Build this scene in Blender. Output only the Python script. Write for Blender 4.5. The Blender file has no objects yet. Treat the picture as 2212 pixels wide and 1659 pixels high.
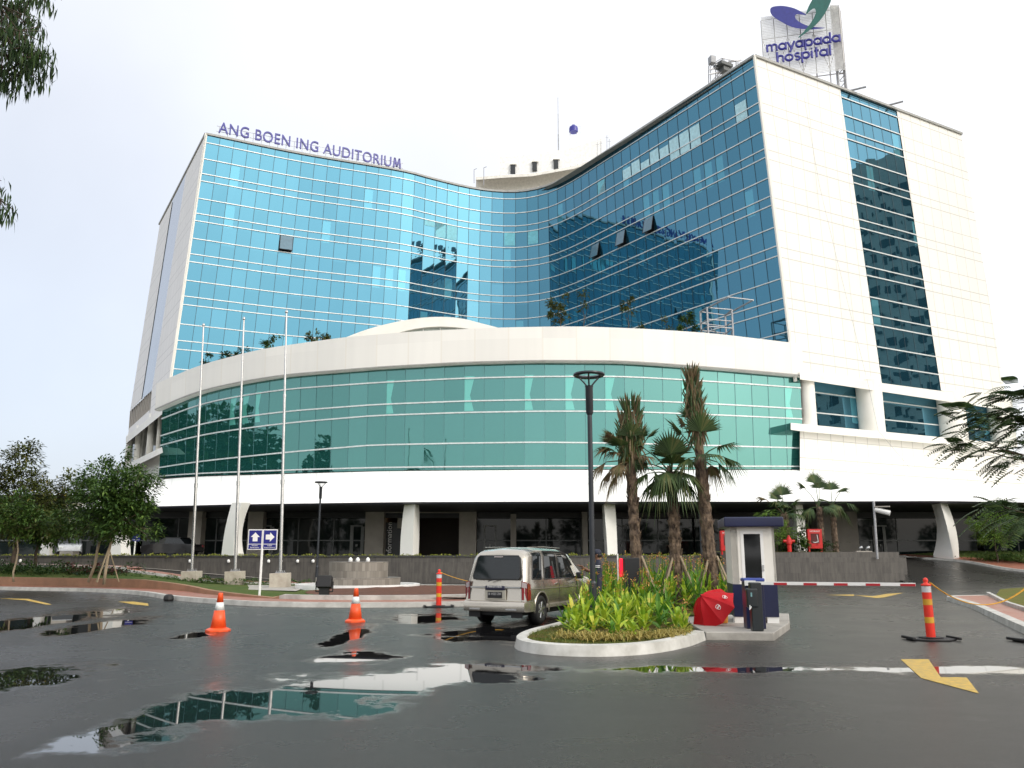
import bpy, bmesh, math, random
from mathutils import Vector, Matrix
R = math.radians
random.seed(7)
sc = bpy.context.scene
col = sc.collection
# ---------------------------------------------------------------- camera
F = 1790.0; PITCH = math.atan(371 / F)           # focal length in units of a 2212-wide picture
cam = bpy.data.cameras.new("camera"); camo = bpy.data.objects.new("camera", cam); col.objects.link(camo)
camo.location = (0, 0, 1.6); camo.rotation_euler = (R(90) + PITCH, 0, 0)
cam.sensor_width = 36; cam.lens = 36 * F / 2212; cam.clip_start = 0.05; cam.clip_end = 3000
sc.camera = camo
# ---------------------------------------------------------------- world and sun
SUN = Vector((0.62, -0.55, 0.56)).normalized()
w = bpy.data.worlds.new("World"); sc.world = w; w.use_nodes = True
nt = w.node_tree; nt.nodes.clear()
def wn(t, **k):
    n = nt.nodes.new(t)
    for a, b in k.items(): setattr(n, a, b)
    return n
out = wn('ShaderNodeOutputWorld'); sky = wn('ShaderNodeTexSky'); sky.sky_type = 'NISHITA'; sky.sun_disc = False
sky.sun_elevation = math.asin(SUN.z); sky.sun_rotation = math.atan2(SUN.x, SUN.y)
sky.dust_density = 4
bg1 = wn('ShaderNodeBackground'); bg1.inputs[1].default_value = 0.05
nt.links.new(sky.outputs[0], bg1.inputs[0])
tc = wn('ShaderNodeTexCoord'); dot = wn('ShaderNodeVectorMath', operation='DOT_PRODUCT'); dot.inputs[1].default_value = SUN
nt.links.new(tc.outputs['Generated'], dot.inputs[0])
mr = wn('ShaderNodeMapRange'); mr.inputs[1].default_value = -1; mr.inputs[2].default_value = 1
nt.links.new(dot.outputs['Value'], mr.inputs[0])
cr = wn('ShaderNodeValToRGB'); e = cr.color_ramp.elements
def g(a, b, c): return (a, b, c, 1)
e[0].position = 0.10; e[0].color = g(.30, .325, .37)
e[1].position = 1.0; e[1].color = g(1.12, 1.10, 1.06)
for p_, c_ in ((.27, g(.385, .395, .42)), (.38, g(.48, .48, .485)), (.55, g(.52, .52, .525)), (.8, g(.64, .64, .635)), (.92, g(.74, .74, .73))):
    q = e.new(p_); q.color = c_
nt.links.new(mr.outputs[0], cr.inputs[0])
nz = wn('ShaderNodeTexNoise'); nz.inputs['Scale'].default_value = 2.2; nz.inputs['Detail'].default_value = 5
nt.links.new(tc.outputs['Generated'], nz.inputs[0])
mr2 = wn('ShaderNodeMapRange'); mr2.inputs[1].default_value = .3; mr2.inputs[2].default_value = .7; mr2.inputs[3].default_value = .9; mr2.inputs[4].default_value = 1.08
nt.links.new(nz.outputs[0], mr2.inputs[0])
vm = wn('ShaderNodeVectorMath', operation='SCALE'); nt.links.new(cr.outputs[0], vm.inputs[0]); nt.links.new(mr2.outputs[0], vm.inputs['Scale'])
bg2 = wn('ShaderNodeBackground'); bg2.inputs[1].default_value = 2.0     # the white overcast layer below the clear sky
nt.links.new(vm.outputs[0], bg2.inputs[0])
ad = wn('ShaderNodeAddShader'); nt.links.new(bg1.outputs[0], ad.inputs[0]); nt.links.new(bg2.outputs[0], ad.inputs[1])
nt.links.new(ad.outputs[0], out.inputs[0])
sl = bpy.data.lights.new("sun", 'SUN'); sl.energy = 0.9; sl.angle = R(14); sl.color = (1, .96, .88)
so = bpy.data.objects.new("sun", sl); col.objects.link(so); so.rotation_euler = SUN.to_track_quat('Z', 'Y').to_euler()
sc.view_settings.view_transform = 'Standard'; sc.view_settings.look = 'None'
sc.view_settings.exposure = 0.0; sc.view_settings.gamma = 1
# ---------------------------------------------------------------- helpers
def ray(u, v):
    t = (829 - v) / F
    return ((u - 1106) / F, math.cos(PITCH) - math.sin(PITCH) * t, math.sin(PITCH) + math.cos(PITCH) * t)
def atY(u, v, Y):
    a, b, c = ray(u, v); k = Y / b
    return Vector((a * k, Y, 1.6 + c * k))
def atZ(u, v, z):
    a, b, c = ray(u, v); k = (z - 1.6) / c
    return Vector((a * k, b * k, z))
def tab(T, x):
    if x <= T[0][0]: return T[0][1]
    for (x0, y0), (x1, y1) in zip(T, T[1:]):
        if x <= x1: return y0 + (y1 - y0) * (x - x0) / (x1 - x0)
    return T[-1][1]
def lerp(a, b, t): return a + (b - a) * t
def tag(o, label=None, cat=None, group=None, kind=None):
    if label: o['label'] = label
    if cat: o['category'] = cat
    if group: o['group'] = group
    if kind: o['kind'] = kind
    return o
def thing(name, label, cat, loc=(0, 0, 0), rz=0, group=None):
    o = bpy.data.objects.new(name, None); col.objects.link(o); o.location = loc; o.rotation_euler = (0, 0, rz)
    return tag(o, label, cat, group)
def wpos(o):
    m = Matrix.Translation(o.location) @ o.rotation_euler.to_matrix().to_4x4()
    return wpos(o.parent) @ m if o.parent else m
class MB:
    def __init__(s): s.v = []; s.f = []; s.uv = []; s.mi = []; s.m = 0
    def face(s, pts, uv=None):
        i = len(s.v); s.v += [tuple(p) for p in pts]; s.f.append(tuple(range(i, i + len(pts))))
        s.uv.append(uv or [(0, 0)] * len(pts)); s.mi.append(s.m); return s
    def poly(s, vs, fs):
        i = len(s.v); s.v += [tuple(p) for p in vs]
        for f in fs: s.f.append(tuple(i + k for k in f)); s.uv.append([(0, 0)] * len(f)); s.mi.append(s.m)
        return s
    def box(s, c, d, rz=0, M=None):
        x, y, z = d[0] / 2, d[1] / 2, d[2] / 2
        vs = [Vector((a * x, b * y, k * z)) for k in (-1, 1) for b in (-1, 1) for a in (-1, 1)]
        if rz: r = Matrix.Rotation(rz, 3, 'Z'); vs = [r @ q for q in vs]
        if M: vs = [M @ q for q in vs]
        c = Vector(c); return s.poly([q + c for q in vs], [(0, 2, 3, 1), (4, 5, 7, 6), (0, 1, 5, 4), (2, 6, 7, 3), (0, 4, 6, 2), (1, 3, 7, 5)])
    def bbox(s, a, b): return s.box([(a[i] + b[i]) / 2 for i in range(3)], [abs(b[i] - a[i]) for i in range(3)])
    def tube(s, pts, r, n=8, cap=True):
        pts = [Vector(p) for p in pts]; rr = r if isinstance(r, (list, tuple)) else [r] * len(pts)
        vs = []; fs = []; ref = None
        for i, p in enumerate(pts):
            d = (pts[min(i + 1, len(pts) - 1)] - pts[max(i - 1, 0)]).normalized()
            if ref is None: ref = Vector((1, 0, 0)) if abs(d.x) < .8 else Vector((0, 1, 0))
            a = (ref - d * ref.dot(d)).normalized(); b = d.cross(a); ref = a
            for k in range(n):
                t = 2 * math.pi * k / n; vs.append(p + (a * math.cos(t) + b * math.sin(t)) * rr[i])
        for i in range(len(pts) - 1):
            for k in range(n):
                k2 = (k + 1) % n; fs.append((i * n + k, i * n + k2, (i + 1) * n + k2, (i + 1) * n + k))
        if cap: fs.append(tuple(range(n))[::-1]); fs.append(tuple((len(pts) - 1) * n + k for k in range(n)))
        return s.poly(vs, fs)
    def lathe(s, prof, n=16, c=(0, 0, 0), M=None):
        vs = []; fs = []; c = Vector(c)
        for r, z in prof:
            for k in range(n):
                t = 2 * math.pi * k / n; q = Vector((r * math.cos(t), r * math.sin(t), z))
                vs.append((M @ q if M else q) + c)
        for i in range(len(prof) - 1):
            for k in range(n):
                k2 = (k + 1) % n; fs.append((i * n + k, i * n + k2, (i + 1) * n + k2, (i + 1) * n + k))
        if prof[0][0] > 1e-4: fs.append(tuple(range(n))[::-1])
        if prof[-1][0] > 1e-4: fs.append(tuple((len(prof) - 1) * n + k for k in range(n)))
        return s.poly(vs, fs)
    def prism(s, poly, z0, z1):
        n = len(poly); vs = [(p[0], p[1], z0) for p in poly] + [(p[0], p[1], z1) for p in poly]
        fs = [tuple(range(n))[::-1], tuple(range(n, 2 * n))] + [(i, (i + 1) % n, n + (i + 1) % n, n + i) for i in range(n)]
        return s.poly(vs, fs)
    def loft(s, A, B, uvs=1.0):
        d = 0
        for i in range(len(A) - 1):
            a0, a1, b0, b1 = Vector(A[i]), Vector(A[i + 1]), Vector(B[i]), Vector(B[i + 1]); l = (a1 - a0).length
            s.face([a0, a1, b1, b0], [(d, 0), (d + l, 0), (d + l, (b1 - a1).length), (d, (b0 - a0).length)]); d += l
        return s
    def build(s, name, mats, parent=None, local=False, smooth=False, weld=True, bevel=0, shade=None):
        if parent and not local:
            mi = wpos(parent).inverted(); s.v = [tuple(mi @ Vector(p)) for p in s.v]
        me = bpy.data.meshes.new(name); me.from_pydata(s.v, [], s.f)
        uvl = me.uv_layers.new(name='UVMap'); k = 0
        for f, uv in zip(me.polygons, s.uv):
            for j, li in enumerate(f.loop_indices): uvl.data[li].uv = uv[j]
        if not isinstance(mats, (list, tuple)): mats = [mats]
        for m in mats: me.materials.append(m)
        for p, m in zip(me.polygons, s.mi): p.material_index = m
        if weld:
            bm = bmesh.new(); bm.from_mesh(me); bmesh.ops.remove_doubles(bm, verts=bm.verts, dist=1e-4)
            bmesh.ops.recalc_face_normals(bm, faces=bm.faces) if smooth or bevel else None
            bm.to_mesh(me); bm.free()
        if smooth: me.shade_smooth()
        o = bpy.data.objects.new(name, me); col.objects.link(o); o.parent = parent
        if bevel:
            b = o.modifiers.new('bevel', 'BEVEL'); b.width = bevel; b.segments = 2; b.limit_method = 'ANGLE'; b.angle_limit = R(40)
            o.modifiers.new('wn', 'WEIGHTED_NORMAL'); me.shade_smooth()
        elif smooth and smooth is not True:
            pass
        return o
def soft(o, ang=35):
    m = o.data
    for p in m.polygons: p.use_smooth = True
    try: m.set_sharp_from_angle(angle=R(ang))
    except Exception: pass
    return o
# ---------------------------------------------------------------- materials
def mat(name): 
    m = bpy.data.materials.new(name); m.use_nodes = True; return m, m.node_tree, m.node_tree.nodes['Principled BSDF']
def sp(p, c=None, r=None, metal=None, spec=None, coat=None):
    if c is not None: p.inputs['Base Color'].default_value = (*c, 1)
    if r is not None: p.inputs['Roughness'].default_value = r
    if metal is not None: p.inputs['Metallic'].default_value = metal
    if spec is not None: p.inputs['Specular IOR Level'].default_value = spec
    if coat is not None: p.inputs['Coat Weight'].default_value = coat; p.inputs['Coat Roughness'].default_value = .08
def N(nt, t, ins=None, **k):
    n = nt.nodes.new(t)
    for a, b in k.items(): setattr(n, a, b)
    for a, b in (ins or {}).items():
        if hasattr(b, 'is_output') or isinstance(b, bpy.types.NodeSocket): nt.links.new(b, n.inputs[a])
        else: n.inputs[a].default_value = b
    return n
def math_(nt, op, a, b=0, c=None):
    d = {0: a, 1: b}
    if c is not None: d[2] = c
    return N(nt, 'ShaderNodeMath', d, operation=op).outputs[0]
def coords(nt): return N(nt, 'ShaderNodeTexCoord').outputs['Object']
def mixc(nt, f, a, b, bt='MIX'):
    n = nt.nodes.new('ShaderNodeMix'); n.data_type = 'RGBA'; n.blend_type = bt
    for i, x in ((0, f), (6, a), (7, b)):
        if isinstance(x, bpy.types.NodeSocket): nt.links.new(x, n.inputs[i])
        else: n.inputs[i].default_value = x if i == 0 else (*x, 1)
    return n.outputs[2]
def mk(name, c, r=.6, c2=None, sc_=3, metal=0, spec=.5, bump=0, bsc=20, coat=None, detail=5, stretch=None, rv=0):
    m, t, p = mat(name); sp(p, c, r, metal, spec, coat)
    co = coords(t)
    if stretch: co = N(t, 'ShaderNodeMapping', {0: co, 3: stretch}).outputs[0]
    if c2 is None: c2 = tuple(x * .8 for x in c)
    nz = N(t, 'ShaderNodeTexNoise', {'Vector': co, 'Scale': sc_, 'Detail': detail, 'Roughness': .6})
    f = N(t, 'ShaderNodeMapRange', {0: nz.outputs[0], 1: .35, 2: .65}).outputs[0]
    t.links.new(mixc(t, f, c, c2), p.inputs['Base Color'])
    if rv: t.links.new(math_(t, 'MULTIPLY_ADD', f, rv, r), p.inputs['Roughness'])
    if bump:
        nb = N(t, 'ShaderNodeTexNoise', {'Vector': co, 'Scale': bsc, 'Detail': 4})
        b = N(t, 'ShaderNodeBump', {'Strength': bump, 'Height': nb.outputs[0], 'Distance': .02})
        t.links.new(b.outputs[0], p.inputs['Normal'])
    return m
def emis(name, c, s):
    m, t, p = mat(name); sp(p, c, .5); p.inputs['Emission Color'].default_value = (*c, 1); p.inputs['Emission Strength'].default_value = s; return m
M = {}
M['white_paint'] = mk('white_paint', (.86, .84, .78), .45, (.79, .77, .70), .5)
M['canopy'] = mk('canopy_panel', (.86, .86, .84), .35, (.83, .83, .81), .4)
M['line_metal'] = mk('line_metal', (.72, .76, .76), .35, metal=.2)
M['joint_dark'] = mk('joint_dark', (.02, .05, .07), .5)
M['joint_light'] = mk('joint_light', (.10, .26, .27), .4)
M['coping'] = mk('coping_metal', (.38, .38, .36), .45)
M['beige'] = mk('beige_stone', (.42, .39, .34), .6, (.36, .33, .29), 1.2)
M['beige2'] = mk('penthouse_paint', (.84, .82, .76), .6)
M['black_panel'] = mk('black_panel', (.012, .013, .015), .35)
M['shaded_ceiling'] = mk('shaded_soffit', (.05, .05, .055), .6)  # dark grey puts the deep shade under the canopy into the colour
M['dark_glass'] = mk('dark_glass', (.008, .011, .011), .03, (.014, .022, .022), .4, spec=.3)
M['louvre'] = mk('louvre_metal', (.22, .19, .16), .5)
M['steel'] = mk('steel', (.55, .55, .54), .25, (.45, .45, .45), 4, metal=.9)
M['galv'] = mk('galvanised', (.42, .43, .44), .4, (.3, .3, .32), 6, metal=.5)
M['blue_letter'] = mk('blue_letter', (.035, .035, .30), .35)
M['logo_blue'] = mk('logo_blue', (.035, .04, .27), .3)
M['logo_green'] = mk('logo_green', (.01, .12, .10), .3)
M['dark_hole'] = mk('dark_opening', (.015, .02, .025), .4)
M['lamp_grey'] = mk('lamp_paint', (.035, .04, .048), .35, metal=.3)
M['conc'] = mk('concrete', (.42, .40, .36), .7, (.30, .28, .25), 3, bump=.2)
M['kerb'] = mk('kerb_concrete', (.55, .54, .50), .55, (.36, .35, .32), 2.2, bump=.25, bsc=14)
M['red'] = mk('red_paint', (.55, .012, .01), .3)
M['yellow_line'] = mk('yellow_marking', (.62, .40, .05), .5, (.34, .24, .07), 9, bump=.3, bsc=60)
M['soil'] = mk('soil', (.13, .045, .022), .9, (.07, .03, .016), 6, bump=.8, bsc=18)
M['trunk'] = mk('bark', (.10, .075, .05), .85, (.05, .035, .025), 9, bump=.6)
M['white'] = mk('white_enamel', (.82, .82, .80), .35, (.76, .76, .74), 2)
M['black'] = mk('black_rubber', (.012, .012, .013), .6)
M['navy'] = mk('navy_paint', (.007, .011, .052), .35, (.006, .009, .042), 2)
def tile_mat(name, c, seam, uper, rough=.5, rows=None, dirt=.06):
    """panel cladding: seams at UV rows/columns in metres, faint streaks"""
    m, t, p = mat(name); sp(p, c, rough)
    uv = N(t, 'ShaderNodeTexCoord').outputs['UV']; s = N(t, 'ShaderNodeSeparateXYZ', {0: uv})
    U, V = s.outputs[0], s.outputs[1]
    fu = math_(t, 'FRACT', math_(t, 'DIVIDE', U, uper)); mu = math_(t, 'LESS_THAN', fu, .045)
    mask = mu
    fv = math_(t, 'FRACT', math_(t, 'DIVIDE', math_(t, 'SUBTRACT', V, 19.7 - 44.6), 4.46))
    for off in (rows or (0.0, .448, .65)):
        d = math_(t, 'LESS_THAN', math_(t, 'ABSOLUTE', math_(t, 'SUBTRACT', fv, off + .006)), .011)
        mask = math_(t, 'MAXIMUM', mask, d)
    wnz = N(t, 'ShaderNodeTexWhiteNoise', {'Vector': N(t, 'ShaderNodeCombineXYZ', {0: math_(t, 'FLOOR', math_(t, 'DIVIDE', U, uper)), 1: math_(t, 'FLOOR', math_(t, 'DIVIDE', math_(t, 'SUBTRACT', V, -24.9), 2.23))}).outputs[0]}, noise_dimensions='3D')
    st = N(t, 'ShaderNodeTexNoise', {'Vector': N(t, 'ShaderNodeMapping', {0: uv, 3: (1.2, .06, 1)}).outputs[0], 'Scale': 1.0, 'Detail': 6})
    k = math_(t, 'ADD', math_(t, 'MULTIPLY', wnz.outputs[0], dirt), math_(t, 'MULTIPLY', st.outputs[0], dirt * 1.5))
    c1 = mixc(t, k, c, tuple(x * .2 for x in c))
    t.links.new(mixc(t, math_(t, 'MULTIPLY', mask, .48), c1, seam), p.inputs['Base Color'])
    return m
M['wall_tile'] = tile_mat('wall_tile', (.87, .855, .80), (.26, .24, .22), 1.45)
M['side_tile'] = tile_mat('side_tile', (.80, .78, .76), (.40, .39, .38), 1.6, dirt=.04)
M['band_tile'] = tile_mat('band_tile', (.89, .875, .83), (.74, .70, .62), 2.6, rows=(5.0,), dirt=.09)
def glass_mat(name, tint, pw, curt, row0, rper, curtain_from=.45, curtain_to=1.0, amount=.28, tilt=.012, body=(.004, .02, .03), cur_w=.45, pinch=1.0):
    m, t, p = mat(name); sp(p, tint, .015, 1.0)
    uv = N(t, 'ShaderNodeTexCoord').outputs['UV']; s = N(t, 'ShaderNodeSeparateXYZ', {0: uv}); U, V = s.outputs[0], s.outputs[1]
    du = math_(t, 'DIVIDE', U, pw); cu = math_(t, 'FLOOR', du); fu = math_(t, 'FRACT', du)
    dv = math_(t, 'DIVIDE', math_(t, 'SUBTRACT', V, row0), rper); cv = math_(t, 'FLOOR', dv); fv = math_(t, 'FRACT', dv)
    cell = N(t, 'ShaderNodeCombineXYZ', {0: cu, 1: cv, 2: math_(t, 'GREATER_THAN', fv, curtain_from)}).outputs[0]
    wnz = N(t, 'ShaderNodeTexWhiteNoise', {'Vector': cell}, noise_dimensions='3D')
    # each pane hangs at its own slight tilt and is a little wavy
    j = N(t, 'ShaderNodeVectorMath', {0: wnz.outputs[1], 1: (.5, .5, .5)}, operation='SUBTRACT').outputs[0]
    j = N(t, 'ShaderNodeVectorMath', {0: j, 'Scale': tilt}, operation='SCALE').outputs[0]
    nw = N(t, 'ShaderNodeTexNoise', {'Vector': uv, 'Scale': .55, 'Detail': 2})
    j2 = N(t, 'ShaderNodeVectorMath', {0: N(t, 'ShaderNodeVectorMath', {0: nw.outputs[1], 1: (.5, .5, .5)}, operation='SUBTRACT').outputs[0], 'Scale': tilt * 1.2}, operation='SCALE').outputs[0]
    geo = N(t, 'ShaderNodeNewGeometry').outputs['Normal']
    n_ = N(t, 'ShaderNodeVectorMath', {0: N(t, 'ShaderNodeVectorMath', {0: geo, 1: j}, operation='ADD').outputs[0], 1: j2}, operation='ADD').outputs[0]
    n_ = N(t, 'ShaderNodeVectorMath', {0: n_}, operation='NORMALIZE').outputs[0]
    t.links.new(n_, p.inputs['Normal'])
    br = N(t, 'ShaderNodeMapRange', {0: wnz.outputs[0], 3: .93, 4: 1.05}).outputs[0]
    tn = N(t, 'ShaderNodeVectorMath', {0: tint, 'Scale': br}, operation='SCALE').outputs[0]
    t.links.new(tn, p.inputs['Base Color'])
    # curtains and rooms behind the pane
    w2 = N(t, 'ShaderNodeTexWhiteNoise', {'Vector': N(t, 'ShaderNodeCombineXYZ', {0: cu, 1: cv, 2: 7.3}).outputs[0]}, noise_dimensions='3D')
    on = math_(t, 'GREATER_THAN', w2.outputs[0], 1 - amount)
    inr = math_(t, 'MULTIPLY', math_(t, 'GREATER_THAN', fv, curtain_from), math_(t, 'LESS_THAN', fv, curtain_to))
    ww = math_(t, 'MULTIPLY', N(t, 'ShaderNodeSeparateColor', {0: w2.outputs[1]}).outputs[0], cur_w)
    pin = math_(t, 'ABSOLUTE', math_(t, 'SUBTRACT', math_(t, 'DIVIDE', math_(t, 'SUBTRACT', fv, curtain_from), curtain_to - curtain_from), .45))
    ww = math_(t, 'MULTIPLY', ww, math_(t, 'ADD', 1 - .45 * pinch, math_(t, 'MULTIPLY', pin, pinch)))
    wid = math_(t, 'LESS_THAN', fu, math_(t, 'ADD', ww, .06))
    cm = math_(t, 'MULTIPLY', math_(t, 'MULTIPLY', on, inr), wid)
    d1 = N(t, 'ShaderNodeBsdfDiffuse', {0: (*curt, 1)}).outputs[0]
    d0 = N(t, 'ShaderNodeBsdfDiffuse', {0: (*body, 1)}).outputs[0]
    dm = N(t, 'ShaderNodeMixShader', {0: cm, 1: d0, 2: d1}).outputs[0]
    dm2 = N(t, 'ShaderNodeAddShader', {0: dm, 1: p.outputs[0]}).outputs[0]
    t.links.new(dm2, t.nodes['Material Output'].inputs[0])
    return m
M['blue_glass'] = glass_mat('blue_glass', (.080, .208, .285), 1.43, (.045, .15, .18), 19.7, 4.46, amount=.09, pinch=0.0, cur_w=.6)
M['green_glass'] = glass_mat('green_glass', (.100, .215, .205), 1.55, (.07, .27, .23), 12.42, 20.0, curtain_from=.0, curtain_to=.1325, amount=.30, tilt=.014, body=(.008, .05, .045))
M['side_glass'] = mk('side_glass', (.30, .34, .40), .1, (.26, .30, .36), .5, metal=.5)
M['pane_daylight'] = mk('pane_daylight', (.16, .55, .66), .1)
M['pane_daylight_pale'] = mk('pane_daylight_pale', (.50, .80, .88), .1)
# ================================================================ THE BUILDING
HT = 44.9
hb = thing('hospital_building', 'large white and blue glass hospital with curved front, green glass drum and white canopy', 'building', (0, 70, 0))
def leanf(X): return tab([(-32, -1.5), (0, 0), (21.5, 1.4), (47, 1.2)], X)
def leanp(x, y, z, k=None): return Vector((x + (HT - z) / 26.0 * (leanf(x) if k is None else k), y, z))
# --- plan of the glass front (blue, concave)
ctrl = [(-32.12, 79.86), (-23.2, 84.2), (-13.1, 88.15), (-9.4, 90.35), (-5.87, 92.4), (-2.58, 93.65), (0.79, 93.9), (4.0, 92.5), (6.7, 89.5), (9.92, 84.5), (16.0, 74.8), (21.49, 66.01)]
def resample(P, step):
    # Catmull-Rom then equal arc length
    Q = []; P = [Vector(p) for p in P]; PP = [P[0] * 2 - P[1]] + P + [P[-1] * 2 - P[-2]]
    for i in range(1, len(PP) - 2):
        for k in range(20):
            t = k / 20; a, b, c, d = PP[i - 1], PP[i], PP[i + 1], PP[i + 2]
            Q.append(.5 * ((2 * b) + (c - a) * t + (2 * a - 5 * b + 4 * c - d) * t * t + (3 * b - a - 3 * c + d) * t ** 3))
    Q.append(P[-1]); L = [0]
    for a, b in zip(Q, Q[1:]): L.append(L[-1] + (b - a).length)
    n = max(1, round(L[-1] / step)); out = []; j = 0
    for i in range(n + 1):
        s = L[-1] * i / n
        while j < len(L) - 2 and L[j + 1] < s: j += 1
        t = (s - L[j]) / max(1e-9, L[j + 1] - L[j]); out.append(Q[j].lerp(Q[j + 1], min(1, t)))
    return out, L[-1] / n
front, fstep = resample(ctrl, 1.43)
Z0 = 15.5
def nrm2(P, i):
    a = P[max(0, i - 1)]; b = P[min(len(P) - 1, i + 1)]; d = (b - a); return Vector((d.y, -d.x, 0)).normalized()
mb = MB()
for i in range(len(front) - 1):
    a, b = front[i], front[i + 1]
    zs = [Z0, 24, 34, HT]
    for z0, z1 in zip(zs, zs[1:]):
        mb.face([leanp(a.x, a.y, z0), leanp(b.x, b.y, z0), leanp(b.x, b.y, z1), leanp(a.x, a.y, z1)],
                [(i * 1.43 + .001, z0), ((i + 1) * 1.43 - .001, z0), ((i + 1) * 1.43 - .001, z1), (i * 1.43 + .001, z1)])
fg = mb.build('glass_facade', M['blue_glass'], hb, weld=False)
def bar_along(mb, pts, nr, h, d):
    """bar of height h standing d proud of the line pts; nr = outward normals"""
    A = [p + n * d + Vector((0, 0, h / 2)) for p, n in zip(pts, nr)]; B = [p + n * d - Vector((0, 0, h / 2)) for p, n in zip(pts, nr)]
    A0 = [p - n * .02 + Vector((0, 0, h / 2)) for p, n in zip(pts, nr)]; B0 = [p - n * .02 - Vector((0, 0, h / 2)) for p, n in zip(pts, nr)]
    mb.loft(B, A); mb.loft(A, A0); mb.loft(B0, B); return mb
LA = [42.16, 37.75, 33.37, 28.87, 24.3, 19.7]; LB = [40.5, 36.1, 31.7, 27.2, 22.6, 18.0]; LC = [44.0, 39.7, 35.3, 30.87, 26.33, 21.7, 17.0]
ns = [nrm2(front, i) for i in range(len(front))]
mb = MB()
for z in LA + LB + LC: bar_along(mb, [leanp(p.x, p.y, z) for p in front], ns, .09, .08)
mb.build('glazing_bars', M['line_metal'], fg)
mb = MB()
for i in range(1, len(front) - 1):
    p = front[i]; n = ns[i]; t = Vector((-n.y, n.x, 0)) * .022
    lo, hi = leanp(p.x, p.y, Z0), leanp(p.x, p.y, HT)
    mb.face([lo + n * .02 - t, lo + n * .02 + t, hi + n * .02 + t, hi + n * .02 - t])
mb.build('pane_joints', M['joint_dark'], fg)
M['sash_glass'] = mk('sash_glass', (.10, .20, .27), .15)  # the sky's reflection is put into this pale blue
# panes painted pale for daylight seen through the rooms, and tilted open sashes
def fp(i, z, o=0.0):
    k = int(i); f = i - k; p = front[k].lerp(front[min(k + 1, len(front) - 1)], f); return leanp(p.x, p.y, z) + ns[k] * o
def front_index(u, z):
    best = 0; bd = 1e9
    for i in range(len(front) * 4 - 4):
        p = fp(i / 4, z); q = (p.x / (p.y * math.cos(PITCH) + (z - 1.6) * math.sin(PITCH))) * F + 1106
        if abs(q - u) < bd: bd = abs(q - u); best = i / 4
    return best
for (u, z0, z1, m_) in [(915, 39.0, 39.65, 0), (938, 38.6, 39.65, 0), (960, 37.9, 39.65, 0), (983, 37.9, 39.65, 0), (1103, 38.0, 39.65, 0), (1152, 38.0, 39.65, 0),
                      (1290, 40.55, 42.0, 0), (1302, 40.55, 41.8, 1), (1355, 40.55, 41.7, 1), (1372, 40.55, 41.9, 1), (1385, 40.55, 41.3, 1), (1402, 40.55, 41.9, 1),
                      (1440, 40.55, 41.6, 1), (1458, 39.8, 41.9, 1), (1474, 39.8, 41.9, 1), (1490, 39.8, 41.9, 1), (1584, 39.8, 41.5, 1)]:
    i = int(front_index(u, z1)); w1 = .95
    MB().face([fp(i + .06, z0, .03), fp(i + w1, z0, .03), fp(i + w1, z1, .03), fp(i + .06, z1, .03)]).build('window_pane', M['pane_daylight_pale' if m_ else 'pane_daylight'], hb)
for (u, zt, zb) in [(612, 35.2, 33.5), (1390, 35.1, 33.5), (1343, 35.1, 33.5), (1288, 35.1, 33.5)]:
    i = int(front_index(u, zt)); mb = MB(); n = ns[i]
    a, b = fp(i + .04, zt, .06), fp(i + .96, zt, .06); c, d = fp(i + .96, zb + .06, .42), fp(i + .04, zb + .06, .42)
    sash = MB(); sash.face([d, c, b, a], [(0, 20), (1.3, 20), (1.3, 21.5), (0, 21.5)]); so_ = sash.build('open_sash', M['sash_glass'], hb, weld=False)
    e_ = MB()
    e_.face([fp(i + .04, zb, .035), fp(i + .96, zb, .035), fp(i + .96, zt, .035), fp(i + .04, zt, .035)])  # black sheet stands for the unlit gap behind the open sash
    e_.tube([a, d], .035, 4); e_.tube([b, c], .035, 4); e_.tube([d, c], .045, 4)
    e_.build('sash_frame', M['black_panel'], so_)
# corner trim at A and B
for X, Y in ((-32.12, 79.86), (21.49, 66.01)):
    lo, hi = leanp(X, Y, Z0), leanp(X, Y, HT + .1); MB().tube([lo, hi], .16, 6).build('corner_trim', M['white_paint'], hb)
# --- white wall to the right of B
nBC = Vector((.478, -.878, 0))
def wall(u, v, off=0.0):
    sh = 1.4 * max(-.3, min(1, (743 - v) / 621.0)); x0, y0 = 22.9 - sh, 66.0; dx, dy = 25.7, 13.87
    a, b, c = ray(u, v); # a k = x0+dx s ; b k = y0+dy s
    x0 += nBC.x * off; y0 += nBC.y * off
    s = (b * x0 - a * y0) / (a * dy - b * dx); k = (y0 + dy * s) / b
    return Vector((a * k, y0 + dy * s, 1.6 + c * k))
def wuv(p): return (math.hypot(p.x - 22, p.y - 66), p.z)
def wpanel(mb, q, off=0, nu=3, nv=6):
    g_ = [[None] * (nu + 1) for _ in range(nv + 1)]
    for j in range(nv + 1):
        for i in range(nu + 1):
            s, t = i / nu, j / nv
            u = (q[0][0] * (1 - s) + q[1][0] * s) * (1 - t) + (q[3][0] * (1 - s) + q[2][0] * s) * t
            v = (q[0][1] * (1 - s) + q[1][1] * s) * (1 - t) + (q[3][1] * (1 - s) + q[2][1] * s) * t
            g_[j][i] = wall(u, v, off)
    for j in range(nv):
        for i in range(nu):
            P = [g_[j + 1][i], g_[j + 1][i + 1], g_[j][i + 1], g_[j][i]]; mb.face(P, [wuv(p) for p in P])
mb = MB()
wpanel(mb, [(1630, 122), (1815, 192), (1905, 828), (1712, 806)])
wpanel(mb, [(1937, 238), (2077, 290), (2174, 866), (2033, 843)])
rw = mb.build('right_wall', M['wall_tile'], hb)
mb = MB(); wpanel(mb, [(1815, 192), (1937, 238), (2033, 843), (1905, 828)], -.06, 5, 12)
sg = mb.build('glass_strip', M['blue_glass'], hb)
mb = MB(); mj = MB()
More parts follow.
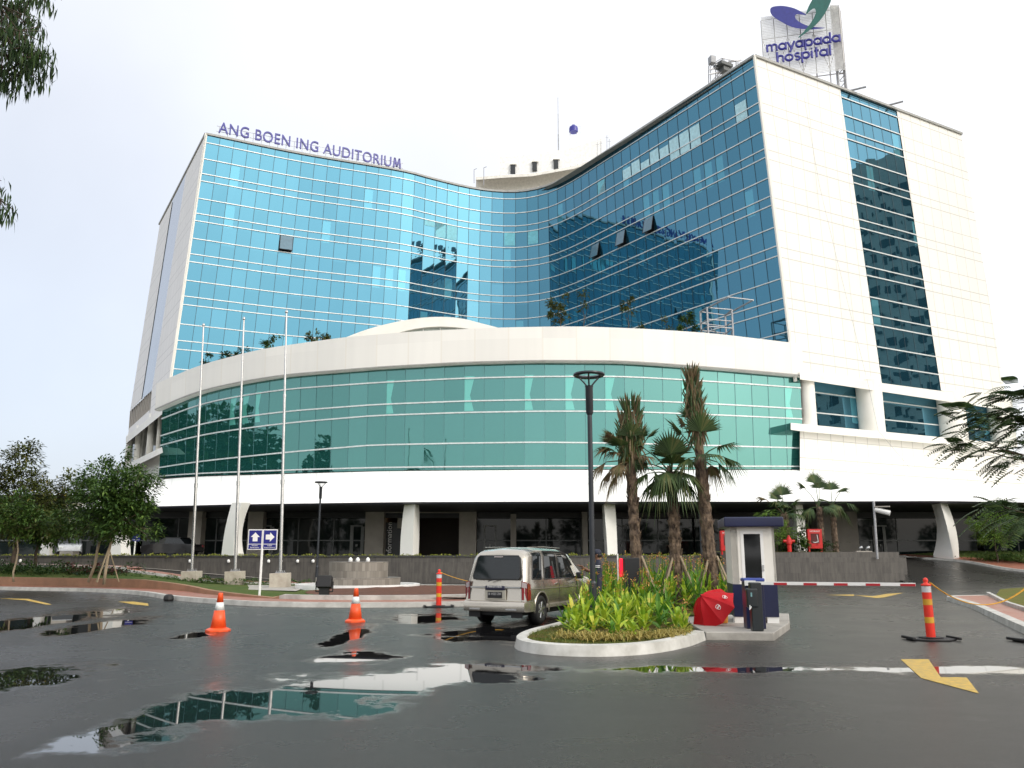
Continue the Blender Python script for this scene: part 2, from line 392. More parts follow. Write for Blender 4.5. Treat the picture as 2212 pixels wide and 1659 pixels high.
for z in LA + LB + LC:
    if z < 17.5: continue
    # find the two ends on the strip's edges
    ends = []
    for (ut, vt, ub, vb) in ((1815, 192, 1905, 828), (1937, 238, 2033, 843)):
        lo_, hi_ = 0, 1
        for _ in range(30):
            m_ = (lo_ + hi_) / 2
            if wall(ut + (ub - ut) * m_, vt + (vb - vt) * m_).z > z: lo_ = m_
            else: hi_ = m_
        ends.append(wall(ut + (ub - ut) * m_, vt + (vb - vt) * m_))
    bar_along(mb, ends, [nBC, nBC], .11, .03)
mb.build('glazing_bars', M['line_metal'], sg)
for k in range(1, 6):
    s = k / 6; a = wall(1815 + 122 * s, 192 + 46 * s, -.04); b = wall(1905 + 128 * s, 828 + 15 * s, -.04); d_ = Vector((.88, .478, 0)) * .02
    mj.face([b - d_, b + d_, a + d_, a - d_])
mj.build('pane_joints', M['joint_dark'], sg)
# ledge, recessed windows, round columns, sill, lower wall on the right
def wbox(mb, q, o0, o1):
    A = [wall(u, v, o0) for u, v in q]; B = [wall(u, v, o1) for u, v in q]; n = len(q)
    mb.poly(A + B, [tuple(range(n)), tuple(range(n, 2 * n))[::-1]] + [(i, n + i, n + (i + 1) % n, (i + 1) % n) for i in range(n)])
mb = MB(); wbox(mb, [(1727, 803), (2159, 861), (2160, 884), (1728, 819)], -1.2, .55); mb.build('ledge', M['white_paint'], hb, bevel=.02)
mb = MB(); wbox(mb, [(1708, 913), (1730, 915), (2150, 955), (2152, 971), (1730, 931), (1708, 928)], -1.0, .75); mb.build('sill_ledge', M['white_paint'], hb, bevel=.02)
mb = MB(); wpanel(mb, [(1728, 816), (2150, 880), (2150, 960), (1728, 918)], -1.1, 14, 3)
wg = mb.build('recessed_window', M['blue_glass'], hb)
mb = MB()
for (p0, p1) in (((1752, 846), (2145, 898)), ((1752, 890), (2147, 930))):
    n_ = 8; bar_along(mb, [wall(lerp(p0[0], p1[0], k / n_), lerp(p0[1], p1[1], k / n_), -1.08) for k in range(n_ + 1)], [nBC] * (n_ + 1), .1, .06)
mb.build('glazing_bars', M['line_metal'], wg)
for (u0, u1, vt, vb) in ((1728, 1752, 815, 928), (1857, 1893, 830, 935), (2033, 2068, 855, 950), (2142, 2172, 868, 965)):
    a, b = wall(u0, vt, -.35), wall(u1, vt, -.35); r = (b - a).length / 2; c = (a + b) / 2; zb = wall((u0 + u1) / 2, vb, -.35).z
    mb = MB(); mb.lathe([(r, zb), (r, c.z + .3)], 20, (c.x, c.y, 0)); soft(mb.build('round_column', M['white_paint'], hb))
mb = MB(); wpanel(mb, [(1728, 921), (2165, 960), (2330, 1080), (1728, 1050)], .1, 6, 3); mb.build('lower_wall', M['wall_tile'], hb)
# back and far side of the block so that it is solid
mb = MB()
Ct, Cb = wall(2077, 290), wall(2174, 960); Dt = Vector((-47.07, 104.08, HT)); Et = Vector((30, 112, HT))
for a, b in ((Ct, Et), (Et, Dt)):
    mb.face([Vector((a.x, a.y, 1.2)), Vector((b.x, b.y, 1.2)), b, a])
mb.build('rear_wall', M['white_paint'], hb)
mb = MB(); top = [leanp(p.x, p.y, HT - .35) for p in front]; pts = top + [Ct - Vector((0, 0, .35)), Et - Vector((0, 0, .35)), Dt - Vector((0, 0, .35))]
cc = Vector((0, 98, HT - .35))
for i in range(len(pts)): mb.face([pts[i], pts[(i + 1) % len(pts)], cc])
mb.build('roof_slab', M['conc'], hb)
# roof coping
mb = MB(); cp = [leanp(p.x, p.y, HT + .06) for p in front]; bar_along(mb, cp, ns, .22, .16)
A_ = [wall(1630, 122), Ct]; bar_along(mb, [p + Vector((0, 0, .06)) for p in A_], [nBC] * 2, .22, .16)
nAD = Vector((-.85, -.53, 0)); bar_along(mb, [Vector((-32.12, 79.86, HT + .06)), Dt + Vector((0, 0, .06))], [nAD] * 2, .22, .16)
mb.build('roof_coping', M['coping'], hb)
# --- left side wall
def side(u, v, off=0.0):
    sh = -1.5 * max(-.2, min(1.1, (828 - v) / 540.0)); x0, y0 = -33.7 - sh, 79.86; dx, dy = -14.95, 24.2
    x0 += nAD.x * off; y0 += nAD.y * off; a, b, c = ray(u, v)
    s = (b * x0 - a * y0) / (a * dy - b * dx); k = (y0 + dy * s) / b
    return Vector((a * k, y0 + dy * s, 1.6 + c * k))
def spanel(mb, q, off=0, nu=3, nv=8):
    G = [[side((q[0][0] * (1 - i / nu) + q[1][0] * i / nu) * (1 - j / nv) + (q[3][0] * (1 - i / nu) + q[2][0] * i / nu) * j / nv,
               (q[0][1] * (1 - i / nu) + q[1][1] * i / nu) * (1 - j / nv) + (q[3][1] * (1 - i / nu) + q[2][1] * i / nu) * j / nv, off) for i in range(nu + 1)] for j in range(nv + 1)]
    for j in range(nv):
        for i in range(nu):
            P = [G[j + 1][i], G[j + 1][i + 1], G[j][i + 1], G[j][i]]; mb.face(P, [(math.hypot(p.x + 32, p.y - 80), p.z) for p in P])
mb = MB(); spanel(mb, [(345, 485), (372, 434), (305, 863), (281, 888)]); spanel(mb, [(402, 374), (445, 290), (367, 830), (328, 843)]); 
spanel(mb, [(328, 843), (367, 829), (358, 884), (323, 905)]); spanel(mb, [(279, 925), (323, 885), (323, 903), (276, 940)], 0, 2, 2)
mb.build('left_wall', M['side_tile'], hb)
mb = MB(); spanel(mb, [(372, 434), (402, 374), (328, 843), (305, 863)], -.05); gs = mb.build('glass_strip', M['side_glass'], hb)
mb = MB(); spanel(mb, [(282, 887), (328, 843), (323, 888), (279, 928)], -.25, 1, 1)
lv = mb.build('louvre_panel', M['louvre'], hb)
mb = MB()
for k in range(13):
    s = k / 12; a, b = side(lerp(282, 328, s), lerp(887, 843, s), -.1), side(lerp(279, 323, s), lerp(928, 888, s), -.1); mb.tube([b, a], .07, 4)
mb.build('louvre_fin', M['beige'], lv)
def sbox(mb, q, o0, o1):
    A = [side(u, v, o0) for u, v in q]; B = [side(u, v, o1) for u, v in q]; n = len(q)
    mb.poly(A + B, [tuple(range(n)), tuple(range(n, 2 * n))[::-1]] + [(i, n + i, n + (i + 1) % n, (i + 1) % n) for i in range(n)])
mb = MB(); sbox(mb, [(272, 943), (352, 878), (354, 891), (272, 958)], -2, .8); mb.build('ledge', M['white_paint'], hb)
mb = MB(); sbox(mb, [(272, 1003), (350, 965), (352, 977), (272, 1016)], -2, .9); mb.build('sill_ledge', M['white_paint'], hb)
mb = MB(); spanel(mb, [(276, 950), (352, 885), (352, 972), (276, 1010)], -2.0, 4, 2); mb.build('recessed_window', M['dark_glass'], hb)
for (u0, u1, vt, vb) in ((273, 289, 950, 1012), (294, 308, 930, 1000), (322, 336, 905, 985), (344, 353, 885, 975)):
    a, b = side(u0, vt, -.2), side(u1, vt, -.2); c = (a + b) / 2; r = (u1 - u0) / 2 / F * 88; zb = side((u0 + u1) / 2, vb, -.2).z
    MB().lathe([(r, zb), (r, c.z + .6)], 16, (c.x, c.y, 0)).build('round_column', M['white_paint'], hb, smooth=True)
mb = MB(); spanel(mb, [(274, 1010), (352, 972), (352, 1060), (274, 1080)], -.2, 3, 2); mb.build('lower_wall', M['white_paint'], hb)
# --- green glass drum
DY = [(345, 76), (437, 71), (569, 67), (741, 64), (900, 62.7), (1100, 62), (1217, 62), (1341, 62.4), (1537, 63.8), (1732, 66.4)]
BT = [(345, 831), (351, 828), (437, 790), (569, 756), (741, 732), (900, 719), (1081, 711), (1217, 708.5), (1272, 709), (1400, 714), (1537, 723), (1732, 746)]
GT = [(345, 889), (351, 886), (433, 850), (521, 830), (621, 814), (821, 798), (1000, 788), (1161, 784), (1341, 785), (1461, 793), (1600, 804), (1732, 816)]
GB = [(345, 1033), (421, 1028), (664, 1020), (821, 1016), (1161, 1013), (1732, 1013)]
us = []; 
# equal panel spacing along the drum
dens = [Vector((atY(u, 900, tab(DY, u)).x, tab(DY, u))) for u in range(350, 1733, 2)]
L = [0]
for a, b in zip(dens, dens[1:]): L.append(L[-1] + (b - a).length)
npan = round(L[-1] / 1.55)
for i in range(npan + 1):
    s = L[-1] * i / npan; j = 0
    while j < len(L) - 2 and L[j + 1] < s: j += 1
    us.append(350 + 2 * (j + (s - L[j]) / max(1e-6, L[j + 1] - L[j])))
def smooth_tab(T, x, r=26): return sum(tab(T, x + d * r) for d in (-1.5, -1, -.5, 0, .5, 1, 1.5)) / 7
def smt(T, x): 
    r = min(26, max(2, (x - T[0][0]) / 1.5), max(2, (T[-1][0] - x) / 1.5)); return smooth_tab(T, x, r)
def dpt(u, v, off=0): 
    u2 = u + (u - 1106) / 14000.0 * (v - 900); p = atY(u2, v, smt(DY, u)); e_ = 3
    a = atY(u - e_, 900, smt(DY, u - e_)); b = atY(u + e_, 900, smt(DY, u + e_)); d = b - a
    return p + Vector((d.y, -d.x, 0)).normalized() * off
mb = MB()
for i in range(npan):
    u0, u1 = us[i], us[i + 1]
    p = [dpt(u0, smt(GB, u0)), dpt(u1, smt(GB, u1)), dpt(u1, smt(GT, u1) - 4), dpt(u0, smt(GT, u0) - 4)]
    mb.face(p, [(i * 1.55 + .002, 8.0), ((i + 1) * 1.55 - .002, 8.0), ((i + 1) * 1.55 - .002, 16.1), (i * 1.55 + .002, 16.1)])
dg = mb.build('drum_glass', M['green_glass'], hb, weld=False)
def dn(u): return (dpt(u, 900, 1) - dpt(u, 900, 0))
mb = MB()
for fl, fm, fr in ((.03, .03, .03), (.157, .254, .23), (.483, .546, .55), (.626, .655, .66), (.878, .873, .89)):
    pts = []; nn = []
    for u in us:
        fr_ = tab([(350, fl), (800, fm), (1161, fm), (1730, fr)], u); v = lerp(smt(GB, u), smt(GT, u), fr_); pts.append(dpt(u, v)); nn.append(dn(u))
    bar_along(mb, pts, nn, .10, .09)
mb.build('glazing_bars', M['line_metal'], dg)
mb = MB(); 
for i, u in enumerate(us[1:-1]):
    n = dn(u); t = Vector((-n.y, n.x, 0)) * .018; lo, hi = dpt(u, smt(GB, u), .02), dpt(u, smt(GT, u) - 3, .02)
    mb.face([lo - t, lo + t, hi + t, hi - t])
mb.build('pane_joints', M['joint_light'], dg)
# white band above the drum
uu = [345 + (1732 - 345) * i / 90 for i in range(91)]
mb = MB(); top = [dpt(u, smt(BT, u), .55) for u in uu]; bot = [dpt(u, smt(GT, u), .55) for u in uu]
mb.loft(bot, top); mb.loft([dpt(u, smt(GT, u), 0) for u in uu], bot)
mb.loft(top, [dpt(u, smt(BT, u), .1) for u in uu]); mb.loft([dpt(u, smt(BT, u), .1) for u in uu], [dpt(u, smt(BT, u) + 10, .1) for u in uu])
soft(mb.build('parapet_band', M['band_tile'], hb), 30)
mb = MB(); mb.loft([dpt(u, smt(GT, u) - 1.2, .62) for u in uu], [dpt(u, smt(GT, u) - 3.4, .62) for u in uu]); mb.loft([dpt(u, smt(GT, u) - 1.2, .5) for u in uu], [dpt(u, smt(GT, u) - 1.2, .62) for u in uu])
mb.build('drip_moulding', M['coping'], hb)
# terrace slab behind the parapet
mb = MB(); tb = [dpt(u, smt(BT, u) + 22, .05) for u in uu]; bk = [leanp(front[int(i * (len(front) - 1) / 90)].x, front[int(i * (len(front) - 1) / 90)].y, 17.0) for i in range(91)]
mb.loft([Vector((p.x, p.y, 17.2)) for p in tb], [Vector((p.x, p.y, 17.2)) for p in bk]); mb.build('terrace_slab', M['conc'], hb)
# skylight arch on the terrace
arc = thing('skylight_arch', 'low white arched skylight hood rising above the curved parapet', 'skylight', (-7, 66, 17.2))
ax = [(735, 733), (790, 712), (850, 696), (910, 686), (960, 684), (1000, 688), (1040, 698), (1075, 707), (1100, 713)]
ai = [(815, 736), (850, 722), (890, 711), (925, 706), (960, 705), (1000, 708), (1030, 713), (1060, 719), (1090, 722)]
P = [Vector(a) for a in ax]; 
def cr_(T, n=30):
    o, _ = resample(T, 1); m = [o[min(len(o) - 1, int(i * (len(o) - 1) / n))] for i in range(n + 1)]; return m
O_ = cr_(ax); I_ = cr_(ai)
mb = MB(); oF = [atY(p.x, p.y, 66) for p in O_]; iF = [atY(p.x, p.y, 66) for p in I_]; oB = [p + Vector((0, 9, 0)) for p in oF]; iB = [p + Vector((0, 9, 0)) for p in iF]
mb.loft(iF, oF); mb.loft(oF, oB); mb.loft(iB, iF); soft(mb.build('arch_hood', M['white_paint'], arc), 40)
mb = MB(); low = [Vector((p.x, p.y + .4, 17.2)) for p in iF]; mb.loft(low, [p + Vector((0, .4, 0)) for p in iF]); mb.build('glazing', mk('pale_glass', (.55, .62, .58), .15), arc)
mb = MB()
for i in range(3, 28, 4): mb.tube([low[i] + Vector((0, -.1, 0)), iF[i] + Vector((0, .3, 0))], .05, 5)
mb.build('glazing_posts', M['white'], arc)
# --- canopy
CT = [(-250, 1106), (0, 1088), (117, 1075), (250, 1050), (310, 1038), (350, 1033), (421, 1028), (664, 1020.5), (821, 1016), (1161, 1013), (1732, 1013), (1970, 1023), (2209, 1048), (2420, 1075), (2700, 1100)]
CTY = [(-250, 98), (0, 88), (117, 82), (250, 78), (345, 74.6), (437, 70.6), (569, 66.7), (741, 63.7), (900, 62.4), (1100, 61.7), (1217, 61.7), (1341, 62.1), (1537, 63.5), (1732, 65.9), (1970, 76), (2209, 84), (2700, 90)]
CB = [(-250, 1112), (0, 1104), (117, 1100), (310, 1094), (500, 1089), (870, 1084), (1161, 1083), (1640, 1083), (2040, 1081.5), (2212, 1084.5), (2420, 1093), (2700, 1104)]
CBY = [(-250, 85), (0, 75), (117, 70), (310, 64.5), (500, 61), (870, 58.3), (1161, 57.8), (1640, 57.5), (2040, 57.5), (2212, 59), (2420, 63), (2700, 70)]
uc = [-250 + 2950 * i / 150 for i in range(151)]
canT = [atY(u, smt(CT, u) + 1.5, smt(CTY, u)) for u in uc]; canB = [atY(u, smt(CB, u), smt(CBY, u)) for u in uc]
mid = [(a * .45 + b * .55) + Vector((0, -.35, .35)) for a, b in zip(canT, canB)]
mb = MB(); mb.loft(canB, mid); mb.loft(mid, canT)
soft(mb.build('canopy', tile_mat('canopy_tile', (.90, .90, .88), (.62, .62, .60), 2.9, rows=(5.0,), dirt=.02), hb), 50)
mb = MB(); lip = [p + Vector((0, .35, -.12)) for p in canB]; mb.loft(lip, canB); mb.build('canopy_drip_edge', mk('drip_edge', (.10, .10, .16), .4), hb)
mb = MB(); lb = [Vector((p.x, 92, p.z)) for p in lip]; mb.loft(lb, lip); mb.build('canopy_soffit', M['shaded_ceiling'], hb)
# --- entrance front under the canopy (Y = 70)
EY = 70.0; FZ = 1.5
def ez(v): return atY(1106, v, EY).z
def ebox(mb, u0, u1, v0, v1, y0, y1):
    a, b = atY(u0, v0, EY), atY(u1, v1, EY); mb.bbox((a.x, EY + y0, max(b.z, FZ - .2)), (b.x, EY + y1, a.z))
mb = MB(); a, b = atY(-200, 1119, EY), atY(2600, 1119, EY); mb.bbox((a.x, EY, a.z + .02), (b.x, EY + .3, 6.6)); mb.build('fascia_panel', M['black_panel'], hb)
for (u0, u1) in ((-150, 300), (300, 548), (567, 796), (1028, 1256), (1268, 1500), (1500, 1750), (1850, 2120), (2120, 2600)):
    mb = MB(); ebox(mb, u0, u1, 1119.5, 1240, .12, .2); g_ = mb.build('shop_glass', M['dark_glass'], hb)
    mb = MB(); a, b = atY(u0, 1167, EY), atY(u1, 1167, EY); mb.bbox((a.x, EY + .06, a.z - .05), (b.x, EY + .13, a.z + .05))
    n_ = max(2, round((b.x - a.x) / 3.2))
    for k in range(n_ + 1):
        x = lerp(a.x, b.x, k / n_); mb.bbox((x - .04, EY + .05, FZ), (x + .04, EY + .14, atY(0, 1119, EY).z))
    mb.build('mullion', mk('mullion_grey', (.12, .13, .13), .4), g_)
for (u0, u1, v0) in ((546, 568, 1086), (795, 829, 1083), (994, 1029, 1083), (1255, 1269, 1083), (1103, 1115, 1119), (1752, 1852, 1083), (420, 436, 1090), (150, 165, 1095)):
    mb = MB(); ebox(mb, u0, u1, v0 - 8, 1240, -.9, 1.2); mb.build('stone_pier', M['beige'], hb)
mb = MB(); ebox(mb, 829, 994, 1078, 1108, -.7, 1.0); mb.build('stone_lintel', M['beige'], hb)
for (u0, u1) in ((757, 783), (1045, 1072), (560, 586), (1890, 1915), (1330, 1356)):
    mb = MB(); ebox(mb, u0, u0 + 3, 1137, 1240, .0, .1); ebox(mb, u1 - 3, u1, 1137, 1240, .0, .1); ebox(mb, u0, u1, 1134, 1137, .0, .1); ebox(mb, u0 + (u1 - u0) // 2 - 2, u0 + (u1 - u0) // 2 + 2, 1175, 1180, -.05, .1); mb.build('door_frame', mk('door_metal', (.20, .21, .20), .4), hb)
# lobby recess behind the lintel
mb = MB(); a, b = atY(829, 1108, EY), atY(994, 1240, EY)
mb.face([(a.x, EY + 9, FZ), (b.x, EY + 9, FZ), (b.x, EY + 9, a.z), (a.x, EY + 9, a.z)]); mb.face([(a.x, EY, FZ), (a.x, EY + 9, FZ), (a.x, EY + 9, a.z), (a.x, EY, a.z)]); mb.face([(b.x, EY, FZ), (b.x, EY, a.z), (b.x, EY + 9, a.z), (b.x, EY + 9, FZ)])
mb.face([(a.x, EY, a.z), (b.x, EY, a.z), (b.x, EY + 9, a.z), (a.x, EY + 9, a.z)]); mb.build('lobby_interior', mk('lobby', (.05, .04, .03), .5), hb)  # near-black walls carry the shadow of the deep entrance in their colour
for u in (855, 885, 915, 950, 980):
    mb = MB(); p = atY(u, 1112, EY + 3); mb.box(p, (1.0, .15, .12)); mb.build('cove_light', emis('cove_light', (1, .45, .12), 1.2), hb)
mb = MB(); p = atY(875, 1119, EY - .2); mb.bbox((p.x - .7, EY + .3, p.z - .8), (p.x + .2, EY + .6, p.z + 1.0)); mb.build('hanging_panel', M['beige'], hb)
mb = MB(); ebox(mb, 832, 872, 1128, 1240, .5, .7); ib = mb.build('information_board', M['black_panel'], hb)
def text_mesh(name, s, size, m, parent, Mx, ext=.05, off=0.0, align='CENTER', bev=0):
    cu = bpy.data.curves.new('t', 'FONT'); cu.body = s; cu.size = size; cu.extrude = ext; cu.offset = off; cu.align_x = align; cu.resolution_u = 4
    o = bpy.data.objects.new('t', cu); col.objects.link(o); dg_ = bpy.context.evaluated_depsgraph_get(); me = bpy.data.meshes.new_from_object(o.evaluated_get(dg_)); bpy.data.objects.remove(o)
    me.name = name; me.materials.clear(); me.materials.append(m); me.transform(Mx)
    if parent: me.transform(wpos(parent).inverted())
    o = bpy.data.objects.new(name, me); col.objects.link(o); o.parent = parent; return o
def frame(o, x, y):       # matrix with local X along x, local Y along y at o
    x = Vector(x).normalized(); y = Vector(y).normalized(); z = x.cross(y)
    return Matrix.Translation(o) @ Matrix(((x.x, y.x, z.x), (x.y, y.y, z.y), (x.z, y.z, z.z))).to_4x4()
p = atY(846, 1165, EY + .48); text_mesh('lettering', 'Information', .62, M['white'], ib, frame(p, (0, 0, 1), (-1, 0, 0)), ext=.01)
# pinkish and white things seen in the shop front
# --- blade columns
def blade(pts, Y0, Y1, Y2, zb, name='blade_column'):
    """pts = rows of (u_left, u_ridge, u_right, v)"""
    rows = []
    for (ul, ur, uR, v) in pts:
        rows.append([atY(ul, v, Y0), atY(ur, v, Y1), atY(uR, v, Y2), atY((ul + uR) / 2, v, max(Y0, Y2) + 1.3)])
    base = [Vector((p.x, p.y, zb)) for p in rows[-1]]; rows.append(base)
    mb = MB(); vs = [p for r in rows for p in r]; fs = []
    for i in range(len(rows) - 1):
        for k in range(4): fs.append((i * 4 + k, (i + 1) * 4 + k, (i + 1) * 4 + (k + 1) % 4, i * 4 + (k + 1) % 4))
    mb.poly(vs, fs); return soft(mb.build(name, mk('column_white', (.90, .89, .85), .45, (.88, .87, .83)), hb), 25)
def qrows(L_, Rg, R_, v0, v1, n=10):
    """quadratic edges given as (top, mid, bottom)"""
    o = []
    for i in range(n + 1):
        t = i / n; q = lambda a: a[0] * (1 - t) * (1 - 2 * t) + a[1] * 4 * t * (1 - t) + a[2] * t * (2 * t - 1)
        o.append((q(L_), q(Rg), q(R_), v0 + (v1 - v0) * t))
    return o
blade(qrows((501, 486, 478), (522, 508, 505), (542, 524, 528), 1085, 1203), 59.8, 59.0, 60.3, 1.45)
blade(qrows((875, 867, 864), (897, 893, 892), (905, 906, 904), 1081, 1203), 59.4, 58.8, 60.2, 1.45)
blade(qrows((1300, 1303, 1307), (1304, 1309, 1313), (1328, 1332, 1334), 1080, 1203), 60.4, 58.7, 59.3, 1.45)
blade(qrows((1712, 1713, 1714), (1718, 1722, 1724), (1732, 1740, 1746), 1080, 1203), 60.6, 59.0, 59.3, 1.45)
blade(qrows((2008, 2023.5, 2016), (2029, 2046, 2058), (2043, 2064, 2071.5), 1080, 1197), 60.0, 58.2, 59.4, 1.3)
blade(qrows((257, 241, 234), (275, 262, 262), (285, 281, 283), 1090, 1203), 63, 62.4, 63.6, 1.45)
blade(qrows((106, 92, 85), (118, 108, 106), (127, 121, 124), 1098, 1203), 70, 69.2, 70.6, 1.45)
blade(qrows((30, 20, 17), (45, 38, 40), (58, 52, 56), 1101, 1203), 75, 74.2, 75.6, 1.45)
blade(qrows((2360, 2380, 2376), (2390, 2410, 2420), (2400, 2425, 2432), 1088, 1203), 64, 63.0, 63.8, 1.3)
# --- roof penthouse with three windows
ph = thing('roof_penthouse', 'white curved plant room on the roof with three small dark windows', 'plant room', (2, 100, HT))
a, b = atY(1030, 398, 100), atY(1260, 362, 100)
mb = MB(); Pn = [(1028, 404), (1080, 400), (1150, 396), (1240, 380), (1300, 360)]
lowr = [atY(u, v + 25, 99 + abs(u - 1150) * .01) for u, v in Pn]; hir = [atY(u, v - 28 + (u - 1130) * -.04, 99 + abs(u - 1150) * .01) for u, v in Pn]
mb.loft([atY(u, v + 25, 101) for u, v in Pn], [atY(u, v - 16, 101) for u, v in Pn]); mb.loft([atY(u, v - 16, 101) for u, v in Pn], [atY(u, v - 16, 98.5) for u, v in Pn])
mb.loft([atY(u, v - 16, 98.5) for u, v in Pn], [atY(u, v - 22, 98.5) for u, v in Pn]); mb.build('lower_wall', M['beige2'], ph)
mb = MB(); mb.loft([atY(u, v - 23, 103) for u, v in Pn[1:]], [atY(u, v - 62, 103) for u, v in Pn[1:]]); mb.loft([atY(u, v - 62, 103) for u, v in Pn[1:]], [atY(u, v - 62, 112) for u, v in Pn[1:]]); 
mb.face([atY(1080, 377, 103), atY(1080, 338, 103), atY(1080, 338, 112), atY(1080, 377, 112)]); mb.build('upper_wall', mk('bright_render', (.88, .88, .86), .5), ph)
for (u0, v0, u1, v1) in ((1103, 356, 1113, 375), (1150, 350, 1160, 369), (1196, 345, 1206, 365)):
    a, b = atY(u0, v0, 102.8), atY(u1, v1, 102.8); mb = MB(); mb.bbox((a.x, 102.7, b.z), (b.x, 102.9, a.z)); w_ = mb.build('window', M['dark_hole'], ph)
    mb = MB(); mb.bbox((a.x - .1, 102.6, a.z + .01), (b.x + .2, 103, a.z + .12)); mb.build('window_hood', M['beige2'], w_)
# ================================================================ GROUND
def wet_asphalt(pools=()):
    m, t, p = mat('wet_asphalt'); co = coords(t)
    n1 = N(t, 'ShaderNodeTexNoise', {'Vector': co, 'Scale': 190, 'Detail': 3})
    n2 = N(t, 'ShaderNodeTexNoise', {'Vector': co, 'Scale': .3, 'Detail': 6, 'Roughness': .6, 'Distortion': .4})
    n3 = N(t, 'ShaderNodeTexNoise', {'Vector': co, 'Scale': 1.1, 'Detail': 9, 'Roughness': .66})
    n4 = N(t, 'ShaderNodeTexNoise', {'Vector': co, 'Scale': 7, 'Detail': 8, 'Roughness': .7})
    c0 = mixc(t, N(t, 'ShaderNodeMapRange', {0: n2.outputs[0], 1: .3, 2: .7}).outputs[0], (.013, .0125, .0115), (.030, .028, .0245))
    c1 = mixc(t, N(t, 'ShaderNodeMapRange', {0: n1.outputs[0], 1: .35, 2: .75}).outputs[0], c0, (.10, .096, .088))
    n5 = N(t, 'ShaderNodeTexNoise', {'Vector': co, 'Scale': 34, 'Detail': 5, 'Roughness': .75})
    k = mixc(t, .4, c0, c1)
    k = mixc(t, N(t, 'ShaderNodeMapRange', {0: n5.outputs[0], 1: .52, 2: .72, 4: .55}).outputs[0], k, (.095, .09, .08))
    k = mixc(t, N(t, 'ShaderNodeMapRange', {0: n5.outputs[0], 1: .46, 2: .32, 4: .6}).outputs[0], k, (.008, .008, .008))
    k = mixc(t, N(t, 'ShaderNodeMapRange', {0: n4.outputs[0], 1: .5, 2: .75, 4: .5}).outputs[0], k, (.020, .020, .020))
    pool = None
    for (cx, cy, rx, ry) in pools:
        mp = N(t, 'ShaderNodeMapping', {0: co, 1: (-cx / rx, -cy / ry, 0), 3: (1 / rx, 1 / ry, 0)}).outputs[0]
        l = N(t, 'ShaderNodeVectorMath', {0: mp}, operation='LENGTH').outputs['Value']; d = math_(t, 'MULTIPLY', math_(t, 'SUBTRACT', 1.0, l), max(.3, min(1, ry / .45)))
        pool = d if pool is None else math_(t, 'MAXIMUM', pool, d)
    pool = math_(t, 'MAXIMUM', pool, -1.2) if pool is not None else -1.2
    nn = math_(t, 'MULTIPLY', math_(t, 'SUBTRACT', n3.outputs[0], .5), 2.6)
    f = math_(t, 'ADD', pool, nn)
    water = N(t, 'ShaderNodeMapRange', {0: f, 1: -.08, 2: .34}, interpolation_type='SMOOTHSTEP').outputs[0]
    rim = N(t, 'ShaderNodeMapRange', {0: f, 1: -1.1, 2: .05}).outputs[0]
    r = math_(t, 'SUBTRACT', N(t, 'ShaderNodeMapRange', {0: n2.outputs[0], 1: .3, 2: .7, 3: .23, 4: .36}).outputs[0], math_(t, 'MULTIPLY', rim, .11))
    r = N(t, 'ShaderNodeMix', {0: water, 2: r, 3: .012}).outputs[0]
    t.links.new(r, p.inputs['Roughness'])
    k = mixc(t, math_(t, 'MULTIPLY', rim, .45), k, (.016, .016, .016)); k = mixc(t, water, k, (.010, .010, .011))
    t.links.new(k, p.inputs['Base Color'])
    b = N(t, 'ShaderNodeBump', {'Strength': math_(t, 'MULTIPLY', math_(t, 'SUBTRACT', 1.0, water), .5), 'Height': math_(t, 'ADD', n1.outputs[0], math_(t, 'MULTIPLY', n5.outputs[0], 2.0)), 'Distance': .006})
    t.links.new(b.outputs[0], p.inputs['Normal']); t.links.new(math_(t, 'MULTIPLY_ADD', water, .80, .20), p.inputs['Specular IOR Level'])
    return m
PX = [(600, 1010, 1446, 1520), (800, 1180, 1448, 1478), (540, 900, 1494, 1556), (285, 560, 1478, 1640), (420, 700, 1490, 1575), (1780, 2300, 1436, 1459), (1150, 1900, 1438, 1454), (905, 1180, 1426, 1464), (700, 890, 1404, 1440),
      (-60, 150, 1312, 1405), (200, 330, 1332, 1378), (-60, 270, 1436, 1500), (840, 1020, 1324, 1348), (735, 805, 1346, 1412), (435, 505, 1362, 1384), (930, 1240, 1350, 1392)]
pools = []
for u0, u1, v0, v1 in PX:
    a, b = atZ((u0 + u1) / 2, v0, 0), atZ((u0 + u1) / 2, v1, 0); cy = (a.y + b.y) / 2; ym = atZ(0, (v0 + v1) / 2, 0).y; x0 = (u0 - 1106) / F * ym * 1.04; x1 = (u1 - 1106) / F * ym * 1.04
    pools.append(((x0 + x1) / 2, cy, (x1 - x0) / 2, (a.y - b.y) / 2))
M['asphalt'] = wet_asphalt(pools)
def brick_mat():
    m, t, p = mat('red_paver'); co = coords(t)
    b = N(t, 'ShaderNodeTexBrick', {'Vector': co, 'Color1': (.40, .13, .075, 1), 'Color2': (.30, .10, .06, 1), 'Mortar': (.22, .12, .09, 1), 'Scale': 4.5, 'Mortar Size': .018})
    n = N(t, 'ShaderNodeTexNoise', {'Vector': co, 'Scale': .9, 'Detail': 6})
    t.links.new(mixc(t, N(t, 'ShaderNodeMapRange', {0: n.outputs[0], 1: .4, 2: .7, 4: .6}).outputs[0], b.outputs[0], (.34, .20, .15)), p.inputs['Base Color']); sp(p, r=.4)
    return m
M['paver'] = brick_mat()
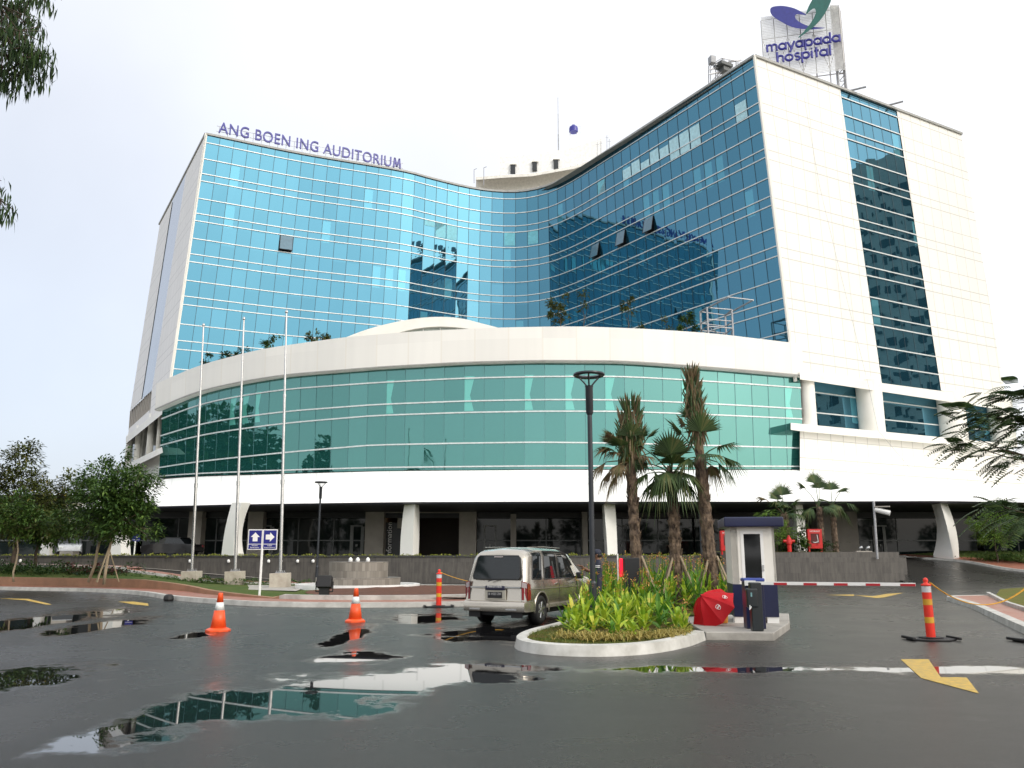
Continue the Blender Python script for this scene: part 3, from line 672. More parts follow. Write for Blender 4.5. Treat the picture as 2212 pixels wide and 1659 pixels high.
def grass_mat(name, a, b, c):
    m, t, p = mat(name); co = coords(t)
    n = N(t, 'ShaderNodeTexNoise', {'Vector': co, 'Scale': 1.1, 'Detail': 8, 'Roughness': .7}); n2 = N(t, 'ShaderNodeTexNoise', {'Vector': co, 'Scale': 45, 'Detail': 3})
    k = mixc(t, N(t, 'ShaderNodeMapRange', {0: n.outputs[0], 1: .35, 2: .6}).outputs[0], a, b)
    k = mixc(t, N(t, 'ShaderNodeMapRange', {0: n2.outputs[0], 1: .5, 2: .7}).outputs[0], k, c)
    t.links.new(k, p.inputs['Base Color']); sp(p, r=.9, spec=.2)
    bb = N(t, 'ShaderNodeBump', {'Strength': .8, 'Height': n2.outputs[0], 'Distance': .03}); t.links.new(bb.outputs[0], p.inputs['Normal']); return m
M['lawn'] = grass_mat('lawn', (.05, .10, .018), (.10, .12, .03), (.03, .06, .012))
M['turf'] = grass_mat('turf', (.10, .13, .02), (.16, .13, .035), (.07, .09, .018))
def struct(name, mb, m, **k):
    o = mb.build(name, m, **k); o['kind'] = 'structure'; return o
mb = MB(); mb.face([(-900, -900, -.03), (900, -900, -.03), (900, 900, -.03), (-900, 900, -.03)]); struct('ground', mb, mk('far_ground', (.07, .085, .04), .95, (.10, .09, .06), .05))
mb = MB(); mb.face([(-75, -45, 0), (75, -45, 0), (75, 62, 0), (-75, 62, 0)]); struct('road', mb, M['asphalt'])
# yellow arrows painted on the road
def mark(polys, label, g_='yellow arrows painted on the road'):
    mb = MB()
    for px in polys: mb.face([atZ(u, v, .006) if len(px[0]) == 2 else Vector((u, v, .006)) for u, v in px])
    o = mb.build('road_marking', M['yellow_line']); o['kind'] = 'structure'; return o
mark([[(1945.5, 1423.4), (2005.8, 1423.4), (2032, 1462), (2088, 1462.7), (2115, 1497.6), (1990, 1464)]], '')
mark([[(0, 1292), (60, 1293), (105, 1303), (112, 1306), (97, 1305), (55, 1296)]], '')
mark([[(255, 1299), (290, 1299), (320, 1303), (321, 1308), (288, 1305)]], '')
mark([[(1785, 1284.5), (1845, 1283.5), (1845, 1287)], [(1845, 1285), (1887, 1287), (1917, 1282), (1952, 1280), (1910, 1290), (1893, 1291.5)]], '')
# right ramp surface
def ramp_line(pts, n=24): 
    return [p for p in cr3(pts, n)]
def cr3(pts, n):
    P = [Vector(p) for p in pts]; PP = [P[0] * 2 - P[1]] + P + [P[-1] * 2 - P[-2]]; o = []
    m = len(P) - 1
    for i in range(n + 1):
        x = i / n * m; j = min(m - 1, int(x)); t = x - j; a, b, c, d = PP[j], PP[j + 1], PP[j + 2], PP[j + 3]
        o.append(.5 * ((2 * b) + (c - a) * t + (2 * a - 5 * b + 4 * c - d) * t * t + (3 * b - a - 3 * c + d) * t ** 3))
    return o
inn = cr3([(20, 43, .01), (22.6, 49, .12), (22.8, 53.5, .6), (20.5, 58, 1.25), (13, 62.5, 1.5)], 30)
outr = cr3([(40, 37, .01), (35.5, 46, .32), (31.3, 52, .62), (30.2, 57.5, 1.2), (27.5, 62.5, 1.5)], 30)
mb = MB(); q1 = [a.lerp(b, .33) for a, b in zip(inn, outr)]; q2 = [a.lerp(b, .66) for a, b in zip(inn, outr)]
mb.loft(inn, q1); mb.loft(q1, q2); mb.loft(q2, outr); soft(struct('ramp', mb, M['asphalt']), 60)
def offs(P, d, dz=0):
    o = []
    for i, p in enumerate(P):
        a = P[max(0, i - 1)]; b = P[min(len(P) - 1, i + 1)]; t = (b - a); t.z = 0; t.normalize(); o.append(p + Vector((t.y, -t.x, 0)) * d + Vector((0, 0, dz)))
    return o
kO = [outr[0] + Vector((0, 0, 0))] + outr[1:]
def kerb_mb(mb, L_, w_, h, side=1):
    a = [p.copy() for p in L_]; b = offs(L_, .03 * side, h); c = offs(L_, w_ * side, h); d = offs(L_, w_ * side, -.03)
    a = [p - Vector((0, 0, .03)) for p in a]
    mb.loft(a, b); mb.loft(b, c); mb.loft(c, d); return mb
mb = MB(); kerb_mb(mb, outr, .25, .14); struct('ramp_kerb', mb, M['kerb'])
mb = MB(); mb.loft(offs(outr, .25, .12), offs(outr, 2.6, .22)); struct('pavement', mb, M['paver'])
mb = MB(); mb.loft(offs(outr, 2.6, .22), offs(outr, 9, .5)); mb.loft(offs(outr, 9, .5), offs(outr, 40, .6)); struct('verge', mb, M['lawn'])
# platform in front of the entrance, behind the retaining wall
wallP = [(-75, 64), (-50, 59), (-35, 56), (-24, 53.6), (-12.4, 51.6), (0, 50.8), (9, 51.2), (18, 51.8), (24.3, 52.2)]
WP = cr3([(x, y, 1.5) for x, y in wallP], 60)
mb = MB(); mb.loft(WP, [Vector((p.x, 57.2 + abs(p.x) * .11, 1.5)) for p in WP]); struct('planting_strip', mb, M['lawn'])
mb = MB(); mb.loft([Vector((p.x, 57.2 + abs(p.x) * .11, 1.505)) for p in WP], [Vector((p.x, 125, 1.505)) for p in WP]); mb.face([(24.3, 59.4, 1.495), (110, 66, 1.495), (110, 125, 1.495), (24.3, 125, 1.495)])
struct('forecourt', mb, mk('paving', (.16, .155, .15), .4, (.11, .105, .10), .8))
# left ramp along the wall
li = cr3([(-12.0, 51.4, .01), (-18, 52.4, .45), (-26, 54, .95), (-45, 58, 1.35), (-75, 64, 1.5)], 24)
lo_ = cr3([(-9, 45.4, .012), (-16.3, 46.2, .2), (-21.3, 47.5, .7), (-28, 49.5, 1.0), (-75, 58, 1.4)], 24)
mb = MB(); mb.loft(lo_, li); soft(struct('side_road', mb, M['asphalt']))
mb = MB(); kerb_mb(mb, lo_, .2, .1, 1); struct('side_kerb', mb, M['kerb'])
mb = MB(); mb.loft([p.lerp(q, .93) + Vector((0, 0, .03)) for p, q in zip(lo_, li)], [p + Vector((0, 0, .03)) for p in li]); struct('gutter', mb, M['conc'])
# garden bed: kerb, brick path, edging wall, lawn
fk = [(-60, 55, 0), (-40, 47, 0), (-24.4, 40.7, 0), (-19.2, 38.6, 0), (-15.6, 35.6, 0), (-12.6, 31.6, 0), (-9.4, 28.5, 0), (-7.2, 27.3, 0), (-4.4, 27.0, 0), (-1.7, 27.6, 0), (.6, 29.5, 0), (2.2, 33.5, 0), (2.2, 38.5, 0), (-.5, 42.5, 0), (-5, 44.6, 0), (-9, 45.2, 0)]
FK = cr3(fk, 150)
mb = MB(); kerb_mb(mb, FK, .28, .15, -1)
def kerb_joints(): pass
struct('road_kerb', mb, M['kerb'])
nf = 110     # the front part of the outline
F0 = offs(FK, -.28, .13)[:nf]; F1 = offs(FK, -1.55, .15)[:nf]
mb = MB(); mb.loft(F0, F1); struct('brick_path', mb, M['paver'])
def edge_h(p): return tab([(-24, .42), (-17, .40), (-12, .18), (-8.2, .05), (-7.9, .17), (2, .17)], p.x)
E0 = offs(FK, -1.55, .1)[:nf]; E1 = [p + Vector((0, 0, edge_h(p) + .03)) for p in E0]; E2 = [p + Vector((0, 0, edge_h(p) + .03)) for p in offs(FK, -1.8, .1)[:nf]]
terr = mk('terracotta_render', (.36, .20, .12), .7, (.26, .15, .09), 1.5)
sp_ = [i for i, p in enumerate(E0) if p.x > -8.15][0]
sE = E0[:sp_ + 1]; 
mb = MB(); mb.loft(E0[:sp_ + 1], E1[:sp_ + 1]); mb.loft(E1[:sp_ + 1], E2[:sp_ + 1])
gw = mb.build('garden_wall', terr); tag(gw, 'low terracotta edging wall curving round the lawn beneath the left trees', 'low wall')
mb = MB(); mb.loft(E0[sp_:], E1[sp_:]); mb.loft(E1[sp_:], E2[sp_:]); me_ = mb.build('mulch_edging', M['kerb']); me_['kind'] = 'structure'
# lawn between the edging and the side road
G0 = [p + Vector((0, 0, edge_h(p) - .05)) for p in offs(FK, -1.75, .1)[:nf]]
back = cr3([(-70, 56.6, 1.2), (-45, 52, 1.1), (-28, 49.1, .98), (-21.3, 47.2, .68), (-16.3, 45.9, .22), (-9.5, 44.0, .13), (-4, 43.2, .13), (0, 41, .13), (1.6, 38, .13), (1.5, 35, .13)], nf - 1)
mb = MB(); prev = G0
for k in range(1, 7):
    cur = [a.lerp(b, k / 6) for a, b in zip(G0, back)]; mb.loft(prev, cur); prev = cur
soft(struct('lawn', mb, M['lawn']), 60)
# red path strip on the left beside the side road
mb = MB(); a_ = [p + Vector((0, 0, .10)) for p in offs(lo_, .2)]; b_ = [p + Vector((0, 0, .12)) for p in offs(lo_, 1.0)]; mb.loft(a_, b_); struct('side_path', mb, M['paver'])
# mulch
mb = MB(); mu = []
for k in range(50):
    t = 2 * math.pi * k / 50; x = -3.2 + 5.0 * math.cos(t); y = 34.6 + (5.8 if math.sin(t) < 0 else 6.2) * math.sin(t); mu.append((x, y, .21 + .02 * math.sin(k * 2.3)))
c_ = (-3.6, 35, .33)
for k in range(50): mb.face([mu[k], mu[(k + 1) % 50], c_])
struct('mulch', mb, M['soil'])
# right-hand pavement island
ri = cr3([(24, 47, 0), (18.5, 34.5, 0), (16.9, 31.6, 0), (16.0, 30.6, 0), (15.3, 29.4, 0), (14.2, 26.4, 0), (12.52, 22.4, 0), (10.3, 17.3, 0), (8.2, 12, 0)], 60)
ri = cr3([(30, 33.6, 0), (20, 32.6, 0), (17.4, 32.3, 0), (16.1, 31.6, 0), (15.5, 30.2, 0), (14.4, 27, 0), (12.5, 22.4, 0), (10.4, 17.3, 0), (8.6, 12.5, 0), (7.6, 6, 0), (7.4, -4, 0), (7.4, -14, 0)], 70)
mb = MB(); kerb_mb(mb, ri, .26, .15, -1); struct('pavement_kerb', mb, M['kerb'])
io = offs(ri, -.26, .135)
mb = MB(); far = [Vector((34, lerp(32, -14, i / 70), .14)) for i in range(71)]; mb.loft(io, far); struct('island_pavement', mb, M['paver'])
gp = cr3([(17.6, 28.0, .16), (18.5, 30.6, .18), (21, 31.3, .18), (30, 31.6, .18)], 12); gp2 = [p + Vector((2.5, -9 if p.x < 22 else -6, 0)) for p in gp]
mb = MB(); mb.face([atZ(2150, 1288, .17), atZ(2185, 1305, .17), atZ(2260, 1330, .17), atZ(2420, 1310, .17), atZ(2400, 1266, .17), atZ(2212, 1268, .17), atZ(2160, 1272, .17)]); struct('grass_patch', mb, M['turf'])
mb = MB(); kerb_mb(mb, [atZ(2080 + 60, 1284, .14), atZ(2185, 1307, .14), atZ(2270, 1334, .14)], .15, .10, 1); struct('patch_edging', mb, M['kerb'])
# retaining wall of dark slate
def slate():
    m, t, p = mat('slate_cladding'); uv = N(t, 'ShaderNodeTexCoord').outputs['UV']
    b = N(t, 'ShaderNodeTexBrick', {'Vector': uv, 'Color1': (.055, .050, .046, 1), 'Color2': (.085, .078, .070, 1), 'Mortar': (.04, .038, .035, 1), 'Scale': 1.0, 'Mortar Size': .006, 'Brick Width': .32, 'Row Height': .62, 'Bias': 0.0})
    s = N(t, 'ShaderNodeTexNoise', {'Vector': N(t, 'ShaderNodeMapping', {0: uv, 3: (3.5, .5, 1)}).outputs[0], 'Scale': 1.6, 'Detail': 7, 'Roughness': .7})
    k = mixc(t, N(t, 'ShaderNodeMapRange', {0: s.outputs[0], 1: .42, 2: .72}).outputs[0], b.outputs[0], (.12, .11, .095))
    t.links.new(k, p.inputs['Base Color']); sp(p, r=.42)
    return m
M['slate'] = slate()
rw_ = thing('retaining_wall', 'long dark slate retaining wall holding up the planted entrance forecourt', 'wall', (0, 51, 0))
mb = MB(); WPb = [Vector((p.x, p.y, -.02)) for p in WP]; WPt = [Vector((p.x, p.y, 1.52)) for p in WP]; mb.loft(WPb, WPt)
endp = [Vector((24.3, 52.2, -.02)), Vector((24.6, 53.2, -.02)), Vector((24.0, 57.0, .4)), Vector((21.5, 59.2, .9))]
mb.loft(endp, [Vector((p.x, p.y, 1.52)) for p in endp]); mb.build('wall_face', M['slate'], rw_)
mb = MB(); mb.loft([p + Vector((0, -.05, 0)) for p in WPt], [p + Vector((0, -.05, .1)) for p in WPt]); mb.loft([p + Vector((0, -.05, .1)) for p in WPt], [p + Vector((0, .4, .1)) for p in WPt])
mb.build('coping', mk('slate_cap', (.05, .05, .048), .4), rw_)
# raised planter wall on the right behind it
pl = thing('planter_wall', 'dark stone planter wall in front of the palms right of the booth', 'wall', (18, 50, 0))
mb = MB(); pa = [atY(1560, 1203, 50.2), atY(1700, 1203, 49.6), atY(1951, 1204, 50.0)]; pp = cr3([(p.x, p.y, 1.5) for p in pa], 20)
mb.loft([Vector((p.x, p.y, -.02)) for p in pp], pp); mb.loft(pp, [p + Vector((0, .5, 0)) for p in pp]); mb.loft([p + Vector((0, .5, 0)) for p in pp], [p + Vector((0, .5, .32)) for p in pp])
e1 = pp[-1]; mb.face([(e1.x, e1.y, -.02), (e1.x + .1, 52.5, -.02), (e1.x + .1, 52.5, 1.5), (e1.x, e1.y, 1.5)], [(0, 0), (2, 0), (2, 1.5), (0, 1.5)])
mb.build('wall_face', M['slate'], pl)
mb = MB(); mb.loft([p + Vector((0, .48, .32)) for p in pp[:16]], [p + Vector((0, 2.6, .36)) for p in pp[:16]]); mb.build('planting_bed', M['turf'], pl)
# ================================================================ ROOF AND TERRACE THINGS
rs = thing('roof_sign', 'row of raised blue capital letters standing along the left wing roof edge', 'sign', (-23, 84, HT))
b0, b1 = atZ(474, 288.5, HT + .45), atZ(866, 366.5, HT + .45); b0 -= Vector((0, .3, 0)); b1 -= Vector((0, .3, 0)); dr = (b1 - b0).normalized()
cu = bpy.data.curves.new('t', 'FONT'); cu.body = 'ANG BOEN ING AUDITORIUM'; cu.size = 1.75; cu.extrude = .09; cu.offset = .008; cu.space_character = 1.06
to = bpy.data.objects.new('t', cu); col.objects.link(to); me = bpy.data.meshes.new_from_object(to.evaluated_get(bpy.context.evaluated_depsgraph_get())); bpy.data.objects.remove(to)
bm = bmesh.new(); bm.from_mesh(me); W_ = max(v.co.x for v in bm.verts); L_ = (b1 - b0).length
hs = {}
for v in bm.verts: hs.setdefault((round(v.co.x, 4), round(v.co.y, 4), round(v.co.z, 4)), []).append(v)
Fm = frame(b0, dr, (0, 0, 1)) @ Matrix.Diagonal((L_ / W_, 1.0, 1, 1))
seen = set(); isl = []
for v in bm.verts:
    if v in seen: continue
    st = [v]; comp = []; seen.add(v)
    while st:
        q = st.pop(); comp.append(q)
        for o_ in hs[(round(q.co.x, 4), round(q.co.y, 4), round(q.co.z, 4))]:
            if o_ not in seen: seen.add(o_); st.append(o_)
        for e_ in q.link_edges:
            o_ = e_.other_vert(q)
            if o_ not in seen: seen.add(o_); st.append(o_)
    isl.append(comp)
isl.sort(key=lambda c: min(q.co.x for q in c))
for comp in isl:
    ix = {q: i for i, q in enumerate(comp)}; fs = {f for q in comp for f in q.link_faces}
    if comp is isl[-1]:      # the font's M, rebuilt from four strokes
        xs = [q.co.x for q in comp]; yl = max(q.co.y for q in comp); x0, x1 = min(xs), max(xs); ww = x1 - x0; mb = MB(); th_ = .115
        for (xa, ya, xb, yb) in ((.08, 0, .2, 1), (.2, 1, .5, .12), (.5, .12, .8, 1), (.8, 1, .92, 0)):
            P = [(x0 + ww * xa - th_, yl * ya), (x0 + ww * xa + th_, yl * ya), (x0 + ww * xb + th_, yl * yb), (x0 + ww * xb - th_, yl * yb)]
            mb.poly([Fm @ Vector((x, y, z)) for z in (-.09, .09) for x, y in P], [(3, 2, 1, 0), (4, 5, 6, 7)] + [(i, (i + 1) % 4, 4 + (i + 1) % 4, 4 + i) for i in range(4)])
        mb.build('letter', M['blue_letter'], rs, weld=False); continue
    mb = MB(); mb.poly([Fm @ q.co for q in comp], [tuple(ix[q] for q in f.verts) for f in fs]); mb.build('letter', M['blue_letter'], rs, weld=False)
bm.free()
mb = MB(); mb.tube([b0 - dr * .3 + Vector((0, .2, .2)), b1 + dr * .3 + Vector((0, .2, .2))], .03, 5); mb.tube([b0 - dr * .3 + Vector((0, .2, .8)), b1 + dr * .3 + Vector((0, .2, .8))], .03, 5)
for k in range(24): p = b0.lerp(b1, k / 23) + Vector((0, .2, 0)); mb.tube([p + Vector((0, 0, -.45)), p + Vector((0, 0, .8))], .025, 4)
mb.build('sign_rail', M['galv'], rs)
# big emblem sign on its lattice
bs = thing('billboard_sign', 'tall lattice billboard on the right wing roof with a blue and green leaf emblem', 'billboard', (32, 85, HT))
def sg_(u, v, o=0.0):
    Y = lerp(86, 83.9, (u - 1644) / 167); return atY(u, v, Y + o)
TL, TR = sg_(1644, 38), sg_(1811, 11); sx = (TR - TL); sx.z = 0; SX = sx.normalized(); WD = sx.length; ztop = (TL.z + TR.z) / 2; zbot = 55.6
def sp3(a, z, o=0.0): return TL.xy.to_3d() + SX * a * WD + Vector((SX.y, -SX.x, 0)) * o + Vector((0, 0, z))
mb = MB()
for k in range(73): mb.tube([sp3(k / 72, zbot - .6), sp3(k / 72, ztop)], .038, 4, cap=False)
for k in range(40): z = lerp(zbot - .6, ztop, k / 39); mb.tube([sp3(0, z), sp3(1, z)], .022, 4, cap=False)
mb.build('mesh_panel', mk('mesh_white', (.88, .88, .87), .5), bs)
mb = MB()
for k in range(7): mb.tube([sp3(k / 6, HT, -.5), sp3(k / 6, ztop - .1, -.5)], .075, 5)
for z in (zbot - .7, 58, 60.5, ztop - .1): mb.tube([sp3(0, z, -.45), sp3(1, z, -.45)], .06, 5)
for k in range(6): mb.tube([sp3(k / 6, zbot if k % 2 else 60.5, -.5), sp3((k + 1) / 6, 60.5 if k % 2 else zbot, -.5)], .04, 4)
for k in range(5): mb.tube([sp3(k / 5, HT + (3 if k % 2 else 8), -.5), sp3((k + 1) / 5, HT + (8 if k % 2 else 3), -.5)], .035, 4)
for z in (48, 51.5): mb.tube([sp3(0, z, -.5), sp3(1, z, -.5)], .05, 4)
mb.build('support_frame', mk('frame_grey', (.50, .48, .48), .5), bs)
mb = MB()
for k in range(12): mb.tube([sp3(1.0 + .004 * k, zbot - .5, -.12 * k), sp3(1.0 + .004 * k, ztop + .1, -.12 * k)], .05, 4)
for k in range(36): z = lerp(zbot - .5, ztop + .1, k / 35); mb.tube([sp3(1.0, z, 0), sp3(1.05, z, -1.4)], .03, 4)
mb.box(sp3(.95, (ztop + zbot) / 2, -.25), (.9, .06, ztop - zbot + .6)); mb.build('side_panel', mk('panel_grey', (.55, .54, .53), .5), bs)
mb = MB(); 
for a in (.93, 1.02):
    for o in (-.3, -1.3): mb.tube([sp3(a, HT, o), sp3(a, zbot + .4, o)], .10, 6)
n_ = 12
for k in range(n_):
    z0, z1 = lerp(HT, zbot, k / n_), lerp(HT, zbot, (k + 1) / n_)
    mb.tube([sp3(.93, z0, -.3), sp3(1.02, z1, -.3)], .05, 4); mb.tube([sp3(1.02, z0, -1.3), sp3(1.02, z1, -.3)], .05, 4); mb.tube([sp3(.93, z1, -.3), sp3(1.02, z1, -.3)], .05, 4)
mb.build('lattice_mast', M['galv'], bs)
def leaf_part(name, pts, m, o0, o1):
    px = [(1631.4 + x * .1, y * .1) for x, y in pts]; A = [sg_(u, v, o0) for u, v in px]; B = [sg_(u, v, o1) for u, v in px]; n = len(px)
    bm = bmesh.new(); va = [bm.verts.new(p) for p in A]; vb = [bm.verts.new(p) for p in B]; fa = bm.faces.new(va); fb = bm.faces.new(vb[::-1])
    for i in range(n): bm.faces.new((va[i], vb[i], vb[(i + 1) % n], va[(i + 1) % n]))
    bm.faces.remove(fa); bm.faces.remove(fb); import mathutils
    for tri in mathutils.geometry.tessellate_polygon([[Vector((x, y, 0)) for x, y in px]]): bm.faces.new([va[k] for k in tri]); bm.faces.new([vb[k] for k in tri][::-1])
    me = bpy.data.meshes.new(name); bm.transform(wpos(bs).inverted()); bm.to_mesh(me); bm.free(); me.materials.append(m)
    o = bpy.data.objects.new(name, me); col.objects.link(o); o.parent = bs; return o
def sm2(P, k=4):
    P = [Vector((a, b)) for a, b in P]; n = len(P); o = []
    for i in range(n):
        a, b, c, d = P[i - 1], P[i], P[(i + 1) % n], P[(i + 2) % n]
        for j in range(k): t = j / k; q = .5 * ((2 * b) + (c - a) * t + (2 * a - 5 * b + 4 * c - d) * t * t + (3 * b - a - 3 * c + d) * t ** 3); o.append((q.x, q.y))
    return o
leaf_part('blue_leaf', sm2([(322, 215), (345, 160), (430, 130), (600, 122), (800, 160), (950, 222), (1085, 296), (1088, 322), (1000, 310), (900, 303), (858, 345), (885, 410), (960, 470), (1080, 530), (1180, 562), (1300, 578), (1490, 592), (1485, 605), (1350, 622), (1200, 632), (1020, 622), (800, 582), (640, 510), (500, 430), (400, 360), (340, 290)]), M['logo_blue'], -.9, -.4)
leaf_part('green_leaf', sm2([(1290, -110), (1220, 10), (1150, 140), (1108, 255), (1100, 305), (1180, 232), (1240, 192), (1292, 190), (1308, 262), (1272, 370), (1200, 490), (1120, 590), (1040, 690), (942, 785), (945, 806), (1060, 730), (1180, 642), (1300, 540), (1420, 410), (1520, 260), (1590, 130), (1640, 0), (1675, -150), (1660, -330), (1560, -330), (1400, -230)]), M['logo_green'], -1.0, -.42)
# round lower-case letters drawn as strokes: (x, y) in x-heights
def arcp(cx, cy, r, a0, a1, n=12): return [(cx + r * math.cos(R(a0 + (a1 - a0) * k / n)), cy + r * math.sin(R(a0 + (a1 - a0) * k / n))) for k in range(n + 1)]
G_ = {'a': (1.12, [arcp(.5, .5, .42, 0, 360, 20), [(.94, .0), (.94, 1.0)]]), 'o': (1.1, [arcp(.5, .5, .43, 0, 360, 20)]), 'd': (1.12, [arcp(.5, .5, .42, 0, 360, 20), [(.94, 0), (.94, 1.5)]]),
      'p': (1.12, [arcp(.55, .5, .42, 0, 360, 20), [(.1, -.5), (.1, 1.0)]]), 'm': (1.5, [[(.1, 0), (.1, 1)], [(.1, .65)] + arcp(.4, .65, .3, 180, 0, 8) + [(.7, 0)], [(.7, .65)] + arcp(1.0, .65, .3, 180, 0, 8) + [(1.3, 0)]]),
      'y': (1.0, [[(.05, 1), (.48, .05)], [(.9, 1), (.3, -.5)]]), 'h': (1.0, [[(.1, 0), (.1, 1.5)], [(.1, .55)] + arcp(.45, .58, .35, 180, 0, 8) + [(.8, 0)]]),
      's': (.85, [arcp(.4, .73, .25, 30, 270, 8) + arcp(.4, .25, .25, 90, -150, 8)]), 'i': (.42, [[(.15, 0), (.15, 1)], [(.15, 1.28), (.15, 1.36)]]), 't': (.62, [[(.28, 0), (.28, 1.4)], [(.02, .95), (.55, .95)]]), 'l': (.4, [[(.15, 0), (.15, 1.5)]])}
def word(s, p0, p1, xh, parent, th):
    W = sum(G_[c][0] for c in s) - .12; d = (p1 - p0); up = Vector((0, 0, xh)); x = 0
    for c in s:
        mb = MB()
        for st in G_[c][1]: mb.tube([p0 + d * ((x + q[0]) / W) + up * q[1] for q in st], th, 6)
        o = mb.build('letter', M['blue_letter'], parent); x += G_[c][0]
bz1 = (sg_(1656, 115).z + sg_(1816, 94).z) / 2; bz2 = (sg_(1678, 134.5).z + sg_(1797, 126.5).z) / 2
def onl(u, z): 
    p = sg_(u, 60, -.35); q = sg_(u, 110, -.35); return Vector((lerp(q.x, p.x, .1), p.y, z))
q0, q1 = sg_(1656, 112, -.35), sg_(1816, 96, -.35); word('mayapada', Vector((q0.x, q0.y, bz1)), Vector((q1.x, q1.y, bz1)), .86, bs, .13)
q0, q1 = sg_(1678, 133, -.35), sg_(1797, 124, -.35); word('hospital', Vector((q0.x, q0.y, bz2)), Vector((q1.x, q1.y, bz2)), .86, bs, .13)
# window-cleaning gantry
gt = thing('cleaning_gantry', 'grey window cleaning gantry with a boxy motor on the right wing roof', 'gantry', atY(1565, 160, 73))
mb = MB(); Yg = 73
for (u0, v0, u1, v1) in ((1531, 142, 1531, 185), (1546, 137, 1546, 180), (1531, 150, 1580, 138), (1531, 160, 1575, 150), (1546, 139, 1600, 128), (1560, 125, 1605, 134), (1560, 125, 1560, 165), (1575, 128, 1575, 150), (1590, 130, 1590, 145), (1535, 178, 1560, 150), (1546, 165, 1575, 140), (1531, 142, 1560, 125)):
    mb.tube([atY(u0, v0, Yg), atY(u1, v1, Yg + .8)], .05, 5); mb.tube([atY(u0 + 4, v0 + 1, Yg + 1.5), atY(u1 + 4, v1 + 1, Yg + 2)], .04, 5)
mb.build('gantry_frame', M['galv'], gt)
mb = MB(); mb.box(atY(1538, 130, Yg), (.55, .6, .75), rz=.3); mb.build('motor_box', mk('motor_grey', (.35, .36, .38), .5), gt, bevel=.03)
mb = MB(); mb.box(atY(1562, 143, Yg + .5), (1.5, 1.2, .35), rz=.5); mb.box(atY(1564, 151, Yg + .5), (.8, .8, .5), rz=.5); mb.build('winch', mk('winch_dark', (.10, .11, .11), .5), gt, bevel=.03)
for k, (ua, va, ub, vb) in enumerate(((1841, 204, 1871, 187), (1925, 235, 1951, 218.5))):
    a = wall(ua, va, .0); a.z = HT + .25; b = atZ(ub, vb, HT + .3); mb = MB(); mb.tube([a - (b - a) * .8, b], .10, 8)
    o = mb.build('davit_arm', M['galv'], None); tag(o, ('grey davit pipe jutting from the roof edge at the left end of the glass strip', 'grey davit pipe jutting from the roof edge at the right end of the glass strip')[k], 'davit', 'davit pipes over the right wall')
mb = MB(); p = atY(1206, 290, 104); q = atY(1205, 210, 104); mb.tube([Vector((p.x, 104, HT)), p], .09, 5); mb.tube([p, p.lerp(q, .55)], .05, 5); mb.tube([p.lerp(q, .55), q], .03, 5)
tag(mb.build('antenna_mast', M['galv']), 'slender antenna mast rising above the roof plant room', 'antenna')
wt = thing('water_tank', 'small dark blue domed water tank on a stand on the roof', 'water tank', atY(1239, 286, 106))
p = atY(1239, 285, 106); mb = MB(); r_ = .62; mb.lathe([(r_, 0), (r_, .55), (r_ * .9, .75), (r_ * .45, .95), (r_ * .4, 1.05), (.01, 1.08)], 18, p); soft(mb.build('tank_body', M['blue_letter'], wt))
mb = MB(); 
for a in (-1, 1): mb.tube([p + Vector((a * .5, 0, 0)), Vector((p.x + a * .5, 106, HT))], .07, 5)
mb.tube([p + Vector((.95, 0, -.2)), p + Vector((.95, 0, .9)), p + Vector((.6, 0, .9))], .03, 4); mb.build('tank_stand', M['white'], wt)
for u, v0, v1, l in ((1024, 395, 366, 'left of the pair'), (1045, 400, 362, 'right of the pair')):
    p, q = atY(u, v0, 97), atY(u, v1, 97); mb = MB(); mb.tube([p, q], .05, 5); mb.tube([q, q + Vector((.35, 0, .15))], .04, 4); tag(mb.build('roof_lamp', M['galv']), 'thin hooked rooftop lamp post, ' + l + ' beside the plant room', 'lamp', 'rooftop lamp posts')
for k, (u, v0, v1) in enumerate(((1290, 335, 307), (1298, 330, 304), (1311, 322, 292), (1316, 318, 300))):
    p, q = atY(u, v0 + 20, 92), atY(u, v1, 92); mb = MB(); mb.tube([p, q], .035, 5); mb.tube([q - Vector((.2, 0, .3)), q + Vector((.2, 0, -.3))], .02, 4)
    tag(mb.build('roof_antenna', M['galv']), 'thin aerial rod on the roof behind the concave front, ' + ('leftmost', 'second from the left', 'third from the left', 'rightmost')[k] + ' of four', 'antenna', 'aerial rods behind the right wing')
# steel frame on the terrace
sf = thing('steel_frame', 'galvanised scaffold frame standing on the podium terrace', 'scaffold', atY(1565, 725, 68)); mb = MB()
A1 = [(1525, 672, 67), (1547, 660, 68.5), (1556, 735, 67)]
lb_ = [atY(1516, 740, 66.6), atY(1531, 740, 65.4), atY(1585, 742, 66), atY(1570, 742, 67.6)]; zt = [atY(1514, 678, 66.6).z, atY(1530, 662, 65.4).z, atY(1583, 665, 66).z, atY(1566, 680, 67.6).z]
ztp = sum(zt) / 4
for p in lb_: mb.tube([p, Vector((p.x, p.y, ztp))], .09, 6)
for i in range(4):
    for z in (ztp, ztp - 1.0, ztp - 1.6): a, b = lb_[i], lb_[(i + 1) % 4]; mb.tube([Vector((a.x, a.y, z)), Vector((b.x, b.y, z))], .05, 5)
    a, b = lb_[i], lb_[(i + 1) % 4]; mb.tube([Vector((a.x, a.y, ztp - 1.6)), Vector((b.x, b.y, a.z))], .04, 4)
mb.tube([Vector((lb_[0].x, lb_[0].y, ztp)), Vector((lb_[1].x + 1.2, lb_[1].y - 2.2, ztp + .2))], .08, 5); mb.tube([Vector((lb_[3].x, lb_[3].y, ztp)), Vector((lb_[2].x + 1.2, lb_[2].y - 2.0, ztp + .2))], .08, 5)
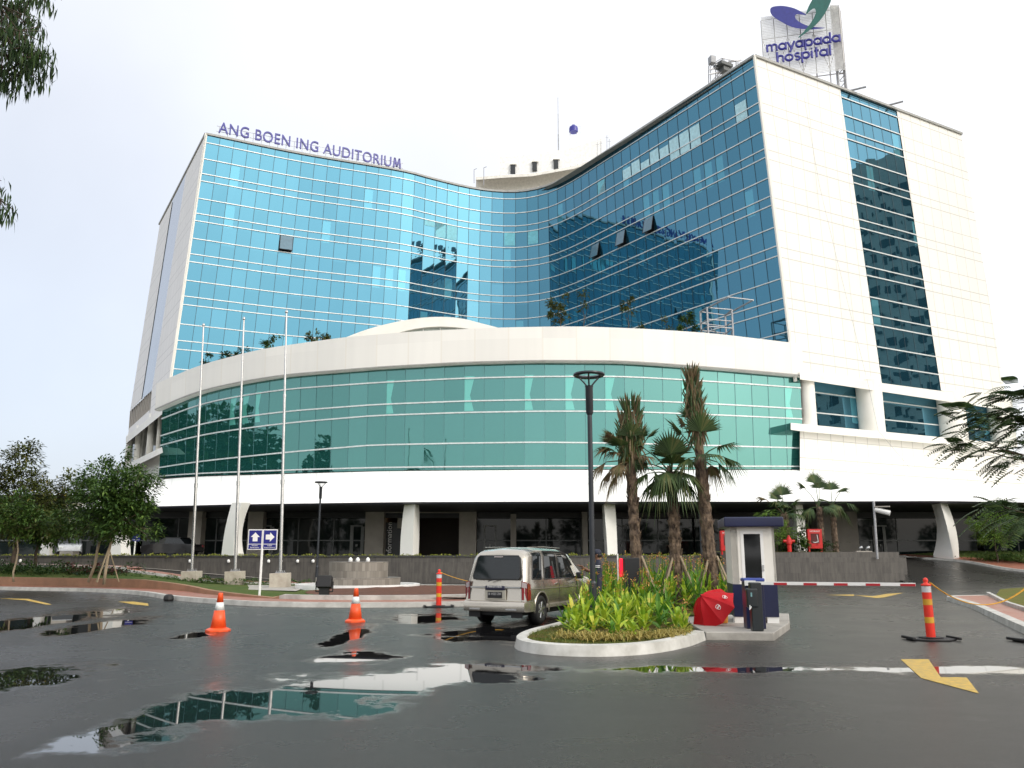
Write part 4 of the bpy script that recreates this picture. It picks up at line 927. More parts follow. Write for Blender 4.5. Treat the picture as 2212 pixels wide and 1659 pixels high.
mb.tube([Vector((lb_[1].x + 1.2, lb_[1].y - 2.2, ztp + .2)), Vector((lb_[2].x + 1.2, lb_[2].y - 2.0, ztp + .2))], .05, 5)
mb.build('scaffold_tubes', M['galv'], sf)
# ---------------------------------------------------------------- leaves
def leafm(name, a, b, c=None, rough=.55):
    m, t, p = mat(name); o = N(t, 'ShaderNodeNewGeometry').outputs['Random Per Island']
    cr_ = N(t, 'ShaderNodeValToRGB', {0: o}); cr_.color_ramp.elements[0].color = (*a, 1); cr_.color_ramp.elements[1].color = (*b, 1)
    if c: q = cr_.color_ramp.elements.new(.85); q.color = (*b, 1); cr_.color_ramp.elements[2].color = (*c, 1)
    t.links.new(cr_.outputs[0], p.inputs['Base Color']); sp(p, r=rough, spec=.3)
    tr = N(t, 'ShaderNodeBsdfTranslucent', {0: cr_.outputs[0]}).outputs[0]
    t.links.new(N(t, 'ShaderNodeMixShader', {0: .25, 1: p.outputs[0], 2: tr}).outputs[0], t.nodes['Material Output'].inputs[0]); return m
M['leaf_dark'] = leafm('leaf_dark', (.012, .032, .010), (.035, .075, .016), (.07, .12, .02))
M['leaf_mid'] = leafm('leaf_mid', (.030, .070, .012), (.075, .14, .025), (.13, .20, .04))
M['leaf_olive'] = leafm('leaf_olive', (.05, .065, .015), (.10, .12, .03), (.20, .16, .03))
M['leaf_fine'] = leafm('leaf_fine', (.12, .22, .035), (.22, .36, .07), (.32, .42, .12))
M['palm_green'] = leafm('palm_green', (.025, .05, .016), (.065, .11, .035), (.16, .16, .06))
M['palm_brown'] = leafm('palm_brown', (.10, .07, .035), (.20, .15, .08), (.10, .12, .04))
M['canna'] = leafm('canna_leaf', (.17, .31, .02), (.40, .52, .04), (.58, .50, .08), .4)
M['canna_deep'] = leafm('canna_deep', (.05, .16, .015), (.13, .28, .03), None, .4)
M['canna_flower'] = leafm('canna_flower', (.55, .25, .06), (.60, .35, .12), (.50, .04, .02))
M['straw'] = leafm('straw_leaf', (.28, .24, .06), (.42, .33, .10), (.20, .24, .05))
M['hedge_y'] = leafm('hedge_yellow', (.20, .24, .03), (.38, .38, .06), (.12, .18, .03))
def rv(r=1.0): 
    while True:
        v = Vector((random.uniform(-1, 1), random.uniform(-1, 1), random.uniform(-1, 1)))
        if v.length < 1: return v * r
def quadleaf(mb, c, d, l, w, up=Vector((0, 0, 1)), bend=.2):
    d = d.normalized(); s = d.cross(up); s = s.normalized() if s.length > 1e-3 else Vector((1, 0, 0))
    m = c + d * l * .45 - up * bend * l * .1; t = c + d * l - up * bend * l
    mb.face([c, m + s * w, t, m - s * w])
def pinnate(mb, c, d, L, n=9, ll=.1, droop=.5):
    """a feather leaf: leaflet pairs along a drooping rib"""
    d = d.normalized(); s = d.cross(Vector((0, 0, 1))); s = s.normalized() if s.length > 1e-3 else Vector((1, 0, 0))
    for k in range(n):
        t = (k + 1) / n; p = c + d * L * t - Vector((0, 0, 1)) * droop * L * t * t; w = ll * (1.1 - .6 * abs(t - .45))
        for sd in (-1, 1):
            q = p + (s * sd + d * .35).normalized() * w - Vector((0, 0, .25 * w)); e2 = d * (L / n * .42)
            mb.face([p - e2 * .6, q - e2 * .4, q + e2 * .9, p + e2])
def limb(mb, a, b, r0, r1, n=4, wob=.1):
    a, b = Vector(a), Vector(b); L = (b - a).length; pts = [a.lerp(b, k / n) + (rv(wob * L * .3) if 0 < k < n else Vector()) for k in range(n + 1)]
    mb.tube(pts, [lerp(r0, r1, k / n) for k in range(n + 1)], 6); return pts
def tree(name, label, base, h, crowns, m, kind='pin', tr=.1, n=900, L=.5, group=None, lean=(0, 0), trunkm=None, ll=.11, cat='tree', stakes=0):
    """crowns = (dx, dy, z, rx, rz) foliage clumps relative to base"""
    t = thing(name, label, cat, base, 0, group); tb = MB(); B = Vector((0, 0, -.1)); T = Vector((lean[0], lean[1], h * .55))
    pts = limb(tb, B, T, tr, tr * .6, 5, .12)
    cb = MB(); tot = sum(c[3] * c[3] * c[4] for c in crowns)
    for (dx, dy, z, rx, rz) in crowns:
        C = Vector((dx, dy, z)); st = pts[random.choice((-1, -1, -2))]; p2 = limb(tb, st, C - Vector((0, 0, rz * .3)), tr * .45, tr * .12, 4, .15)
        for _ in range(4): limb(tb, p2[-2], C + rv(1) * rx * .7, tr * .15, tr * .05, 2)
        k = max(8, int(n * rx * rx * rz / tot))
        subs = [C + Vector((q.x * rx, q.y * rx, q.z * rz)) for q in (rv() for _ in range(max(3, k // 9)))]
        for i in range(k):
            q = random.choice(subs) + rv(rx * .28); d = (q - C); d.z *= .3; d = d.normalized() + rv(.6)
            if kind == 'pin': pinnate(cb, q, d, L * random.uniform(.7, 1.2), 8, ll)
            elif kind == 'fine':
                d = Vector((d.x, d.y, -abs(d.z) * .5 + .3 + random.uniform(-.4, .5)))
                for _2 in range(5): quadleaf(cb, q + rv(.15), d + rv(.5), L * random.uniform(.6, 1.2), L * .08)
            else:
                for _2 in range(4): quadleaf(cb, q + rv(.2), d + rv(.9), L * random.uniform(.6, 1.2), L * .22)
    tb.build('trunk', trunkm or M['trunk'], t, local=True, smooth=True); cb.build('crown', m, t, local=True, weld=False)
    if stakes:
        for k in range(stakes):
            a = 2 * math.pi * k / stakes + .5; sb = MB(); sb.tube([Vector((math.cos(a) * .6, math.sin(a) * .6, 0)), Vector((lean[0] * .4, lean[1] * .4, 1.5))], .025, 5); sb.build('stake', mk('stake_wood', (.30, .24, .15), .8) if 'stake_wood' not in bpy.data.materials else bpy.data.materials['stake_wood'], t, local=True)
    return t
# terrace plants
def tz(u, v, Y, z=17.2):
    p = atY(u, v, Y); p.z = z; return p
for u, v, Yp, w_, m_, l in ((448, 775, 74, .5, 'leaf_dark', 'tiny dark shrub at the far left end of the parapet'), (486, 768, 72, .75, 'leaf_dark', 'dark green young tree on the terrace left of the middle flagpole top'), (521, 762, 71, .6, 'leaf_dark', 'narrow dark young tree on the terrace beside the middle flagpole'),
                            (586, 733, 69, .95, 'leaf_mid', 'pale bushy young tree on the terrace left of the right flagpole'), (672, 727, 67, .7, 'leaf_olive', 'sparse twiggy shrub on the terrace right of the flagpoles'), (703, 728, 67, .55, 'leaf_olive', 'thin twiggy shrub nearest the skylight arch')):
    z = atY(u, v, Yp).z; tree('terrace_plant', l, (tz(u, v, Yp).x, Yp, 17.2), z - 16.6, [(0, 0, z - 17.5, w_ * .8, w_ * .7), (w_ * .3, 0, z - 17.0, w_ * .5, w_ * .5)], M[m_], 'leaf', .04, 60, .35, 'young plants on the podium terrace', cat='plant')
for u, v, Yp, h_, w_, m_, n_, l in ((1210, 660, 66, 4.6, .95, 'leaf_olive', 170, 'leafy olive coloured sapling on the terrace by the concave glass'), (1262, 640, 66, 4.9, .5, 'leaf_olive', 24, 'almost bare forked sapling with curling twigs on the terrace'), (1356, 655, 66, 3.9, .55, 'leaf_olive', 55, 'thin yellow green sapling on the terrace midway along the dark glass'),
                               (1438, 692, 66, 2.4, .35, 'leaf_olive', 12, 'bare twiggy sapling on the terrace left of the round bush'), (1482, 685, 66, 2.2, .6, 'leaf_mid', 110, 'small round green bush tree next to the steel frame'), (1390, 708, 66, 1.0, .4, 'leaf_olive', 30, 'low olive shrub peeping over the parapet'), (1500, 712, 66, .9, .45, 'leaf_dark', 40, 'low dark shrub at the foot of the steel frame')):
    z = atY(u, v, Yp).z; tree('terrace_plant', l, (tz(u, v, Yp).x, Yp, 17.2), z - 15.8, [(0, 0, z - 17.2, w_, w_ * .9), (-.3, 0, z - 18.1, w_ * .7, w_ * .7), (.35, 0, z - 17.9, w_ * .5, w_ * .5)], M[m_], 'leaf', .05, n_, .32, 'young plants on the podium terrace', cat='plant')
# ropes and brackets on the right wall
mb = MB(); rp = [wall(1737, 210, .4), wall(1770, 400, .35), wall(1808, 560, .35), wall(1876, 832, .9), wall(1897, 930, 1.2), atY(1972, 1018, 72)]; mb.tube([Vector(p) for p in rp], .014, 4); tag(mb.build('rope', M['galv']), 'long thin safety rope hanging down the cream right wall from the roof', 'rope')
for u, l in ((1975, 'left of the two on the canopy'), (2053, 'right of the two on the canopy')):
    p = atY(u, 1024, tab(CTY, u) - 2.5); mb = MB(); mb.tube([p + Vector((-.5, 0, -.1)), p + Vector((.1, 0, .1)), p + Vector((.6, 0, -.1))], .06, 5); mb.tube([p + Vector((-.1, 0, 0)), p + Vector((-.2, 0, .5))], .05, 5)
    tag(mb.build('roof_bracket', M['lamp_grey']), 'small dark anchor bracket, ' + l + ' roof', 'bracket', 'anchor brackets on the canopy roof')
# ================================================================ STREET FURNITURE
def copy_tree(o, parent=None):
    c = o.copy(); col.objects.link(c); c.parent = parent
    for ch in list(o.children): copy_tree(ch, c)
    return c
# flagpoles
def flagpole():
    t = thing('flagpole', '', 'flagpole'); MB().box((0, 0, .31), (.82, .82, .62)).build('plinth', mk('plinth_concrete', (.50, .46, .38), .7, (.38, .33, .27), 3), t, local=True, bevel=.02)
    mb = MB(); H_ = 12.6
    mb.lathe([(.085, .6), (.08, 4.6), (.078, 4.6)], 10); mb.lathe([(.095, 4.55), (.095, 4.75)], 10); mb.lathe([(.07, 4.7), (.066, 8.6)], 10); mb.lathe([(.08, 8.55), (.08, 8.7)], 10); mb.lathe([(.055, 8.7), (.045, H_)], 10)
    mb.build('pole', M['steel'], t, local=True, smooth=False); MB().lathe([(.05, H_), (.08, H_ + .04), (.08, H_ + .1), (.01, H_ + .18)], 10).build('truck', M['steel'], t, local=True)
    mb = MB(); mb.box((0, 0, .64), (.4, .4, .03))
    for a in (-1, 1):
        for b in (-1, 1): mb.lathe([(.02, .65), (.02, .73)], 6, (a * .15, b * .15, 0))
    mb.build('base_plate', M['galv'], t, local=True)
    return t
fl0 = flagpole()
for k, (u, v, sc_h, l) in enumerate(((413, 1262, .95, 'leftmost and shortest steel flagpole on a concrete plinth'), (507, 1263, 1.0, 'middle steel flagpole of the three on concrete plinths'), (605, 1268, 1.03, 'rightmost and tallest looking steel flagpole on a concrete plinth'))):
    o = fl0 if k == 0 else copy_tree(fl0); p = atZ(u, v, .15); o.location = (p.x, p.y, .14); tag(o, l, None, 'steel flagpoles on the lawn')
    tp3 = atY(*((440, 697), (527, 683), (619, 668))[k], p.y); o.rotation_euler = (0, math.atan2(tp3.x - p.x, tp3.z), 0); o.scale = (1, 1, (tp3.z - .14) / 12.78)
mb = MB(); mb.face([atZ(375, 1258, .16), atZ(350, 1268, .16), atZ(640, 1276, .16), atZ(665, 1266, .16)]); o = mb.build('flagpole_slab', M['conc']); o['kind'] = 'structure'
# ring lamps
def lamp(H_=5.65):
    t = thing('street_lamp', '', 'street lamp'); mb = MB(); mb.lathe([(.09, 0), (.085, .9), (.062, .95), (.055, H_ - 1.0), (.052, H_ - .9)], 14); mb.build('pole', M['lamp_grey'], t, local=True, smooth=False)
    mb = MB(); mb.lathe([(.055, H_ - .95), (.085, H_ - .9), (.088, H_ - .3), (.1, H_ - .26)], 14); soft(mb.build('lamp_neck', M['lamp_grey'], t, local=True))
    mb = MB(); n = 36; prof = [(.37, 0), (.36, .035), (.28, .045), (.24, .01), (.25, -.02), (.34, -.03)]
    vs = []; fs = []
    for k in range(n):
        a = 2 * math.pi * k / n
        for r, z in prof: vs.append((r * math.cos(a), r * math.sin(a), z + H_))
    m = len(prof)
    for k in range(n):
        for j in range(m): fs.append((k * m + j, ((k + 1) % n) * m + j, ((k + 1) % n) * m + (j + 1) % m, k * m + (j + 1) % m))
    mb.poly(vs, fs); soft(mb.build('ring_head', M['lamp_grey'], t, local=True))
    for k in range(3):
        a = 2 * math.pi * k / 3 + .4; MB().tube([(.04 * math.cos(a), .04 * math.sin(a), H_ - .28), (.16 * math.cos(a), .16 * math.sin(a), H_ - .14), (.29 * math.cos(a), .29 * math.sin(a), H_ - .01)], .02, 6).build('bracket_arm', M['lamp_grey'], t, local=True)
    return t
lp0 = lamp(); 
for k, (X, Y, z, l) in enumerate((((1276 - 1106) / F * 19.0, 19.0, .1, 'nearest grey ring headed street lamp rising out of the canna bed'), ((700 - 1106) / F * 48.6, 48, .1, 'far ring headed lamp post in front of the slate wall behind the floodlight'), ((1499 - 1106) / F * 47, 46, .1, 'slim lamp post half hidden behind the tallest palm'))):
    o = lp0 if k == 0 else copy_tree(lp0); o.location = (X, Y, z); tag(o, l, None, 'ring headed street lamps')
    if k == 2: o.rotation_euler = (0, 0, .7)
# cones
def cone():
    t = thing('traffic_cone', '', 'traffic cone'); orange = mk('cone_orange', (.85, .10, .02), .4, (.75, .08, .015), 6)
    mb = MB(); mb.lathe([(.20, .0), (.235, .0), (.235, .03), (.20, .055), (.15, .075)], 8); soft(mb.build('cone_base', orange, t, local=True))
    mb = MB(); mb.lathe([(.15, .06), (.098, .40)], 24); mb.lathe([(.066, .55), (.045, .72), (.042, .73), (.035, .735)], 24); mb.build('cone_body', orange, t, local=True, smooth=True)
    MB().lathe([(.0985, .40), (.067, .552)], 24).build('reflective_band', mk('reflective', (.72, .74, .72), .3), t, local=True, smooth=True)
    return t
cn = cone()
for k, (u, v, l) in enumerate(((471, 1366, 'orange traffic cone with a white band, the nearer one left on the wet road'), (767, 1346, 'orange traffic cone with a white band, the farther one in the middle of the road'))):
    o = cn if k == 0 else copy_tree(cn); p = atZ(u, v - 3, 0); o.location = (p.x, p.y, .0); o.scale = (1.12, 1.12, 1.1); tag(o, l, None, 'orange traffic cones'); o.rotation_euler = (0, 0, .4 + k)
# flexible delineator posts with chains
def bollard():
    t = thing('delineator_post', '', 'bollard'); rd = mk('post_red', (.80, .035, .015), .4, (.7, .03, .015), 5)
    mb = MB(); n = 8; vs = [(.46 * math.cos(2 * math.pi * k / n + .39), .46 * math.sin(2 * math.pi * k / n + .39) * .8) for k in range(n)]
    mb.prism(vs, 0, .035); mb.prism([(a * .5, b * .5) for a, b in vs], .035, .06); mb.box((.44, 0, .045), (.06, .5, .05)); mb.box((-.44, 0, .045), (.06, .5, .05)); mb.build('base', M['black'], t, local=True, bevel=.01)
    mb = MB(); mb.lathe([(.085, .06), (.085, 1.02), (.08, 1.03)], 18); mb.build('post', rd, t, local=True, smooth=False)
    for z in (.32, .66): MB().lathe([(.0865, z), (.0865, z + .11)], 18).build('yellow_band', mk('band_yellow', (.70, .38, .03), .35), t, local=True, smooth=False)
    MB().lathe([(.0865, .9), (.0865, 1.025)], 18).build('white_band', mk('band_white', (.65, .65, .66), .3), t, local=True, smooth=False)
    MB().lathe([(.095, 1.02), (.095, 1.05), (.05, 1.07), (.035, 1.09), (.05, 1.12), (.04, 1.16), (.01, 1.18)], 16).build('cap', rd, t, local=True, smooth=True)
    return t
bl = bollard()
pb = [(8.13, 16.74, 'red post with yellow bands on a black base, standing right of the barrier arm'), (10.02, 16.45, 'red post cut off by the right edge of the photo'), (-2.33, 27.2, 'red post with yellow bands behind the van left rear corner'), (1.0, 27.9, 'red post hidden behind the van at the end of the yellow chain')]
for k, (X, Y, l) in enumerate(pb):
    o = bl if k == 0 else copy_tree(bl); o.location = (X, Y, 0); tag(o, l, None, 'red delineator posts'); o.rotation_euler = (0, 0, .1 * k)
def chain(a, b, sag, l):
    a, b = Vector(a), Vector(b); n = int((b - a).length / .055); mb = MB()
    pts = [a.lerp(b, k / n) - Vector((0, 0, sag * 4 * (k / n) * (1 - k / n))) for k in range(n + 1)]
    for i in range(n):
        p, q = pts[i], pts[i + 1]; d = (q - p); s = d.normalized().cross(Vector((0, 0, 1)) if i % 2 else Vector((0, 1, 0)).cross(d.normalized())).normalized() * .022
        mb.tube([p - d * .15 - s, q + d * .15 - s, q + d * .25, q + d * .15 + s, p - d * .15 + s, p - d * .25, p - d * .15 - s], .0085, 4, cap=False)
    tag(mb.build('plastic_chain', mk('chain_yellow', (.80, .42, .03), .4) if 'chain_yellow' not in bpy.data.materials else bpy.data.materials['chain_yellow']), l, 'chain', 'yellow plastic chains')
chain((8.2, 16.7, 1.08), (10.0, 16.45, 1.06), .40, 'sagging yellow plastic chain between the posts at the right edge')
chain((-2.28, 27.2, 1.08), (1.0, 27.9, 1.05), .35, 'yellow plastic chain running from the left post behind the van')
# direction sign
p0 = atZ(560, 1290, .1); ds = thing('direction_sign', 'blue double direction sign with two white arrows on a white pole', 'sign', (p0.x, p0.y, .1))
Y0 = p0.y; blu = mk('sign_blue', (.010, .014, .20), .35); kx = Y0 / F * 1.02
def sgn(px, py): return (px * kx, 0, 0)
zt_, zb_ = atY(562, 1143, Y0).z - .1, atY(562, 1187, Y0).z - .1
MB().tube([(0, 0, -.1), (0, 0, zb_ + .03)], .045, 10).build('pole', M['white'], ds, local=True)
W2 = .54
for s in (-1, 1):
    mb = MB(); cx = s * (W2 / 2 + .005); cz = (zt_ + zb_) / 2; mb.box((cx, 0, cz), (W2, .03, zt_ - zb_)); pn = mb.build('sign_panel', M['white'], ds, local=True)
    mb = MB(); h1 = (zt_ - zb_) * .66; mb.box((cx, -.018, zt_ - .035 - h1 / 2), (W2 - .07, .01, h1)); mb.box((cx, -.018, zb_ + .03 + ((zt_ - zb_) - h1 - .09) / 2), (W2 - .07, .01, (zt_ - zb_) - h1 - .09)); mb.build('blue_field', blu, pn, local=True)
    mb = MB(); c = Vector((cx, -.026, zt_ - .035 - h1 / 2)); ar = [(0, .17), (.17, .0), (.09, 0), (.09, -.16), (-.09, -.16), (-.09, 0), (-.17, 0)]
    if s > 0: ar = [(b, -a) for a, b in ar]
    mb.face([c + Vector((a, 0, b)) for a, b in ar]); mb.build('arrow', M['white'], pn, local=True)
    for j, tx in enumerate((('Khusus', 'Ambulance') if s < 0 else ('Lobby', 'Gawat Darurat'))):
        text_mesh('lettering', tx, .075 if j == 0 or s < 0 else .066, M['white'], None, frame((cx, -.027, zb_ + .135 - j * .075), (1, 0, 0), (0, 0, 1)), ext=.001).parent = pn
# small sign at left
p1 = atZ(286, 1237, .5); s2 = thing('small_sign', 'small blue sign on a slim white pole under the left trees', 'sign', p1)
MB().tube([(0, 0, -.2), (0, 0, 2.05)], .045, 8).build('pole', M['white'], s2, local=True); MB().box((.05, 0, 2.25), (.50, .04, .42)).build('sign_panel', blu, s2, local=True)
mb = MB(); mb.box((.05, -.025, 2.13), (.44, .01, .02)); mb.box((.12, -.025, 2.3), (.2, .01, .03)); mb.build('lettering', M['white'], s2, local=True)
# fountain planter
fo = thing('stone_fountain', 'round two tier slate fountain with white kerb ring in the mulch bed', 'fountain', (-7.15, 39.6, .2))
MB().lathe([(2.85, -.1), (2.85, .13), (2.62, .13), (2.62, .0)], 48).build('white_ring', M['white'], fo, local=True, smooth=False)
def drum(mb, r, z0, z1, n=40):
    for k in range(n):
        a, b = 2 * math.pi * k / n, 2 * math.pi * (k + 1) / n
        P = [(r * math.cos(a), r * math.sin(a), z0), (r * math.cos(b), r * math.sin(b), z0), (r * math.cos(b), r * math.sin(b), z1), (r * math.cos(a), r * math.sin(a), z1)]
        mb.face(P, [(k * .28, z0), (k * .28 + .28, z0), (k * .28 + .28, z1), (k * .28, z1)])
    mb.face([(r * math.cos(2 * math.pi * k / n), r * math.sin(2 * math.pi * k / n), z1) for k in range(n)])
def fstone():
    m, t, p = mat('fountain_stone'); uv = N(t, 'ShaderNodeTexCoord').outputs['UV']
    b = N(t, 'ShaderNodeTexBrick', {'Vector': uv, 'Color1': (.17, .15, .125, 1), 'Color2': (.27, .245, .21, 1), 'Mortar': (.12, .11, .1, 1), 'Scale': 1, 'Mortar Size': .005, 'Brick Width': .2, 'Row Height': .36})
    t.links.new(b.outputs[0], p.inputs['Base Color']); sp(p, r=.5); return m
fs_ = fstone()
mb = MB(); drum(mb, 1.95, 0, .42); mb.build('lower_tier', fs_, fo, local=True); mb = MB(); drum(mb, 1.36, .42, 1.13); mb.build('upper_tier', fs_, fo, local=True)
for a, b in ((-.3, -.5), (.05, -.6), (.5, -.5)): MB().lathe([(.1, 1.1), (.09, 1.25), (.04, 1.32), (.01, 1.33)], 10, (a, b, 0)).build('nozzle', M['white'], fo, local=True, smooth=True)
# floodlight
p2 = atZ(700, 1287, .2); fd = thing('floodlight', 'black box floodlight on a short stand in the mulch facing the fountain', 'floodlight', p2)
MB().box((0, 0, .48), (.52, .32, .42), M=Matrix.Rotation(-.25, 3, 'X')).build('lamp_housing', M['black'], fd, local=True, bevel=.03); MB().box((0, 0, .14), (.34, .2, .3)).build('stand', M['black'], fd, local=True, bevel=.01)
mb = MB(); mb.tube([(-.3, 0, .15), (-.3, 0, .5)], .02, 5); mb.tube([(.3, 0, .15), (.3, 0, .5)], .02, 5); mb.tube([(-.3, 0, .15), (.3, 0, .15)], .02, 5); mb.build('yoke', M['black'], fd, local=True)
# wall spotlights
def spot():
    t = thing('wall_spotlight', '', 'spotlight'); MB().lathe([(.07, 0), (.09, .05), (.09, .16), (.03, .2)], 10).build('spot_body', M['white'], t, local=True, smooth=True); MB().box((0, .06, .05), (.08, .14, .05)).build('bracket', M['white'], t, local=True); return t
s0 = spot(); first = True
def wallY(X):
    for a, b in zip(WP, WP[1:]):
        if a.x <= X <= b.x: return lerp(a.y, b.y, (X - a.x) / (b.x - a.x))
    return WP[-1].y
for u, l in ((21, 'leftmost in the row under the trees'), (50, 'second from the left under the trees'), (88, 'between the left tree trunks'), (439, 'beside the left flagpole'), (519, 'just right of the middle flagpole'), (602, 'behind the right flagpole'), (628, 'right of the right flagpole'), (662, 'left of the far lamp post'), (694, 'next to the far lamp post'), (1517, 'left of the booth')):
    Yw = 51.5
    for _ in range(5): Yw = wallY((u - 1106) / F * Yw * 1.02) - .12
    o = s0 if first else copy_tree(s0); first = False; o.location = ((u - 1106) / F * Yw * 1.02, Yw, 1.18); tag(o, 'tiny white spotlight fixed to the dark retaining wall, ' + l, None, 'white spotlights along the retaining wall')
# ================================================================ BOOTH AND BARRIER
sl_ = [(3.76, 16.75), (5.05, 16.62), (6.2, 19.2), (7.1, 22.0), (4.6, 22.6), (3.95, 19.5)]
pf = MB(); pf.prism(sl_, -.02, .15); o = pf.build('booth_platform', M['conc'], bevel=.02); o['kind'] = 'structure'
KB = thing('guard_booth', 'small white and navy guard booth with dark door and flat navy roof', 'booth', (4.92, 18.98, .15), R(-9))
W_, D_ = .95, 1.35
wm = mk('booth_white', (.78, .76, .70), .4, (.70, .68, .62), 1.5)
mb = MB()
for x0, x1, y0, y1 in ((0, .15, 0, D_), (W_ - .24, W_, 0, .06), (0, .22, 0, .06), (0, W_, D_ - .05, D_)): mb.bbox((x0, y0, .83), (x1, y1, 2.1))
mb.bbox((W_ - .05, 0, .83), (W_, .28, 2.1)); mb.bbox((W_ - .05, D_ - .12, .83), (W_, D_, 2.1)); mb.bbox((W_ - .049, .28, 1.95), (W_, D_ - .12, 2.1)); mb.bbox((.22, 0, 2.0), (W_ - .24, .06, 2.1))
mb.build('upper_wall', wm, KB, local=True)
mb = MB(); mb.bbox((-.004, -.004, .13), (W_ + .004, D_, .83)); mb.build('lower_wall', M['navy'], KB, local=True)
for x0, x1 in ((0, .2), (W_ - .25, W_)): MB().bbox((x0, .01, 0), (x1, .35, .13)).build('plinth_foot', M['white'], KB, local=True)
MB().bbox((W_ - .2, .4, 0), (W_, D_, .13)).build('plinth_foot', M['white'], KB, local=True)
MB().bbox((-.14, -.2, 2.08), (W_ + .20, D_ + .2, 2.30)).build('roof', M['navy'], KB, local=True, bevel=.03)
mb = MB()
for a, b in (((.22, -.012, .84), (.285, .05, 2.0)), ((W_ - .305, -.012, .84), (W_ - .24, .05, 2.0)), ((.285, -.012, 1.93), (W_ - .305, .05, 2.0)), ((.285, -.012, .84), (W_ - .305, .05, .92))): mb.bbox(a, b)
dd = mb.build('door', M['white'], KB, local=True); MB().bbox((.285, .015, .92), (W_ - .305, .03, 1.93)).build('door_glass', mk('booth_glass', (.008, .009, .011), .05), dd, local=True)
MB().bbox((W_ - .29, -.045, 1.12), (W_ - .26, -.012, 1.25)).build('handle', M['steel'], dd, local=True)
mb = MB()
for a, b in (((W_ - .01, .28, .90), (W_ + .035, .33, 1.96)), ((W_ - .01, D_ - .17, .90), (W_ + .035, D_ - .12, 1.96)), ((W_ - .01, .33, 1.91), (W_ + .035, D_ - .17, 1.96)), ((W_ - .01, .33, .90), (W_ + .035, D_ - .17, .95)), ((W_ - .01, .33, 1.42), (W_ + .033, D_ - .17, 1.46)), ((W_ - .01, .72, .95), (W_ + .03, .76, 1.91))): mb.bbox(a, b)
wd = mb.build('side_window', M['white'], KB, local=True); MB().bbox((W_ + .002, .33, .95), (W_ + .012, D_ - .17, 1.91)).build('window_glass', bpy.data.materials['booth_glass'], wd, local=True)
bg_ = thing('barrier_gate', 'navy boom barrier with red and white striped arm across the entry lane', 'barrier', (4.96, 17.55, .15), R(-4))
MB().bbox((-.19, -.15, 0), (.19, .2, .93)).build('cabinet', M['navy'], bg_, local=True, bevel=.015); MB().bbox((-.21, -.17, .93), (.21, .22, 1.0)).build('cabinet_lid', mk('lid_blue', (.03, .06, .30), .35), bg_, local=True, bevel=.02)
dA = Vector((3.0, -.72, 0)); L_ = 3.12; Mr = math.atan2(-.85 + .21, 3.0)
def armpt(x): return Vector((math.cos(Mr) * x, math.sin(Mr) * x - .24, 0))
def armbox(mb, x0, x1, h=.062, y=.02, g_=0):
    c = armpt((x0 + x1) / 2); mb.box((c.x, c.y, .905), (x1 - x0, y * 2 + g_, h), rz=Mr); return mb
armbox(MB(), -.19, 2.98).build('arm', M['white'], bg_, local=True)
MB().box((*armpt(-.1).xy, .905), (.22, .09, .10), rz=Mr).build('arm_clamp', M['white'], bg_, local=True)
Lx = [(lerp(-.19, 2.98, (a - 30) / 1298.), lerp(-.19, 2.98, (b - 30) / 1298.)) for a, b in ((255, 358), (487, 590), (720, 825), (960, 1068), (1215, 1326))]
for a, b in Lx: c = armpt((a + b) / 2); MB().box((c.x, c.y, .895), (b - a, .046, .046), rz=Mr).build('red_stripe', mk('stripe_red', (.45, .01, .02), .35) if 'stripe_red' not in bpy.data.materials else bpy.data.materials['stripe_red'], bg_, local=True)
tk = thing('ticket_post', 'black ticket machine post in front of the navy barrier cabinet', 'ticket machine', (4.83, 16.95, .15)); 
MB().bbox((-.11, -.08, 0), (.11, .1, .93)).build('post', mk('post_black', (.012, .018, .022), .3), tk, local=True, bevel=.02); mb = MB(); mb.bbox((-.2, -.12, .45), (.02, .04, .82)); hd = mb.build('reader_box', bpy.data.materials['post_black'], tk, local=True, bevel=.03)
MB().bbox((-.13, -.128, .66), (-.10, -.12, .74)).build('slot_light', mk('slot', (.2, .4, .42), .3), hd, local=True); MB().tube([(-.13, -.12, .47), (-.17, -.15, .42), (-.16, -.15, .5)], .012, 5).build('ticket', M['white'], hd, local=True)
# second barrier on the exit side of the island
b2 = thing('barrier_cabinet', 'dark barrier cabinet with a red lamp strip behind the canna bed', 'barrier', (3.02, 22.6, .1))
MB().bbox((-.05, -.15, 0), (.36, .2, 1.45)).build('cabinet', M['black_panel'], b2, local=True, bevel=.02); MB().bbox((-.16, -.06, .95), (-.07, 0, 1.43)).build('red_lamp', emis('red_lamp', (1, .01, .04), .9), b2, local=True, bevel=.02); MB().tube([(-.2, 0, 0), (-.2, 0, 1.55)], .02, 6).build('lamp_pole', M['white'], b2, local=True)
